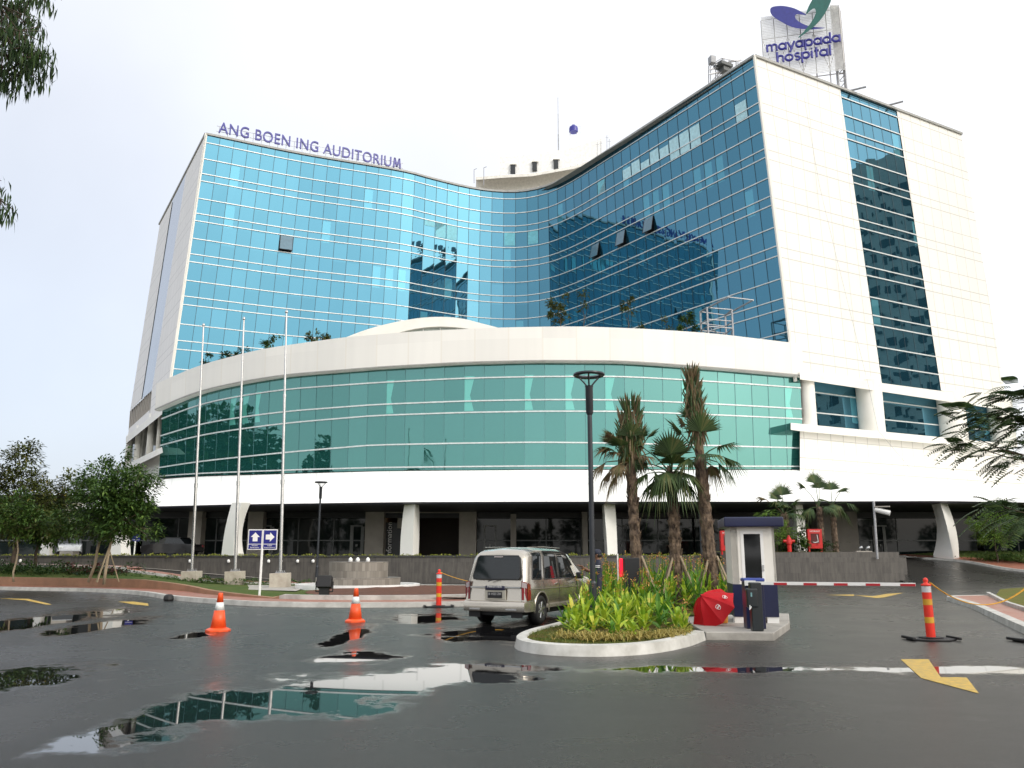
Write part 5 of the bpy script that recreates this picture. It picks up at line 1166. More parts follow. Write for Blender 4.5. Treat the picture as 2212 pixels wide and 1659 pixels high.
# ---------------------------------------------------------------- umbrella and bucket
um = thing('umbrella', 'open red umbrella with white emblem lying on its side by the canna bed', 'umbrella', atZ(1535, 1345, .15)); redu = leafm('umbrella_red', (.50, .008, .015), (.62, .012, .02))
Cc = atY(1541, 1316, 18.5); Aa = atY(1506, 1277, 18.25); axis = (Aa - Cc).normalized(); ux = axis.cross(Vector((.2, 1, .1))).normalized(); uy = axis.cross(ux); hgt = .46; rr = .56
def upt(a, r, h): return Cc + (ux * math.cos(a) + uy * math.sin(a)) * r + axis * h
for k in range(8):
    a0, a1 = 2 * math.pi * k / 8, 2 * math.pi * (k + 1) / 8; mb = MB(); rings = []
    for t in range(6):
        f_ = t / 5; r = rr * f_ ** .88; h = hgt * (1 - f_ ** 1.25); row = []
        for j in range(5):
            q = j / 4; a = lerp(a0, a1, q); sagr = 1 - .10 * math.sin(math.pi * q) * (1 if t else 0); row.append(upt(a, r * sagr * (1 if t < 5 else 1 - .05 * math.sin(math.pi * q)), h - .02 * math.sin(math.pi * q)))
        rings.append(row)
    for t in range(5):
        for j in range(4): mb.face([rings[t][j], rings[t + 1][j], rings[t + 1][j + 1], rings[t][j + 1]])
    mb.build('canopy_panel', redu, um, smooth=True)
mb = MB(); mb.tube([Cc + axis * (hgt + .08), Cc - axis * .0], .008, 6); mb.tube([Cc, atZ(1554, 1349, .17)], .010, 6); mb.build('shaft', M['black'], um)
def emblem(a, f_, s):
    r = rr * f_ ** .88; h = hgt * (1 - f_ ** 1.25); c = upt(a, r * .97, h) ; e1 = upt(a + .1, r * .97, h) - c; e1.normalize(); e2 = upt(a, r * .8, hgt * (1 - (f_ * .8) ** 1.25)) - c; e2.normalize(); n = e1.cross(e2)
    if n.dot(Vector((0, -1, 0))) < 0: n = -n
    mb = MB(); sh = [(-.5, .5), (0, .62), (.5, .5), (.55, 0), (.35, -.45), (0, -.65), (-.35, -.45), (-.55, 0)]
    mb.tube([c + n * .012 + e1 * x * s + e2 * y * s for x, y in sh + sh[:1]], .005, 4)
    for i, x in enumerate((-.35, -.1, .15, .38)): mb.tube([c + n * .014 + e1 * x * s - e2 * .18 * s, c + n * .014 + e1 * (x + .06) * s + e2 * .2 * s], .008, 4)
    mb.build('emblem', M['white'], um)
angs = sorted([(upt(2 * math.pi * (k + .5) / 8, rr * .6, .2).y, 2 * math.pi * (k + .5) / 8) for k in range(8)]); emblem(angs[0][1], .62, .085); emblem(angs[2][1], .7, .08)
pk = atZ(1561, 1345, .16); bk_ = thing('bucket', 'orange plastic bucket standing beside the umbrella', 'bucket', pk); MB().lathe([(.115, 0), (.135, .29), (.145, .29), (.145, .31), (.12, .31), (.105, .03), (.01, .03)], 22).build('pail', mk('bucket_orange', (.50, .20, .02), .35), bk_, local=True, smooth=False)
MB().tube([(-.14, 0, .28), (-.1, -.1, .2), (0, -.15, .16), (.1, -.1, .2), (.14, 0, .28)], .006, 5).build('handle', M['steel'], bk_, local=True)
# black thing on the road
p = atZ(364, 1297, .0); mb = MB(); mb.lathe([(.16, 0), (.19, .05), (.17, .16), (.10, .22), (.01, .23)], 10, p); tag(mb.build('rubber_block', M['black']), 'small black rubber block lying at the kerb left of the cones', 'block')
# ---------------------------------------------------------------- fire equipment, camera pole
def cabinet():
    t = thing('hose_cabinet', '', 'hose cabinet'); mb = MB(); mb.box((0, 0, .78), (.86, .3, 1.15)); mb.build('cabinet_body', M['red'], t, local=True, bevel=.015)
    for s in (-1, 1): MB().box((s * .36, 0, .1), (.08, .2, .25)).build('leg', M['red'], t, local=True)
    mb = MB(); mb.box((0, -.155, .80), (.5, .01, .58)); w = mb.build('window', mk('hose_glass', (.10, .02, .02), .08), t, local=True)
    mb = MB(); mb.tube([(-.15, -.17, .60), (-.05, -.17, .56), (.08, -.17, .58), (.18, -.17, .62)], .022, 5); mb.tube([(.17, -.17, .62), (.12, -.17, 1.02)], .018, 5); mb.build('hose', M['white'], w, local=True)
    text_mesh('lettering', 'HYDRANT', .13, M['white'], None, frame((0, -.157, 1.18), (1, 0, 0), (0, 0, 1)), ext=.002).parent = t
    return t
cb0 = cabinet(); 
for k, (u, v, Yc, l) in enumerate(((1573, 1197, 49.5, 'red fire hose cabinet half hidden behind the guard booth'), (1761, 1192, 50.8, 'red fire hose cabinet on the planter between the far palms'))):
    o = cb0 if k == 0 else copy_tree(cb0); p = atY(u, v, Yc); o.location = (p.x, Yc, p.z); tag(o, l, None, 'red fire hose cabinets')
hy = thing('fire_hydrant', 'red pillar fire hydrant on the planter right of the booth', 'hydrant', atY(1706, 1196, 50.5))
MB().lathe([(.2, 0), (.2, .05), (.13, .07), (.13, .55), (.18, .58), (.18, .66), (.16, .85), (.08, 1.0), (.05, 1.1)], 14).build('hydrant_body', M['red'], hy, local=True, smooth=False)
for s in (-1, 1): MB().tube([(s * .1, 0, .75), (s * .34, 0, .75)], .09, 10).build('outlet', M['red'], hy, local=True)
sm_ = thing('dry_riser', 'pair of chrome dry riser inlets on a small stone block', 'inlet', atY(1866, 1200, 50.8)); MB().bbox((-.45, -.1, -.3), (.45, .5, .28)).build('stone_block', M['beige'], sm_, local=True)
MB().poly([(.45, -.1, .28), (.9, -.1, -.2), (.9, .4, -.2), (.45, .4, .28), (.45, -.1, -.3), (.45, .4, -.3), (.9, -.1, -.3), (.9, .4, -.3)], [(0, 1, 2, 3), (0, 4, 6, 1), (3, 2, 7, 5)]).build('sloped_end', M['beige'], sm_, local=True)
for s in (-1, 1): mb = MB(); mb.tube([(s * .22, 0, .28), (s * .22, 0, .42), (s * .22 + .1, -.15, .5)], .09, 10); mb.build('inlet_valve', M['steel'], sm_, local=True, smooth=True)
cp_ = thing('camera_pole', 'grey leaning pole with a white security camera near the ramp', 'camera pole', atY(1895, 1203, 49.7)); p = atY(1887, 1082, 49.7) - Vector(cp_.location)
MB().tube([(0, 0, -.1), tuple(p)], .075, 8).build('pole', M['galv'], cp_, local=True); mb = MB(); mb.tube([tuple(p * .82 + Vector((.05, 0, .1))), tuple(p * .82 + Vector((.75, -.4, -.15)))], .15, 10); mb.build('camera_housing', M['white'], cp_, local=True)
mb = MB(); mb.box(tuple(p * .82 + Vector((.4, -.2, .25))), (.85, .3, .06), rz=-.5); mb.build('sunshield', M['beige'], cp_, local=True)
# ================================================================ VAN
def make_van():
    t = thing('van', 'champagne silver passenger van seen from behind driving past the canna bed', 'van')
    m, n_, p = mat('van_paint'); sp(p, (.50, .46, .395), .24, .82, coat=.9); paint = m
    gl = mk('van_glass', (.012, .016, .018), .04); trim = mk('van_trim', (.02, .02, .022), .45)
    # stations along length: x, then half-section (y,z)
    def sec(x, wr, zr, wb=.83, zb=1.02, zh=None, low=.34):
        return (x, [(0, low), (.66, low), (.76, low + .06), (.815, .55), (wb, .74), (wb - .005, .92), (wb - .03, zb), (wr + .05, lerp(zb, zr, .78)), (wr - .02, zr - .06), (wr - .14, zr - .01), (0, zr + .03)])
    S = [sec(-.02, .60, 1.62, .76, 1.0), sec(.03, .635, 1.70, .80), sec(.18, .66, 1.745, .82), sec(.6, .68, 1.775), sec(1.4, .69, 1.785), sec(2.2, .685, 1.77), sec(2.75, .66, 1.70), sec(3.05, .66, 1.48),
         sec(3.35, .70, 1.22, .825, 1.0), sec(3.6, .70, 1.10, .82, .98), sec(4.0, .68, 1.03, .80, .93), sec(4.25, .62, .95, .76, .86), sec(4.36, .52, .82, .66, .74)]
    # rear leans forward with height
    def lean(x, z): return x + (max(0, z - 1.0) * .30 if x < .5 else max(0, z - 1.0) * .30 * max(0, 1 - (x - .5) / .9))
    vs = []; fs = []; m_ = len(S[0][1]); k2 = 2 * m_ - 2
    for x, pr in S:
        ring = [(lean(x, z), y, z) for y, z in pr] + [(lean(x, z), -y, z) for y, z in pr[-2:0:-1]]; vs += ring
    for i in range(len(S) - 1):
        for k in range(k2): fs.append((i * k2 + k, i * k2 + (k + 1) % k2, (i + 1) * k2 + (k + 1) % k2, (i + 1) * k2 + k))
    fs.append(tuple(range(k2))); fs.append(tuple((len(S) - 1) * k2 + k for k in range(k2))[::-1])
    me = bpy.data.meshes.new('body'); me.from_pydata(vs, [], fs); bm = bmesh.new(); bm.from_mesh(me); bmesh.ops.recalc_face_normals(bm, faces=bm.faces); bm.to_mesh(me); bm.free(); me.materials.append(paint)
    ob = bpy.data.objects.new('body', me); col.objects.link(ob)
    cut = MB()
    for x in (.78, 3.48):
        for s in (-1, 1): cut.lathe([(.385, -.18), (.385, .18)], 28, (x, s * .80, .36), M=Matrix.Rotation(R(90), 3, 'X'))
    co_ = cut.build('cut', trim, None); bm = bmesh.new(); bm.from_mesh(co_.data); bmesh.ops.recalc_face_normals(bm, faces=bm.faces); bm.to_mesh(co_.data); bm.free()
    bo = ob.modifiers.new('b', 'BOOLEAN'); bo.operation = 'DIFFERENCE'; bo.object = co_; bo.solver = 'EXACT'
    me2 = bpy.data.meshes.new_from_object(ob.evaluated_get(bpy.context.evaluated_depsgraph_get())); bpy.data.objects.remove(ob); bpy.data.objects.remove(co_)
    me2.name = 'body'; me2.materials.clear(); me2.materials.append(paint); body = bpy.data.objects.new('body', me2); col.objects.link(body); body.parent = t; soft(body, 32)
    def side(x, f, s, o=.006):      # point on the glasshouse side, f 0 belt..1 top
        pr = None
        for (xa, A), (xb, B) in zip(S, S[1:]):
            if xa <= x <= xb: q = (x - xa) / (xb - xa); pr = [(lerp(a[0], b[0], q), lerp(a[1], b[1], q)) for a, b in zip(A, B)]; break
        a, b, c = pr[6], pr[7], pr[8]; z = lerp(a[1], c[1], f)
        y = lerp(a[0], b[0], (z - a[1]) / (b[1] - a[1])) if z < b[1] else lerp(b[0], c[0], (z - b[1]) / (c[1] - b[1]))
        return Vector((lean(x, z), s * (y + o), z))
    for s in (-1, 1):
        for nm, c4 in (('rear_quarter_window', ((.30, .06), (.80, .04), (.78, .93), (.30, .95))), ('rear_door_window', ((.98, .04), (1.78, .04), (1.76, .90), (.96, .93))), ('front_door_window', ((1.86, .04), (2.86, .05), (2.48, .88), (1.84, .90)))):
            mb = MB(); n = 8; rows = []
            for j in range(n + 1):
                tt = j / n; r0 = []
                for i in range(5):
                    q = i / 4; a = lerp(c4[0][0], c4[1][0], q); b = lerp(c4[3][0], c4[2][0], q); f0 = lerp(c4[0][1], c4[1][1], q); f1 = lerp(c4[3][1], c4[2][1], q); r0.append(side(lerp(a, b, tt), lerp(f0, f1, tt), s, .008))
                rows.append(r0)
            for j in range(n):
                for i in range(4): mb.face([rows[j][i], rows[j][i + 1], rows[j + 1][i + 1], rows[j + 1][i]])
            w = mb.build(nm, gl, t, local=True, smooth=False); fr = MB(); edge = rows[0] + [r[-1] for r in rows[1:]] + rows[-1][::-1][1:] + [r[0] for r in rows[::-1][1:]]; fr.tube(edge, .012, 4, cap=False); fr.build('window_seal', trim, w, local=True)
        mb = MB(); pts = [side(x, .97, s, .02) for x in (.98, 1.4, 1.8, 2.2, 2.5)] + [side(2.75, .55, s, .02)]; mb.tube(pts, .022, 5); mb.build('rain_visor', trim, t, local=True)
        for x in (1.65, 2.65): mb = MB(); mb.box((x, s * .84, .93), (.16, .03, .04)); mb.build('door_handle', M['steel'], t, local=True, bevel=.008)
        for x in (.90, 1.82, 2.92): mb = MB(); mb.tube([(x, s * .834, .42 if x > 1 else .80), (x, s * .836, .74), (x, s * .832, .92), (x, s * .806, 1.02)], .0045, 4, cap=False); mb.build('door_seam', trim, t, local=True)
        mb = MB(); mb.tube([(.1, s * .828, .83), (1.0, s * .838, .83), (2.6, s * .838, .83), (4.1, s * .80, .80)], .012, 5); mb.build('side_moulding', mk('mould', (.30, .26, .21), .35, metal=.5), t, local=True)
        mb = MB(); mb.box((2.1, s * .80, .42), (2.1, .06, .10)); mb.build('sill', mk('van_lower', (.36, .33, .28), .35, metal=.5), t, local=True, bevel=.02)
        # wheels and arches
        for x in (.78, 3.48):
            w = MB(); RX = Matrix.Rotation(R(90) * -s, 3, 'X'); w.lathe([(.19, -.09), (.30, -.10), (.335, -.07), (.34, 0), (.335, .07), (.30, .10), (.20, .10), (.19, .05)], 32, (x, s * .72, .34), M=RX); ty = w.build('tyre', M['black'], t, local=True, smooth=True)
            rm = MB(); rm.lathe([(.205, .085), (.19, .10), (.185, .06), (.01, .03)], 28, (x, s * .72, .34), M=RX); rmo = rm.build('rim', mk('rim_dark', (.10, .10, .10), .4, metal=.6), ty, local=True, smooth=False)
            spk = MB()
            for k in range(6):
                a = k * math.pi / 3 + .3; d = Vector((math.cos(a), 0, math.sin(a))); pp_ = Vector((-d.z, 0, d.x)); c = Vector((x, s * .80, .34))
                spk.poly([c + d * .03 + pp_ * .03, c + d * .2 + pp_ * .03, c + d * .2 - pp_ * .03, c + d * .03 - pp_ * .03] + [q + Vector((0, s * .022, 0)) for q in (c + d * .03 + pp_ * .025, c + d * .19 + pp_ * .02, c + d * .19 - pp_ * .02, c + d * .03 - pp_ * .025)], [(0, 1, 5, 4), (1, 2, 6, 5), (2, 3, 7, 6), (4, 5, 6, 7)])
            spk.lathe([(.05, .0), (.05, .035), (.01, .04)], 12, (x, s * .79, .34), M=RX); spk.build('spokes', M['steel'], rmo, local=True)
            ar = MB(); ar.tube([(x + .40 * math.cos(a), s * (.815), .36 + .40 * math.sin(a)) for a in [R(q) for q in range(-12, 193, 12)]], .028, 6); ar.build('wheel_arch', paint, t, local=True, smooth=True)
            inn_ = MB(); inn_.lathe([(.38, 0), (.01, 0)], 20, (x, s * .62, .36), M=RX); inn_.build('wheel_well', M['black'], t, local=True)
        # mirror
        mb = MB(); mb.box((2.86, s * .95, 1.10), (.12, .20, .17)); mr_ = mb.build('wing_mirror', trim, t, local=True, bevel=.04)
        MB().tube([(2.86, s * .76, 1.04), (2.86, s * .9, 1.08)], .03, 6).build('mirror_arm', trim, mr_, local=True)
        # tail lamp
        mb = MB(); y0 = .69
        P = [(-.035, y0, 1.02), (-.035, y0, .60), (.0, .815, .58), (.0, .81, .99)]; P2 = [(.14, .835, .60), (.16, .832, .72), (.14, .822, .95)]
        f1 = [(a, s * b, c) for a, b, c in P]; f2 = [(.0, s * .826, .99), (.0, s * .826, .58)] + [(a, s * (b + .01), c) for a, b, c in P2]
        mb.face(f1); mb.face(f2); tl = mb.build('tail_light', mk('tail_red', (.22, .008, .012), .12, coat=.8) if 'tail_red' not in bpy.data.materials else bpy.data.materials['tail_red'], t, local=True)
        mb = MB(); mb.face([(-.040, s * (y0 + .01), 1.0), (-.040, s * (y0 + .01), .88), (-.006, s * .812, .86), (-.006, s * .808, .97)]); mb.build('reversing_lens', mk('lens', (.45, .38, .38), .15), tl, local=True)
    def rp_(y, z, o=.012): return Vector((lean(-.02, z) - o, y, z))
    # rear window
    mb = MB(); ys = [(-.60, 1.06), (.60, 1.06), (.625, 1.12), (.565, 1.55), (.52, 1.60), (-.52, 1.60), (-.565, 1.55), (-.625, 1.12)]; mb.face([rp_(y, z, .014) for y, z in ys]); rwn = mb.build('rear_window', gl, t, local=True)
    mb = MB(); mb.tube([rp_(y, z, .012) for y, z in ys + ys[:1]], .014, 5, cap=False); mb.build('window_seal', trim, rwn, local=True)
    mb = MB(); mb.box(rp_(0, 1.575, .03), (.02, .22, .025)); mb.build('brake_light', mk('bl', (.5, .45, .45), .3), t, local=True)
    mb = MB(); mb.tube([rp_(-.05, 1.03, .03), rp_(-.02, 1.06, .045), rp_(.18, .99 + .02, .05)], .012, 5); mb.build('wiper', trim, t, local=True)
    mb = MB(); mb.tube([rp_(-.68, 1.02, .008), rp_(-.68, .55, .012), rp_(.68, .55, .012), rp_(.68, 1.02, .008)], .005, 4); mb.build('tailgate_seam', trim, t, local=True)
    mb = MB(); mb.box(rp_(0, .875, .02), (.03, 1.32, .035)); mb.build('chrome_strip', M['steel'], t, local=True)
    mb = MB(); mb.box(rp_(0, .86, .03), (.05, .52, .10)); gp_ = mb.build('garnish', mk('garn', (.015, .015, .04), .3), t, local=True, bevel=.02)
    tm = text_mesh('lettering', 'PANTHER', .055, M['white'], None, frame(rp_(0, .868, .058), (0, -1, 0), (0, 0, 1)) @ Matrix.Diagonal((1.6, 1, 1, 1)), ext=.001); tm.parent = gp_
    mb = MB(); mb.box(rp_(0, .70, .016), (.03, .56, .22)); rc = mb.build('plate_recess', mk('recess', (.42, .40, .34), .35), t, local=True, bevel=.012)
    mb = MB(); mb.box(rp_(0, .70, .038), (.01, .38, .14)); pl_ = mb.build('number_plate', M['black'], rc, local=True); tm = text_mesh('lettering', 'B 1423 ZH', .075, mk('plate_white', (.5, .5, .5), .4), None, frame(rp_(0, .70, .045), (0, -1, 0), (0, 0, 1)), ext=.001); tm.parent = pl_
    # bumper
    mb = MB(); pb_ = []
    for y in (-.84, -.80, -.4, 0, .4, .80, .84): 
        x = -.14 if abs(y) < .5 else (-.11 if abs(y) < .82 else .0); pb_.append((x, y))
    sec_ = [(0, .33), (-.02, .36), (-.015, .52), (.02, .56)]
    rows = [[Vector((x + dx, y, z)) for x, y in pb_] + [] for dx, z in sec_]; rows = [[Vector((.36, -.845, r[0].z))] + r + [Vector((.36, .845, r[0].z))] for r in rows]
    for r0, r1 in zip(rows, rows[1:]): mb.loft(r0, r1)
    mb.loft(rows[-1], [Vector((.05 if abs(p.y) < .8 else .1, p.y * .98, .57)) for p in rows[-1]]); soft(mb.build('rear_bumper', paint, t, local=True), 50)
    mb = MB(); mb.box((-.165, .48, .385), (.02, .28, .035)); mb.box((-.165, -.48, .385), (.02, .28, .035)); mb.build('bumper_trim', M['steel'], t, local=True)
    mb = MB(); mb.box((2.1, 0, .32), (4.1, 1.3, .16)); mb.box((.55, .2, .30), (.5, .5, .2)); mb.tube([(.78, -.6, .34), (.78, .6, .34)], .06, 8); mb.lathe([(.01, -.14), (.14, -.12), (.14, .12), (.01, .14)], 12, (.78, .1, .33)); mb.build('underbody', M['black'], t, local=True)
    for s in (-1, 1): MB().box((-.02, s * .56, .34), (.02, .30, .30)).build('mud_flap', M['black'], t, local=True)
    # front
    mb = MB(); mb.face([(2.80, -.6, 1.62), (2.80, .6, 1.62), (3.30, .68, 1.24), (3.30, -.68, 1.24)]); mb.v = [(a + .05, b, c + .03) for a, b, c in mb.v]; mb.build('windscreen', gl, t, local=True)
    for s in (-1, 1): mb = MB(); mb.box((4.27, s * .55, .76), (.12, .30, .16)); mb.build('headlight', mk('headlamp', (.6, .6, .58), .1), t, local=True, bevel=.03)
    mb = MB(); mb.box((4.33, 0, .48), (.16, 1.4, .26)); mb.build('front_bumper', paint, t, local=True, bevel=.05); mb = MB(); mb.box((4.35, 0, .76), (.06, .7, .12)); mb.build('grille', trim, t, local=True)
    mb = MB()
    for s in (-1, 1): mb.tube([(.5, s * .58, 1.80), (1.4, s * .6, 1.815), (2.4, s * .58, 1.79)], .008, 4)
    mb.build('roof_gutter', paint, t, local=True)
    return t
van = make_van(); HD = R(90 - 27)      # heading, measured from +X
van.rotation_euler = (0, 0, HD)
fwd = Vector((math.cos(HD), math.sin(HD))); lft = Vector((-fwd.y, fwd.x)); rrw = Vector((.62, 20.45))
o_ = rrw - fwd * .78 + lft * .72; van.location = (o_.x, o_.y, 0)
# ================================================================ ISLAND BED
isl_ = cr3([(2.6, 33, 0), (2.2, 28, 0), (1.95, 24, 0), (1.15, 19.6, 0), (.35, 17.3, 0), (.06, 15.9, 0), (.12, 14.9, 0), (.55, 14.25, 0), (1.4, 14.0, 0), (2.3, 14.4, 0), (3.1, 15.4, 0), (3.76, 16.7, 0)], 80)
mb = MB(); n_ = len(isl_)
a = [p - Vector((0, 0, .03)) for p in isl_]; b = offs(isl_, -.04, .17); c = offs(isl_, -.22, .18); d = offs(isl_, -.24, .10)
mb.loft(a, b); mb.loft(b, c); mb.loft(c, d); kk = mk('kerb_whitewash', (.62, .61, .57), .5, (.42, .41, .37), 2.5, bump=.2, bsc=10); o = mb.build('island_kerb', kk); o['kind'] = 'structure'; soft(o, 50)
ring = [p + Vector((0, 0, .14)) for p in offs(isl_, -.2)] + [Vector(q) for q in ((4.0, 19.4, .14), (4.6, 22.7, .14), (6.9, 22.4, .14), (7.0, 27, .14), (5.8, 33, .14))]
ctr = Vector((2.9, 20, .2)); mb = MB()
for i in range(len(ring)): mb.face([ring[i], ring[(i + 1) % len(ring)], ctr])
def bedm():
    m, t, p = mat('bed_ground'); co = coords(t); n = N(t, 'ShaderNodeTexNoise', {'Vector': co, 'Scale': 1.6, 'Detail': 7}); n2 = N(t, 'ShaderNodeTexNoise', {'Vector': co, 'Scale': 60, 'Detail': 3})
    k = mixc(t, N(t, 'ShaderNodeMapRange', {0: n.outputs[0], 1: .45, 2: .6}).outputs[0], (.07, .10, .018), (.13, .085, .03)); t.links.new(mixc(t, N(t, 'ShaderNodeMapRange', {0: n2.outputs[0], 1: .45, 2: .7}).outputs[0], k, (.04, .05, .012)), p.inputs['Base Color']); sp(p, r=.9, spec=.1)
    t.links.new(N(t, 'ShaderNodeBump', {'Strength': 1, 'Height': n2.outputs[0], 'Distance': .03}).outputs[0], p.inputs['Normal']); return m
o = mb.build('island_ground', bedm()); o['kind'] = 'structure'
rnd = random.Random(11)
def inside(x, y):
    P = [(p.x, p.y) for p in ring]; c = False; j = len(P) - 1
    for i in range(len(P)):
        if (P[i][1] > y) != (P[j][1] > y) and x < (P[j][0] - P[i][0]) * (y - P[i][1]) / (P[j][1] - P[i][1]) + P[i][0]: c = not c
        j = i
    return c
# short turf on the island's front margin
mb = MB()
for _ in range(9000):
    x, y = rnd.uniform(0, 4.3), rnd.uniform(14, 19.5)
    if not inside(x, y): continue
    h = rnd.uniform(.02, .055); a = rnd.uniform(0, 6.28); p = Vector((x, y, .145)); q = Vector((math.cos(a), math.sin(a), 0)) * .008
    mb.face([p - q, p + q, p + Vector((q.y * 2, -q.x * 2, h))])
o = mb.build('turf_blades', M['lawn'] if False else leafm('turf_blade', (.07, .10, .02), (.15, .17, .03), (.26, .18, .06)), weld=False); tag(o, 'short patchy grass around the edge of the canna bed', 'grass', None, 'stuff')
# cannas: broad pointed leaves on upright stalks
def blade_leaf(mb, p, d, L, w, droop=.25):
    d = d.normalized(); s = d.cross(Vector((0, 0, 1))); s = s.normalized() if s.length > 1e-3 else Vector((1, 0, 0)); up = s.cross(d)
    pts = []; n = 4
    for k in range(n + 1):
        t = k / n; ww = w * math.sin(math.pi * min(1, t * .92 + .06)) ** .75 * (1 if k < n else 0); c = p + d * L * t - Vector((0, 0, droop * L * t * t)); pts.append((c - s * ww + up * ww * .35, c, c + s * ww + up * ww * .35))
    for k in range(n):
        mb.poly([pts[k][0], pts[k][1], pts[k + 1][1], pts[k + 1][0], pts[k][2], pts[k + 1][2]], [(0, 1, 2, 3), (1, 4, 5, 2)])
cb, cd, cf, cs = MB(), MB(), MB(), MB()
for i in range(560):
    x, y = rnd.uniform(.55, 6.6), rnd.uniform(15.4, 31)
    if not inside(x, y): continue
    if x > 3.55 and y < 22.8 and y > 16: 
        if x > 3.2: continue
    lim = .75 + (y - 15.4) * .08
    if x < .75 + max(0, (y - 16)) * .16 + (.25 if y < 16 else 0): continue
    if (x - 2.3) > 1.05 and y < 17.6: continue
    if y < 15.9 and (x < .8 or x > 2.4): continue
    if abs(x - 2.2) < .3 and abs(y - 21.5) < .5: continue
    back = (y - 15.4) / 8.0; h = rnd.uniform(.32, .62) + min(.55, back * .42); 
    tgt = cb if rnd.random() > .15 + .3 * max(0, min(1, (x - 1.6) / 1.6)) else cd
    nl = rnd.randint(6, 9); a0 = rnd.uniform(0, 6.28); yaw = rnd.gauss(0, .12)
    for k in range(nl):
        t = k / nl; a = a0 + k * 2.4; el = lerp(.55, 1.35, t) + rnd.gauss(0, .12); d = Vector((math.cos(a) * math.cos(el), math.sin(a) * math.cos(el), math.sin(el)))
        blade_leaf(tgt, Vector((x + yaw * t * .3, y, .14 + h * .55 * t)), d, h * rnd.uniform(.55, .85), rnd.uniform(.035, .06), rnd.uniform(.05, .35))
    if rnd.random() < (.12 if y < 18 else .8):
        top = Vector((x + rnd.gauss(0, .08), y, .14 + h * 1.15 + rnd.uniform(.05, .3))); cs.tube([(x, y, .2), top], .008, 4, cap=False)
        for k in range(10):
            q = top + Vector((rnd.gauss(0, .03), rnd.gauss(0, .03), -rnd.random() * .16)); d = Vector((rnd.gauss(0, 1), rnd.gauss(0, 1), rnd.uniform(0, 1.2))); quadleaf(cf, q, d, rnd.uniform(.05, .10), .018)
cl = cb.build('canna_leaves', M['canna'], weld=False); tag(cl, 'dense bright yellow green canna leaves filling the island bed', 'canna plants', None, 'stuff')
o = cd.build('deep_green_cannas', M['canna_deep'], weld=False); tag(o, 'deeper green canna leaves on the right side of the island bed', 'canna plants', None, 'stuff')
o = cf.build('canna_flowers', M['canna_flower'], weld=False); tag(o, 'faded orange and red canna flower heads above the leaves', 'flowers', None, 'stuff')
o = cs.build('flower_stalks', M['canna_deep'], weld=False); tag(o, 'thin green flower stalks of the cannas', 'stalks', None, 'stuff')
mb = MB()
for _ in range(190):
    t = rnd.random(); x = lerp(.95, 3.3, t) + rnd.gauss(0, .15); y = 15.2 + (x - 1.7) ** 2 * .45 + rnd.gauss(0, .2)
    for k in range(8):
        a = rnd.uniform(0, 6.28); el = rnd.uniform(.3, 1.2); d = Vector((math.cos(a) * math.cos(el), math.sin(a) * math.cos(el), math.sin(el))); L_ = rnd.uniform(.14, .32); p = Vector((x, y, .15)); m_ = p + d * L_ * .55; e_ = p + d * L_ - Vector((0, 0, L_ * .45)); s = d.cross(Vector((0, 0, 1))).normalized() * .009
        mb.poly([p - s, p + s, m_ + s * 1.2, m_ - s * 1.2, e_], [(0, 1, 2, 3), (3, 2, 4)])
o = mb.build('spider_grass', M['straw'], weld=False); tag(o, 'low straw coloured spider grass edging the front of the canna bed', 'grass', None, 'stuff')
# ================================================================ PALMS
def fan(mb, p, d, R_, n=22, spread=2.6, droop=.35, w=.022):
    """fan leaf: stiff folded segments radiating from the end of the stalk"""
    d = d.normalized(); s = d.cross(Vector((0, 0, 1))); s = s.normalized() if s.length > 1e-3 else Vector((1, 0, 0)); up = s.cross(d).normalized()
    for k in range(n):
        a = (k / (n - 1) - .5) * spread; e_ = (d * math.cos(a) + s * math.sin(a)).normalized(); L_ = R_ * (1 - .25 * abs(a) / (spread / 2)) * random.uniform(.88, 1.05)
        q = e_.cross(up).normalized() * w * R_ / .6; m_ = p + e_ * L_ * .55 - up * .02 - Vector((0, 0, droop * L_ * .12)); t_ = p + e_ * L_ - Vector((0, 0, droop * L_ * random.uniform(.5, 1.2)))
        mb.poly([p, m_ + q + up * .012, m_ - q + up * .012, t_, m_], [(0, 1, 4), (0, 4, 2), (4, 1, 3), (4, 3, 2)])
def palm_trunk(h, r, lean=(0, 0), rough=1.0):
    mb = MB(); prof = []; n = int(h / .16); rg = random.Random(int(h * 100)); pts = []; rr_ = []
    for k in range(n + 1):
        t = k / n; pts.append(Vector((lean[0] * t, lean[1] * t, h * t - .05))); rr_.append(r * (1.12 - .15 * t) * (1 + (.10 * rough if k % 2 else -.05) + rg.uniform(-.05, .05)))
    mb.tube(pts, rr_, 12)
    for k in range(int(h * 26)):      # boots of old leaf bases
        t = rg.random(); a = rg.uniform(0, 6.28); c = Vector((lean[0] * t, lean[1] * t, h * t)); rad = Vector((math.cos(a), math.sin(a), 0)); tt = Vector((-rad.y, rad.x, 0)); rr2 = r * (1.1 - .15 * t)
        b0 = c + rad * rr2 * .9; w_ = rg.uniform(.05, .09); mb.face([b0 - tt * w_, b0 + tt * w_, b0 + rad * rg.uniform(.02, .07) + tt * w_ * .4 + Vector((0, 0, .17)), b0 + rad * .06 - tt * w_ * .4 + Vector((0, 0, .19))])
    return mb
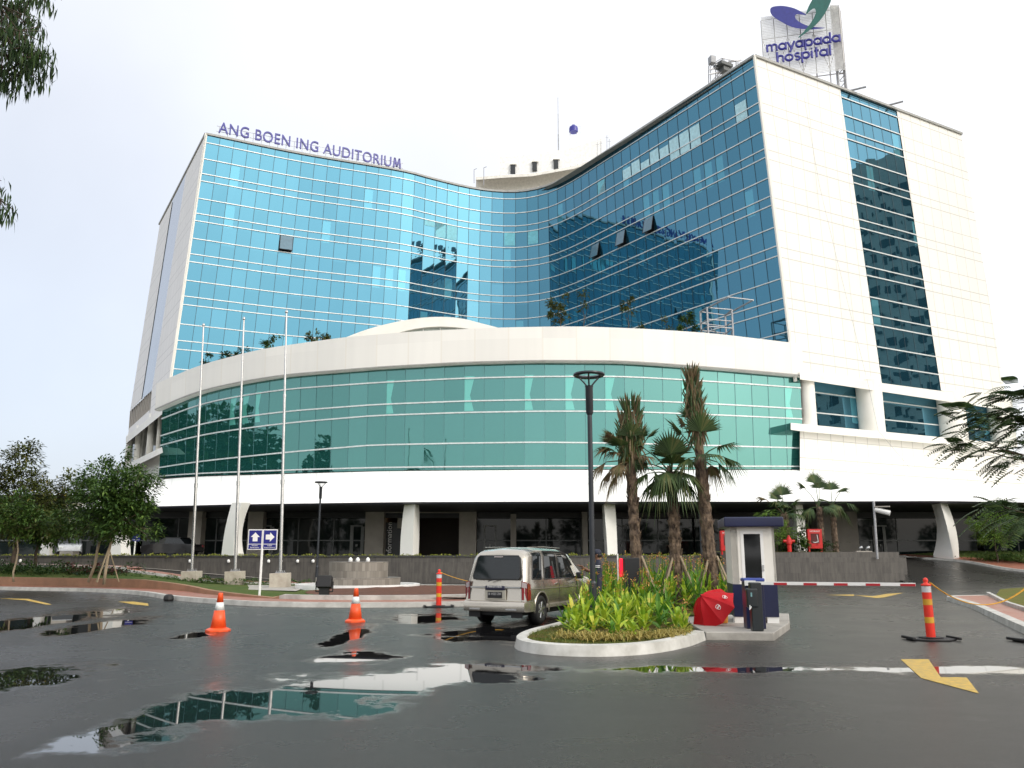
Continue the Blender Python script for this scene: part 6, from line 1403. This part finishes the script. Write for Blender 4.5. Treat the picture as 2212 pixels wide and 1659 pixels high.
def bark():
    m, t, p = mat('palm_bark'); co = coords(t); n = N(t, 'ShaderNodeTexNoise', {'Vector': N(t, 'ShaderNodeMapping', {0: co, 3: (1, 1, .5)}).outputs[0], 'Scale': 11, 'Detail': 7})
    t.links.new(mixc(t, N(t, 'ShaderNodeMapRange', {0: n.outputs[0], 1: .35, 2: .65}).outputs[0], (.045, .03, .022), (.19, .135, .09)), p.inputs['Base Color']); sp(p, r=.9)
    t.links.new(N(t, 'ShaderNodeBump', {'Strength': 1, 'Height': n.outputs[0], 'Distance': .06}).outputs[0], p.inputs['Normal']); return m
M['palm_bark'] = bark(); M['stake'] = mk('stake_timber', (.34, .27, .18), .8)
def palm(label, loc, th, r, fronds, brown=(), lean=(0, 0), stakes=4, group='fan palms on the booth island', bundle=None, sheath=0, flower=False):
    t = thing('fan_palm', label, 'palm', loc, 0, group)
    palm_trunk(th, r, lean).build('trunk', M['palm_bark'], t, local=True, smooth=False); T = Vector((lean[0], lean[1], th))
    for lst, m_ in ((fronds, 'palm_green'), (brown, 'palm_brown')):
        for (az, el, pl_, R_, dr) in lst:
            mb = MB(); d = Vector((math.cos(az) * math.cos(el), math.sin(az) * math.cos(el), math.sin(el))); p = T + Vector((0, 0, -.1)); e_ = p + d * pl_ ; e_.z -= dr * pl_ * .3
            mb.tube([p, p.lerp(e_, .5) + Vector((0, 0, .06 * pl_)), e_], [.028, .02, .013], 5); d2 = (d + Vector((0, 0, -dr * .7))).normalized(); fan(mb, e_, d2, R_, droop=dr); mb.build('frond', M[m_], t, local=True, weld=False)
    if bundle:       # fronds tied upright in a sheaf
        z0, z1, rb, m1, m2, sx_ = bundle; mb, m3 = MB(), MB(); rg = random.Random(5)
        for k in range(420):
            t_ = rg.random(); a = rg.uniform(0, 6.28); z = lerp(z0, z1, t_); rad = rb * (.55 + .45 * math.sin(math.pi * (t_ * .8 + .1))) * rg.uniform(.4, 1); cx = sx_ * (t_ - .0)
            p = Vector((lean[0] + cx + math.cos(a) * rad, lean[1] + math.sin(a) * rad, z)); d = Vector((math.cos(a) * rg.uniform(.1, .5), math.sin(a) * rg.uniform(.1, .5), rg.choice((1, 1, -.9)))).normalized(); L_ = rg.uniform(.25, .6)
            s = d.cross(Vector((0, 1, .1))).normalized() * .018; (mb if rg.random() < .6 else m3).face([p - s, p + s, p + d * L_ * .6 + s * 1.3, p + d * L_ - Vector((0, 0, .05)), p + d * L_ * .6 - s])
        mb.build('tied_fronds', M[m1], t, local=True, weld=False); m3.build('dry_fronds', M[m2], t, local=True, weld=False)
        MB().tube([T, T + Vector((sx_ * .5, 0, (z1 + z0) / 2 - th)), T + Vector((sx_, 0, z1 - th - .15))], [r * .8, rb * .55, rb * .2], 8).build('crown_core', M['palm_brown'], t, local=True)
    if sheath: mb = MB(); mb.tube([T - Vector((0, 0, .2)), T + Vector((-.04, 0, sheath * .5)), T + Vector((-.1, 0, sheath))], [r * 1.05, r * .85, r * .55], 10); mb.build('leaf_sheath', leafm('sheath', (.16, .15, .04), (.20, .19, .05)), t, local=True, smooth=True)
    for k in range(stakes):
        a = 2 * math.pi * k / stakes + .7; MB().tube([(math.cos(a) * .85, math.sin(a) * .85, 0), (math.cos(a) * r * .9, math.sin(a) * r * .9, 1.45)], .035, 6).build('stake', M['stake'], t, local=True)
    return t
rp = random.Random(3); tp = 2 * math.pi
YP = 24.0; s_ = YP / F
def ring_fans(n, el0, el1, pl_, R_, dr0, dr1, seed, a0=0.0):
    q = random.Random(seed); return [(a0 + tp * k / n + q.uniform(-.25, .25), lerp(el0, el1, q.random()), pl_ * q.uniform(.8, 1.2), R_ * q.uniform(.85, 1.1), q.uniform(dr0, dr1)) for k in range(n)]
palm('tall palm with shaggy half dried crown, left of the three by the booth', ((1370 - 1106) * s_ * 1.01, YP, .14), 4.2, .145,
     ring_fans(9, .6, 1.35, .8, .64, .1, .6, 1) + [(R(-5), .55, .75, .55, .4), (R(15), .95, 1.0, .55, .2), (R(-20), -.1, .7, .55, 1.0)],
     ring_fans(6, .1, .9, .55, .58, .7, 1.2, 2) + [(R(175), .35, .75, .7, 1.0), (R(185), .75, .8, .7, .7), (R(165), .0, .6, .6, 1.2), (R(200), 1.0, .9, .65, .4), (R(190), -.4, .5, .6, 1.2)],
     lean=(-.14, 0), bundle=(4.1, 5.75, .33, 'palm_green', 'palm_brown', .04), sheath=.7)
palm('shorter bushy green fan palm in the middle of the three by the booth', ((1453 - 1106) * s_ * 1.01, YP + .2, .14), 3.9, .155,
     [(R(178), .85, 1.15, .85, .35), (R(165), .6, .8, .9, .5), (R(185), .25, .75, .85, .8), (R(200), -.1, .5, .85, .9), (R(120), 1.3, .5, .9, .1), (R(60), 1.25, .6, .9, .15), (R(10), .7, .8, .8, .6), (R(-15), .1, .55, .8, .9), (R(-90), .9, .4, .85, .4), (R(-60), .3, .45, .85, .8), (R(-120), .3, .45, .85, .9), (R(90), .4, .6, .8, .8), (R(-100), 1.3, .6, .9, .1), (R(-80), 0, .35, .8, 1.0), (R(-150), -.2, .4, .8, 1.1), (R(-30), -.2, .4, .8, 1.1)], lean=(-.05, 0))
palm('tallest palm with its crown tied up in a brown sheaf, nearest the booth', ((1522 - 1106) * s_ * 1.01, YP - .2, .14), 4.3, .17,
     [(R(175), 1.0, .9, .85, .2), (R(60), 1.2, .9, .85, .2), (R(5), .7, .75, .85, .5), (R(-10), .3, .7, .8, .8), (R(-20), .05, .5, .75, 1.0), (R(200), .3, .4, .65, 1.0), (R(-90), 1.25, .8, .85, .1), (R(100), 1.3, 1.3, .75, .1), (R(-70), .5, .4, .8, .7)],
     [(R(180), 1.2, 1.1, .6, .3), (R(30), -.1, .4, .6, 1.1), (R(170), 0, .4, .6, 1.1)], lean=(-.22, 0), bundle=(4.9, 6.6, .20, 'palm_brown', 'palm_green', -.16))
def far_palm(u, v, Yc, h, label, crown, mir=1, tr=.17, bro=()):
    p = atY(u, v, Yc); palm(label, (p.x, Yc, p.z), h, tr, crown, bro, (mir * .0, 0), 0, 'fan palms behind the planter wall')
cr1 = [(R(90 + 40 * k), .95 - .35 * (k % 3), .8, 1.05, .35 + .2 * (k % 2)) for k in range(9)]
far_palm(1700, 1203, 52.3, 2.7, 'bushy fan palm behind the booth roof with shrubs at its foot', [(R(80), 1.3, 1.3, 1.1, .1), (R(120), 1.15, 1.1, 1.1, .2)] + cr1, tr=.25, bro=[(R(185), .8, 1.6, 1.0, .5)])
far_palm(1777, 1195, 52.0, 2.9, 'fan palm with several raised fans, left of the pair by the hose cabinet', [(R(175), 1.05, 1.6, 1.0, .4), (R(100), 1.4, 1.6, 1.05, .1), (R(60), 1.2, 1.4, 1.0, .2), (R(200), .2, .7, 1.0, .9), (R(160), .1, .7, 1.1, .9), (R(-60), .3, .6, .9, .8), (R(0), .3, .5, .9, .8)])
far_palm(1806, 1195, 52.4, 3.0, 'fan palm leaning its fans to the right, right of the pair by the hose cabinet', [(R(20), 1.0, 1.3, 1.0, .5), (R(70), 1.2, 1.2, 1.0, .2), (R(-20), .5, .9, .9, .8), (R(120), .8, .6, .9, .5), (R(-100), .4, .5, .9, .8), (R(-10), -.1, .5, .9, 1.0)])
# ================================================================ TREES AND SHRUBS
M['leaf_dark2'] = leafm('leaf_dark_green', (.03, .07, .018), (.08, .15, .03), (.15, .24, .045))
gr_l = 'young feathery trees on the left lawn'
p = atZ(60, 1240, .5); tree('tree', 'broad olive green tree with some yellow foliage at the far left', (-27.4, 46.5, .7), 7, [(-2.2, 0, 3.0, 1.8, 1.4), (-.6, .4, 4.6, 1.8, 1.3), (-.2, 0, 6.1, 1.2, 1.0), (1.5, 0, 3.6, 1.5, 1.3), (-2.6, 0, 5.0, 1.5, 1.1), (2.6, 0, 4.6, 1.0, .9), (.2, -.3, 2.8, 1.5, 1.0)], M['leaf_olive'], 'leaf', .14, 3600, .26, 'trees on the left lawn', ll=.13)
tree('tree', 'dark feathery tree with a slightly leaning trunk, left of the sign pole', (-19.6, 39.4, .5), 6.4, [(.9, 0, 5.5, .5, .8), (.2, 0, 4.6, 1.3, .75), (-.7, .2, 4.35, .9, .35), (2.0, 0, 4.7, .8, .5), (1.0, -.2, 3.6, 1.6, .7), (-.3, 0, 2.6, 1.6, .65), (1.0, .3, 2.3, 1.2, .5)], M['leaf_dark2'], 'leaf', .075, 2300, .22, gr_l, lean=(.75, 0), trunkm=M['stake'], ll=.17, stakes=0)
tree('tree', 'dark feathery staked tree standing in front of the small blue sign', (-18.2, 38.0, .45), 5.6, [(1.0, 0, 4.4, 1.1, .7), (-.3, 0, 3.9, 1.3, .55), (.6, .2, 3.2, 1.3, .7), (1.4, 0, 3.3, .5, .6), (.4, -.2, 2.4, .9, .5), (1.5, 0, 2.3, 1.0, .22)], M['leaf_dark2'], 'leaf', .075, 2100, .22, gr_l, lean=(.15, 0), trunkm=M['stake'], ll=.17, stakes=3)
tree('tree', 'thin young tree with a pale pole like trunk at the far left', (-23.3, 39.8, .5), 4.2, [(-.3, 0, 3.1, 1.2, .9), (.6, 0, 2.6, 1.0, .6)], M['leaf_mid'], 'leaf', .05, 700, .22, gr_l, trunkm=M['stake'])
rt = random.Random(9)
for k, (x, y, z, l) in enumerate(((-33.5, 47.5, .8, 'reddish trunked tree leaning at the left frame edge'), (-37.5, 49, .9, 'bushy dark tree cut by the left frame edge'), (-27.0, 48.0, .8, 'small bare stemmed tree behind the broad olive tree'))):
    tree('tree', l, (x, y, z), 4.5, [(rt.uniform(-1, 1), 0, 3.2 + rt.uniform(-.5, .6), 1.7, 1.3), (rt.uniform(-1.5, 1.5), 0, 2.4, 1.2, .9)] + ([(0, 0, 5, 1.6, 1.2)] if k == 1 else []), M['leaf_mid' if k else 'leaf_dark'], 'leaf', .11, 1500, .26, 'trees on the left lawn', ll=.13)
def mass(name, label, cat, pts, n, sx_, sz, m, kind='leaf', L=.18, stuff=True):
    mb = MB(); rg = random.Random(len(label))
    for _ in range(n):
        i = rg.randrange(len(pts) - 1); q = Vector(pts[i]).lerp(Vector(pts[i + 1]), rg.random()) + Vector((rg.gauss(0, sx_), rg.gauss(0, sx_), 0)); hh = sz * (.6 + .4 * math.sin(q.x * 2.1) * math.sin(q.x * 5.3 + q.y)); q.z += abs(rg.random()) ** .7 * hh
        for _2 in range(3): quadleaf(mb, q, Vector((rg.gauss(0, 1), rg.gauss(0, 1), rg.uniform(-.1, 1.3))), L * rg.uniform(.6, 1.3), L * .2)
    o = mb.build(name, m, weld=False); tag(o, label, cat, None, 'stuff' if stuff else None); return o
mass('shrub_bed', 'dark green low shrubs under the left trees', 'shrubs', [(-36, 47, .8), (-29, 46.5, .7), (-25, 45, .55), (-20, 43.8, .4)], 2600, .9, .9, M['leaf_dark'])
mass('red_shrub', 'dark reddish shrubs beside the side path', 'shrubs', [(-23.5, 45.6, .6), (-20.6, 44.2, .4)], 700, .5, .8, leafm('leaf_red', (.05, .012, .012), (.10, .03, .02)))
mass('low_hedge', 'low leafy green hedge behind the flagpole plinths', 'hedge', [(-20, 43.2, .35), (-16, 43.2, .2), (-13.2, 43.4, .15)], 1500, .35, .42, M['leaf_mid'], L=.12)
mass('small_shrubs', 'small leafy green plants between the flagpole plinths', 'shrubs', [(-13, 43.6, .15), (-10.2, 43.8, .15)], 260, .25, .4, M['leaf_mid'], L=.12)
wl = [(p.x, p.y + .35, 1.5) for p in WP]; 
mass('wall_top_plants', 'yellow green ground cover along the top of the slate wall', 'ground cover', [q for q in wl if q[0] < 17.5], 6500, .22, .22, M['hedge_y'], L=.13)
mass('right_hedge', 'low green hedge under the right side trees', 'hedge', [(31.5, 57.5, 1.25), (34, 55, 1.2), (38, 52, 1.0)], 1700, .6, .75, M['leaf_mid'])
mass('planter_shrubs', 'dark green undergrowth at the foot of the far palms', 'shrubs', [(15.6, 51.6, 1.75), (19.2, 51.2, 1.75)], 900, .35, .9, M['leaf_dark'])
p = atY(1690, 1190, 51.2); tree('shrub', 'light green feathery shrub beside the booth roof', (p.x - .3, 51.2, 1.7), 2.6, [(-.2, 0, 1.5, 1.1, .75), (-.6, 0, 2.0, .8, .5), (.4, 0, 1.0, .9, .8)], M['leaf_fine'], 'fine', .05, 330, .3, cat='shrub')
p = atY(1728, 1190, 50.7); tree('shrub', 'loose dark leaved shrub in front of the white blade column', (p.x, 50.8, 1.7), 2.2, [(0, 0, 1.4, .55, 1.0), (.2, 0, .8, .5, .6)], M['leaf_mid'], 'leaf', .03, 90, .24, cat='shrub')
p = atY(2100, 1195, 55); tree('shrub', 'fine leaved light green bush tree right of the right blade column', (32.0, 55.8, 1.0), 4.4, [(0, 0, 2.3, 1.1, 1.2), (.2, 0, 3.4, .7, .7), (-.8, 0, 2.6, .7, .6), (.8, 0, 2.8, .7, .6)], M['leaf_fine'], 'fine', .07, 700, .32, cat='shrub')
tree('tree', 'young tree with a pale straight trunk at the right frame edge', (34.0, 54.0, .9), 4.6, [(.6, 0, 3.6, 1.2, .5), (1.4, 0, 2.9, 1.1, .6), (1.6, 0, 4.2, 1.2, .5)], M['leaf_mid'], 'pin', .09, 420, .5, trunkm=M['stake'])
# ---------------------------------------------------------------- foreground branches: trees standing just outside the frame
def drooper(mb, p, L_, n=9):
    for k in range(n):
        a = random.uniform(0, 6.28); q = p + rv(.10); s = Vector((math.cos(a), math.sin(a), 0)) * .012; o = Vector((math.cos(a + 1.5), math.sin(a + 1.5), 0)) * L_ * random.uniform(.1, .45)
        l = L_ * random.uniform(.6, 1.1); m1 = q + o * .6 - Vector((0, 0, l * .35)); e_ = q + o * .9 - Vector((0, 0, l)); mb.face([q, m1 + s, e_, m1 - s])
tl = thing('tree', 'dark drooping leaved tree hanging into the top left corner of the photo', 'tree', (-9.6, 9.5, 0)); tb, cbm = MB(), MB()
tp_ = limb(tb, (-9.6, 9.5, -.1), (-9.3, 9.6, 5.0), .22, .15, 6, .05)
for tgt, sp_r, n in [((10, 25), .42, 24), ((45, 30), .3, 20), ((20, 80), .36, 22), ((55, 85), .28, 16), ((20, 130), .3, 20), ((65, 120), .25, 14), ((95, 130), .17, 12), ((15, 165), .22, 12), ((70, 165), .16, 9), ((95, 0), .18, 8), ((45, -25), .4, 20), ((-50, 60), .6, 30), ((-60, 140), .5, 24), ((0, 405), .09, 3), ((12, 448), .09, 5), ((-12, 465), .11, 4), ((-110, 410), .35, 14), ((-140, 280), .5, 20)]:
    C = atY(tgt[0], tgt[1], 9.6 + random.uniform(-.5, .6)); q = limb(tb, tp_[-1] if tgt[1] < 300 else tp_[-2], C + Vector((-.1, 0, .12)), .05, .012, 4, .12)
    for _ in range(n): c = C + rv(sp_r); limb(tb, q[-1], c, .008, .004, 1); drooper(cbm, c, .20, 8)
tb.build('trunk', M['trunk'], tl, smooth=True); cbm.build('crown', M['leaf_dark'], tl, weld=False)
tr_ = thing('tree', 'feathery leaved tree reaching into the right edge of the photo', 'tree', (11.9, 14.6, 0)); tb, cbm = MB(), MB()
tp_ = limb(tb, (11.9, 14.6, -.1), (11.6, 14.4, 5.2), .14, .06, 6, .04)
def frond_cluster(u, v, dirx, n, Lf=.5, Y=13.8, spr=.22):
    C = atY(u, v, Y + random.uniform(-.3, .3)); n = int(n * 1.8)
    for k in range(n):
        a = R(dirx) + random.gauss(0, .75); d = Vector((math.cos(a) if abs(math.cos(a)) > .45 else -.6, random.gauss(0, .5), max(-.25, math.sin(a) * .5 + .1))); pinnate(cbm, C + rv(spr), d, Lf * .8 * random.uniform(.7, 1.15), 10, .12, .34)
for u, v, dx, n, st in [(2085, 945, 185, 4, 3), (2062, 958, 200, 3, 3), (2115, 960, 210, 6, 3), (2150, 975, 220, 7, 3), (2185, 990, 230, 8, 3), (2090, 890, 180, 6, 4), (2125, 905, 200, 8, 4), (2160, 915, 215, 9, 4), (2195, 930, 220, 9, 4), (2150, 850, 170, 4, 5), (2180, 870, 170, 6, 5), (2200, 845, 150, 4, 5), (2195, 895, 190, 8, 5), (2230, 900, 180, 12, 5), (2240, 980, 190, 12, 4), (2250, 850, 150, 9, 6), (2300, 900, 90, 14, 6), (2150, 1095, 190, 5, 2), (2190, 1090, 200, 9, 2), (2200, 1130, 230, 8, 2), (2240, 1120, 200, 12, 2)]:
    C = atY(u, v, 13.8); limb(tb, tp_[st], C + Vector((.15, 0, 0)), .022, .006, 5, .08); frond_cluster(u, v, dx, n)
tb.build('trunk', M['trunk'], tr_, smooth=True); cbm.build('crown', leafm('leaf_feather', (.03, .06, .025), (.07, .12, .04), (.14, .20, .07)), tr_, weld=False)
# ================================================================ PERSON
pr = thing('person', 'person in dark uniform and cap standing beside the van, facing left', 'person', (2.17, 21.3, .12), R(180))
def skinned(name, V, E_, rad, m, parent, sub=2):
    me = bpy.data.meshes.new(name); me.from_pydata([Vector(v) for v in V], E_, []); o = bpy.data.objects.new(name, me); col.objects.link(o)
    sk = o.modifiers.new('s', 'SKIN'); 
    for v, r in zip(me.skin_vertices[0].data, rad): v.radius = r if isinstance(r, tuple) else (r, r)
    me.skin_vertices[0].data[0].use_root = True
    ss = o.modifiers.new('u', 'SUBSURF'); ss.levels = sub; ss.render_levels = sub
    me2 = bpy.data.meshes.new_from_object(o.evaluated_get(bpy.context.evaluated_depsgraph_get())); bpy.data.objects.remove(o); me2.name = name
    me2.materials.clear(); [me2.materials.append(x) for x in m]; me2.shade_smooth(); o = bpy.data.objects.new(name, me2); col.objects.link(o); o.parent = parent; return o
sk_ = mk('skin', (.20, .10, .06), .5); uni = mk('uniform', (.020, .024, .045), .7); shoe = mk('shoe', (.01, .01, .01), .4)
V = [(0, 0, .88), (0, .09, .84), (.02, .10, .47), (-.01, .10, .08), (.13, .11, .035), (0, -.09, .84), (-.02, -.10, .47), (-.04, -.10, .08), (.10, -.11, .035),
     (0, 0, 1.08), (0, 0, 1.28), (.01, 0, 1.38), (.03, 0, 1.46), (.035, 0, 1.54), (0, .17, 1.30), (.06, .21, 1.06), (.26, .16, 1.12), (.38, .13, 1.19), (0, -.17, 1.30), (.10, -.22, 1.08), (.30, -.16, 1.12), (.42, -.12, 1.20)]
E_ = [(0, 1), (1, 2), (2, 3), (3, 4), (0, 5), (5, 6), (6, 7), (7, 8), (0, 9), (9, 10), (10, 11), (11, 12), (12, 13), (10, 14), (14, 15), (15, 16), (16, 17), (10, 18), (18, 19), (19, 20), (20, 21)]
rad = [(.13, .10), (.085, .085), (.06, .06), (.045, .045), (.035, .04), (.085, .085), (.06, .06), (.045, .045), (.035, .04), (.10, .14), (.10, .15), (.05, .055), (.085, .075), (.085, .075), (.065, .065), (.048, .048), (.037, .037), (.03, .03), (.065, .065), (.048, .048), (.037, .037), (.03, .03)]
body = skinned('body', V, E_, rad, [uni, sk_, shoe], pr)
for f in body.data.polygons:
    c = f.center; f.material_index = 1 if (c.z > 1.385 or (c.x > .15 and c.z > .9)) else (2 if c.z < .09 else 0)
# face and hair, cap
mb = MB(); mb.lathe([(.012, -.02), (.018, 0), (.004, .03)], 8, (.125, 0, 1.485)); mb.lathe([(.005, -.02), (.02, 0), (.01, .025)], 8, (.03, .085, 1.50)); mb.lathe([(.005, -.02), (.02, 0), (.01, .025)], 8, (.03, -.085, 1.50)); mb.build('nose_and_ears', sk_, pr, local=True, smooth=True)
for s in (-1, 1): MB().box((.115, s * .032, 1.515), (.012, .022, .010)).build('eye', M['black'], pr, local=True)
mb = MB(); mb.box((.112, 0, 1.445), (.012, .045, .008)); mb.build('mouth', mk('lips', (.16, .05, .04), .5), pr, local=True)
mb = MB(); mb.lathe([(.100, 0), (.108, .035), (.095, .085), (.05, .115), (.01, .12)], 18, (.02, 0, 1.525)); mb.box((.135, 0, 1.53), (.11, .15, .012)); mb.build('cap', uni, pr, local=True, smooth=False)
mb = MB(); mb.lathe([(.09, -.07), (.10, -.03), (.103, .01)], 16, (.0, 0, 1.52)); mb.v = [(x if x < .02 else .02, y, z) for x, y, z in mb.v]; mb.build('hair', M['black'], pr, local=True, smooth=True)
for s in (-1, 1):      # hands: palm, four fingers, thumb
    w_ = Vector((.38, .13, 1.19)) if s > 0 else Vector((.42, -.12, 1.20)); V = [w_, w_ + Vector((.05, -.005 * s, .03))]; E_ = [(0, 1)]; rd_ = [(.024, .016), (.03, .014)]
    for k in range(4):
        o_ = (k - 1.5) * .018; b = len(V); V += [w_ + Vector((.085, o_, .045)), w_ + Vector((.115 - .006 * abs(k - 1.2), o_, .05)), w_ + Vector((.140 - .01 * abs(k - 1.2), o_, .035))]; E_ += [(1, b), (b, b + 1), (b + 1, b + 2)]; rd_ += [.0095, .0085, .007]
    b = len(V); V += [w_ + Vector((.05, .035 * s, .05)), w_ + Vector((.08, .045 * s, .06))]; E_ += [(0, b), (b, b + 1)]; rd_ += [.010, .008]
    skinned('hand', V, E_, rd_, [sk_], pr, 1)
mb = MB(); 
for s in (-1, 1): 
    for dz in (0, .035): mb.tube([(.04 + .06 * math.cos(a), s * .195 + .065 * math.sin(a), 1.20 + dz) for a in [R(q) for q in range(0, 361, 30)]], .009, 5)
mb.build('sleeve_stripe', M['white'], pr, local=True); MB().lathe([(.135, .93), (.137, .97)], 16, (0, 0, 0)).build('belt', M['black'], pr, local=True)
# ================================================================ PARKED CARS UNDER THE CANOPY
def parked(label, colr, loc, rz, suv=True):
    t = thing('parked_car', label, 'car', loc, rz, 'cars parked by the entrance'); pm = mk('car_paint_' + str(len(label)), colr, .3, coat=.5); gl = bpy.data.materials['van_glass']
    S = [(-2.2, .45, .75, .8), (-2.1, .35, .95, .86), (-1.3, .3, 1.02, .88), (0, .3, 1.04, .88), (1.3, .3, 1.02, .88), (2.1, .35, .9, .85), (2.25, .45, .7, .75)]
    mb = MB()
    for (a, b) in zip(S, S[1:]):
        for s in (-1, 1): mb.face([(a[0], s * a[3], a[1]), (b[0], s * b[3], b[1]), (b[0], s * b[3] * .97, b[2]), (a[0], s * a[3] * .97, a[2])])
        mb.face([(a[0], -a[3] * .97, a[2]), (b[0], -b[3] * .97, b[2]), (b[0], b[3] * .97, b[2]), (a[0], a[3] * .97, a[2])])
    for a in (S[0], S[-1]): mb.face([(a[0], -a[3], a[1]), (a[0], a[3], a[1]), (a[0], a[3] * .97, a[2]), (a[0], -a[3] * .97, a[2])])
    mb.build('body', pm, t, local=True, bevel=.04)
    g_ = [(-2.0 if suv else -1.5, 1.0), (-1.8 if suv else -1.0, 1.66 if suv else 1.42), (.3, 1.7 if suv else 1.45), (1.1, 1.0)]
    mb = MB(); n = 4; A = [(x, -.80 + (z - 1) * .18, z) for x, z in g_]; B = [(x, .80 - (z - 1) * .18, z) for x, z in g_]; mb.poly(A + B, [(0, 1, 2, 3), (7, 6, 5, 4), (0, 4, 5, 1), (2, 6, 7, 3)]); mb.build('windows', gl, t, local=True)
    mb = MB(); mb.box(((g_[1][0] + g_[2][0]) / 2, 0, g_[1][1] + .04), (g_[2][0] - g_[1][0] + .1, 1.36, .07)); mb.build('roof', pm, t, local=True, bevel=.03)
    for x in (-1.35, 1.35):
        for s in (-1, 1): MB().lathe([(.2, -.1), (.32, -.1), (.34, 0), (.32, .1), (.2, .11), (.01, .1)], 20, (x, s * .80, .34), M=Matrix.Rotation(R(90), 3, 'X')).build('wheel', M['black'], t, local=True)
    for s in (-1, 1):
        MB().box((2.2, s * .58, .72), (.1, .3, .14)).build('headlight', M['line_metal'], t, local=True); MB().box((-2.17, s * .66, .82), (.08, .2, .2)).build('tail_light', bpy.data.materials['tail_red'], t, local=True)
parked('silver grey car parked facing out between the left canopy columns', (.40, .42, .44), (atY(150, 1190, 66).x, 66, 1.5), R(-63))
parked('black car standing in the shade under the left part of the canopy', (.01, .01, .012), (atY(372, 1190, 65.5).x, 65.5, 1.5), R(170), False)
# ================================================================ WHAT THE GLASS REFLECTS: things behind the camera
def tower(name, label, loc, w, d, h, floors, colr, rz=0):
    t = thing(name, label, 'apartment block', loc, rz); m_ = mk(name + '_wall', colr, .7); MB().bbox((-w / 2, -d / 2, 0), (w / 2, d / 2, h)).build('wall', m_, t, local=True)
    mb = MB(); bays = int(w / 4)
    for f in range(floors):
        for k in range(bays):
            z = 3 + f * (h - 5) / floors; x = -w / 2 + (k + .5) * w / bays; mb.bbox((x - 1.0, d / 2 - .1, z), (x + 1.0, d / 2 + .06, z + 1.7)); mb.bbox((x + 1.2, d / 2 - .1, z - .4), (x + 1.8, d / 2 + .5, z + .1))
    mb.build('window_bays', M['dark_hole'], t, local=True); MB().bbox((-w / 4, -d / 3, h), (w / 4, d / 3, h + 4)).build('roof_house', m_, t, local=True)
tower('apartment_tower', 'tall beige apartment tower across the road, mirrored in the hospital glass', (128, 62, 0), 46, 16, 78, 22, (.72, .58, .48), R(90))
rg = random.Random(4)
for k in range(20):
    x = -75 + k * 12.5 + rg.uniform(-3, 3); y = -38 + rg.uniform(-5, 5); h = rg.uniform(5, 10) + (6 if x < -20 else 0)
    t = thing('roadside_tree', 'leafy tree across the road, seen only in the glass reflections', 'tree', (x, y, 0), 0, 'trees across the road'); limb_mb = MB(); limb(limb_mb, (0, 0, -.1), (0, 0, h * .6), .25, .15, 4, .05); limb_mb.build('trunk', M['trunk'], t, local=True)
    cm = MB()
    for _ in range(420):
        q = rv(1.0); q = Vector((q.x * 3.6, q.y * 3, h * .75 + q.z * h * .38)); 
        for _2 in range(2): quadleaf(cm, q, rv(1.0) + Vector((0, 0, .3)), .9, .3)
    cm.build('crown', M['leaf_dark'], t, local=True, weld=False)
for k, (x, y, h) in enumerate(((-31, 3, 15.5), (-37, 2, 13.5), (-27.5, 7, 17))):
    t = thing('roadside_palm', ('tall palm by the road mirrored in the drum glass', 'shorter palm by the road mirrored in the drum glass', 'palm farther along the road mirrored in the drum glass')[k], 'palm', (x, y, 0)); palm_trunk(h, .2).build('trunk', M['palm_bark'], t, local=True)
    fm = MB()
    for j in range(12):
        a = j * 2.4; el = .9 - .12 * j; d = Vector((math.cos(a) * math.cos(el), math.sin(a) * math.cos(el), math.sin(el))); pinnate(fm, Vector((0, 0, h)), d, 3.6, 26, .9, .9)
    fm.build('fronds', M['palm_green'], t, local=True, weld=False)

lt0 = None
for k, (x, y, h) in enumerate(((-72, 48, 21), (-84, 60, 24), (-78, 76, 22), (-92, 88, 25), (-86, 104, 23), (-100, 70, 26), (-66, 30, 19))):
    if lt0 is None:
        lt0 = thing('roadside_tree', 'tall dark tree left of the hospital, seen only in the glass reflections', 'tree', (x, y, 0), 0, 'tall trees left of the hospital'); m_ = MB(); limb(m_, (0, 0, -.1), (0, 0, 13), .4, .2, 4, .04); m_.build('trunk', M['trunk'], lt0, local=True); cm = MB()
        for _ in range(2600):
            q = rv(1.0); q = Vector((q.x * 7, q.y * 7, 12 + q.z * 10)); quadleaf(cm, q, rv(1.0) + Vector((0, 0, .3)), 1.4, .5)
        cm.build('crown', M['leaf_dark'], lt0, local=True, weld=False); o = lt0
    else: o = copy_tree(lt0)
    o.location = (x, y, 0); o.scale = (1, 1, h / 22); o.rotation_euler = (0, 0, k * 1.3)
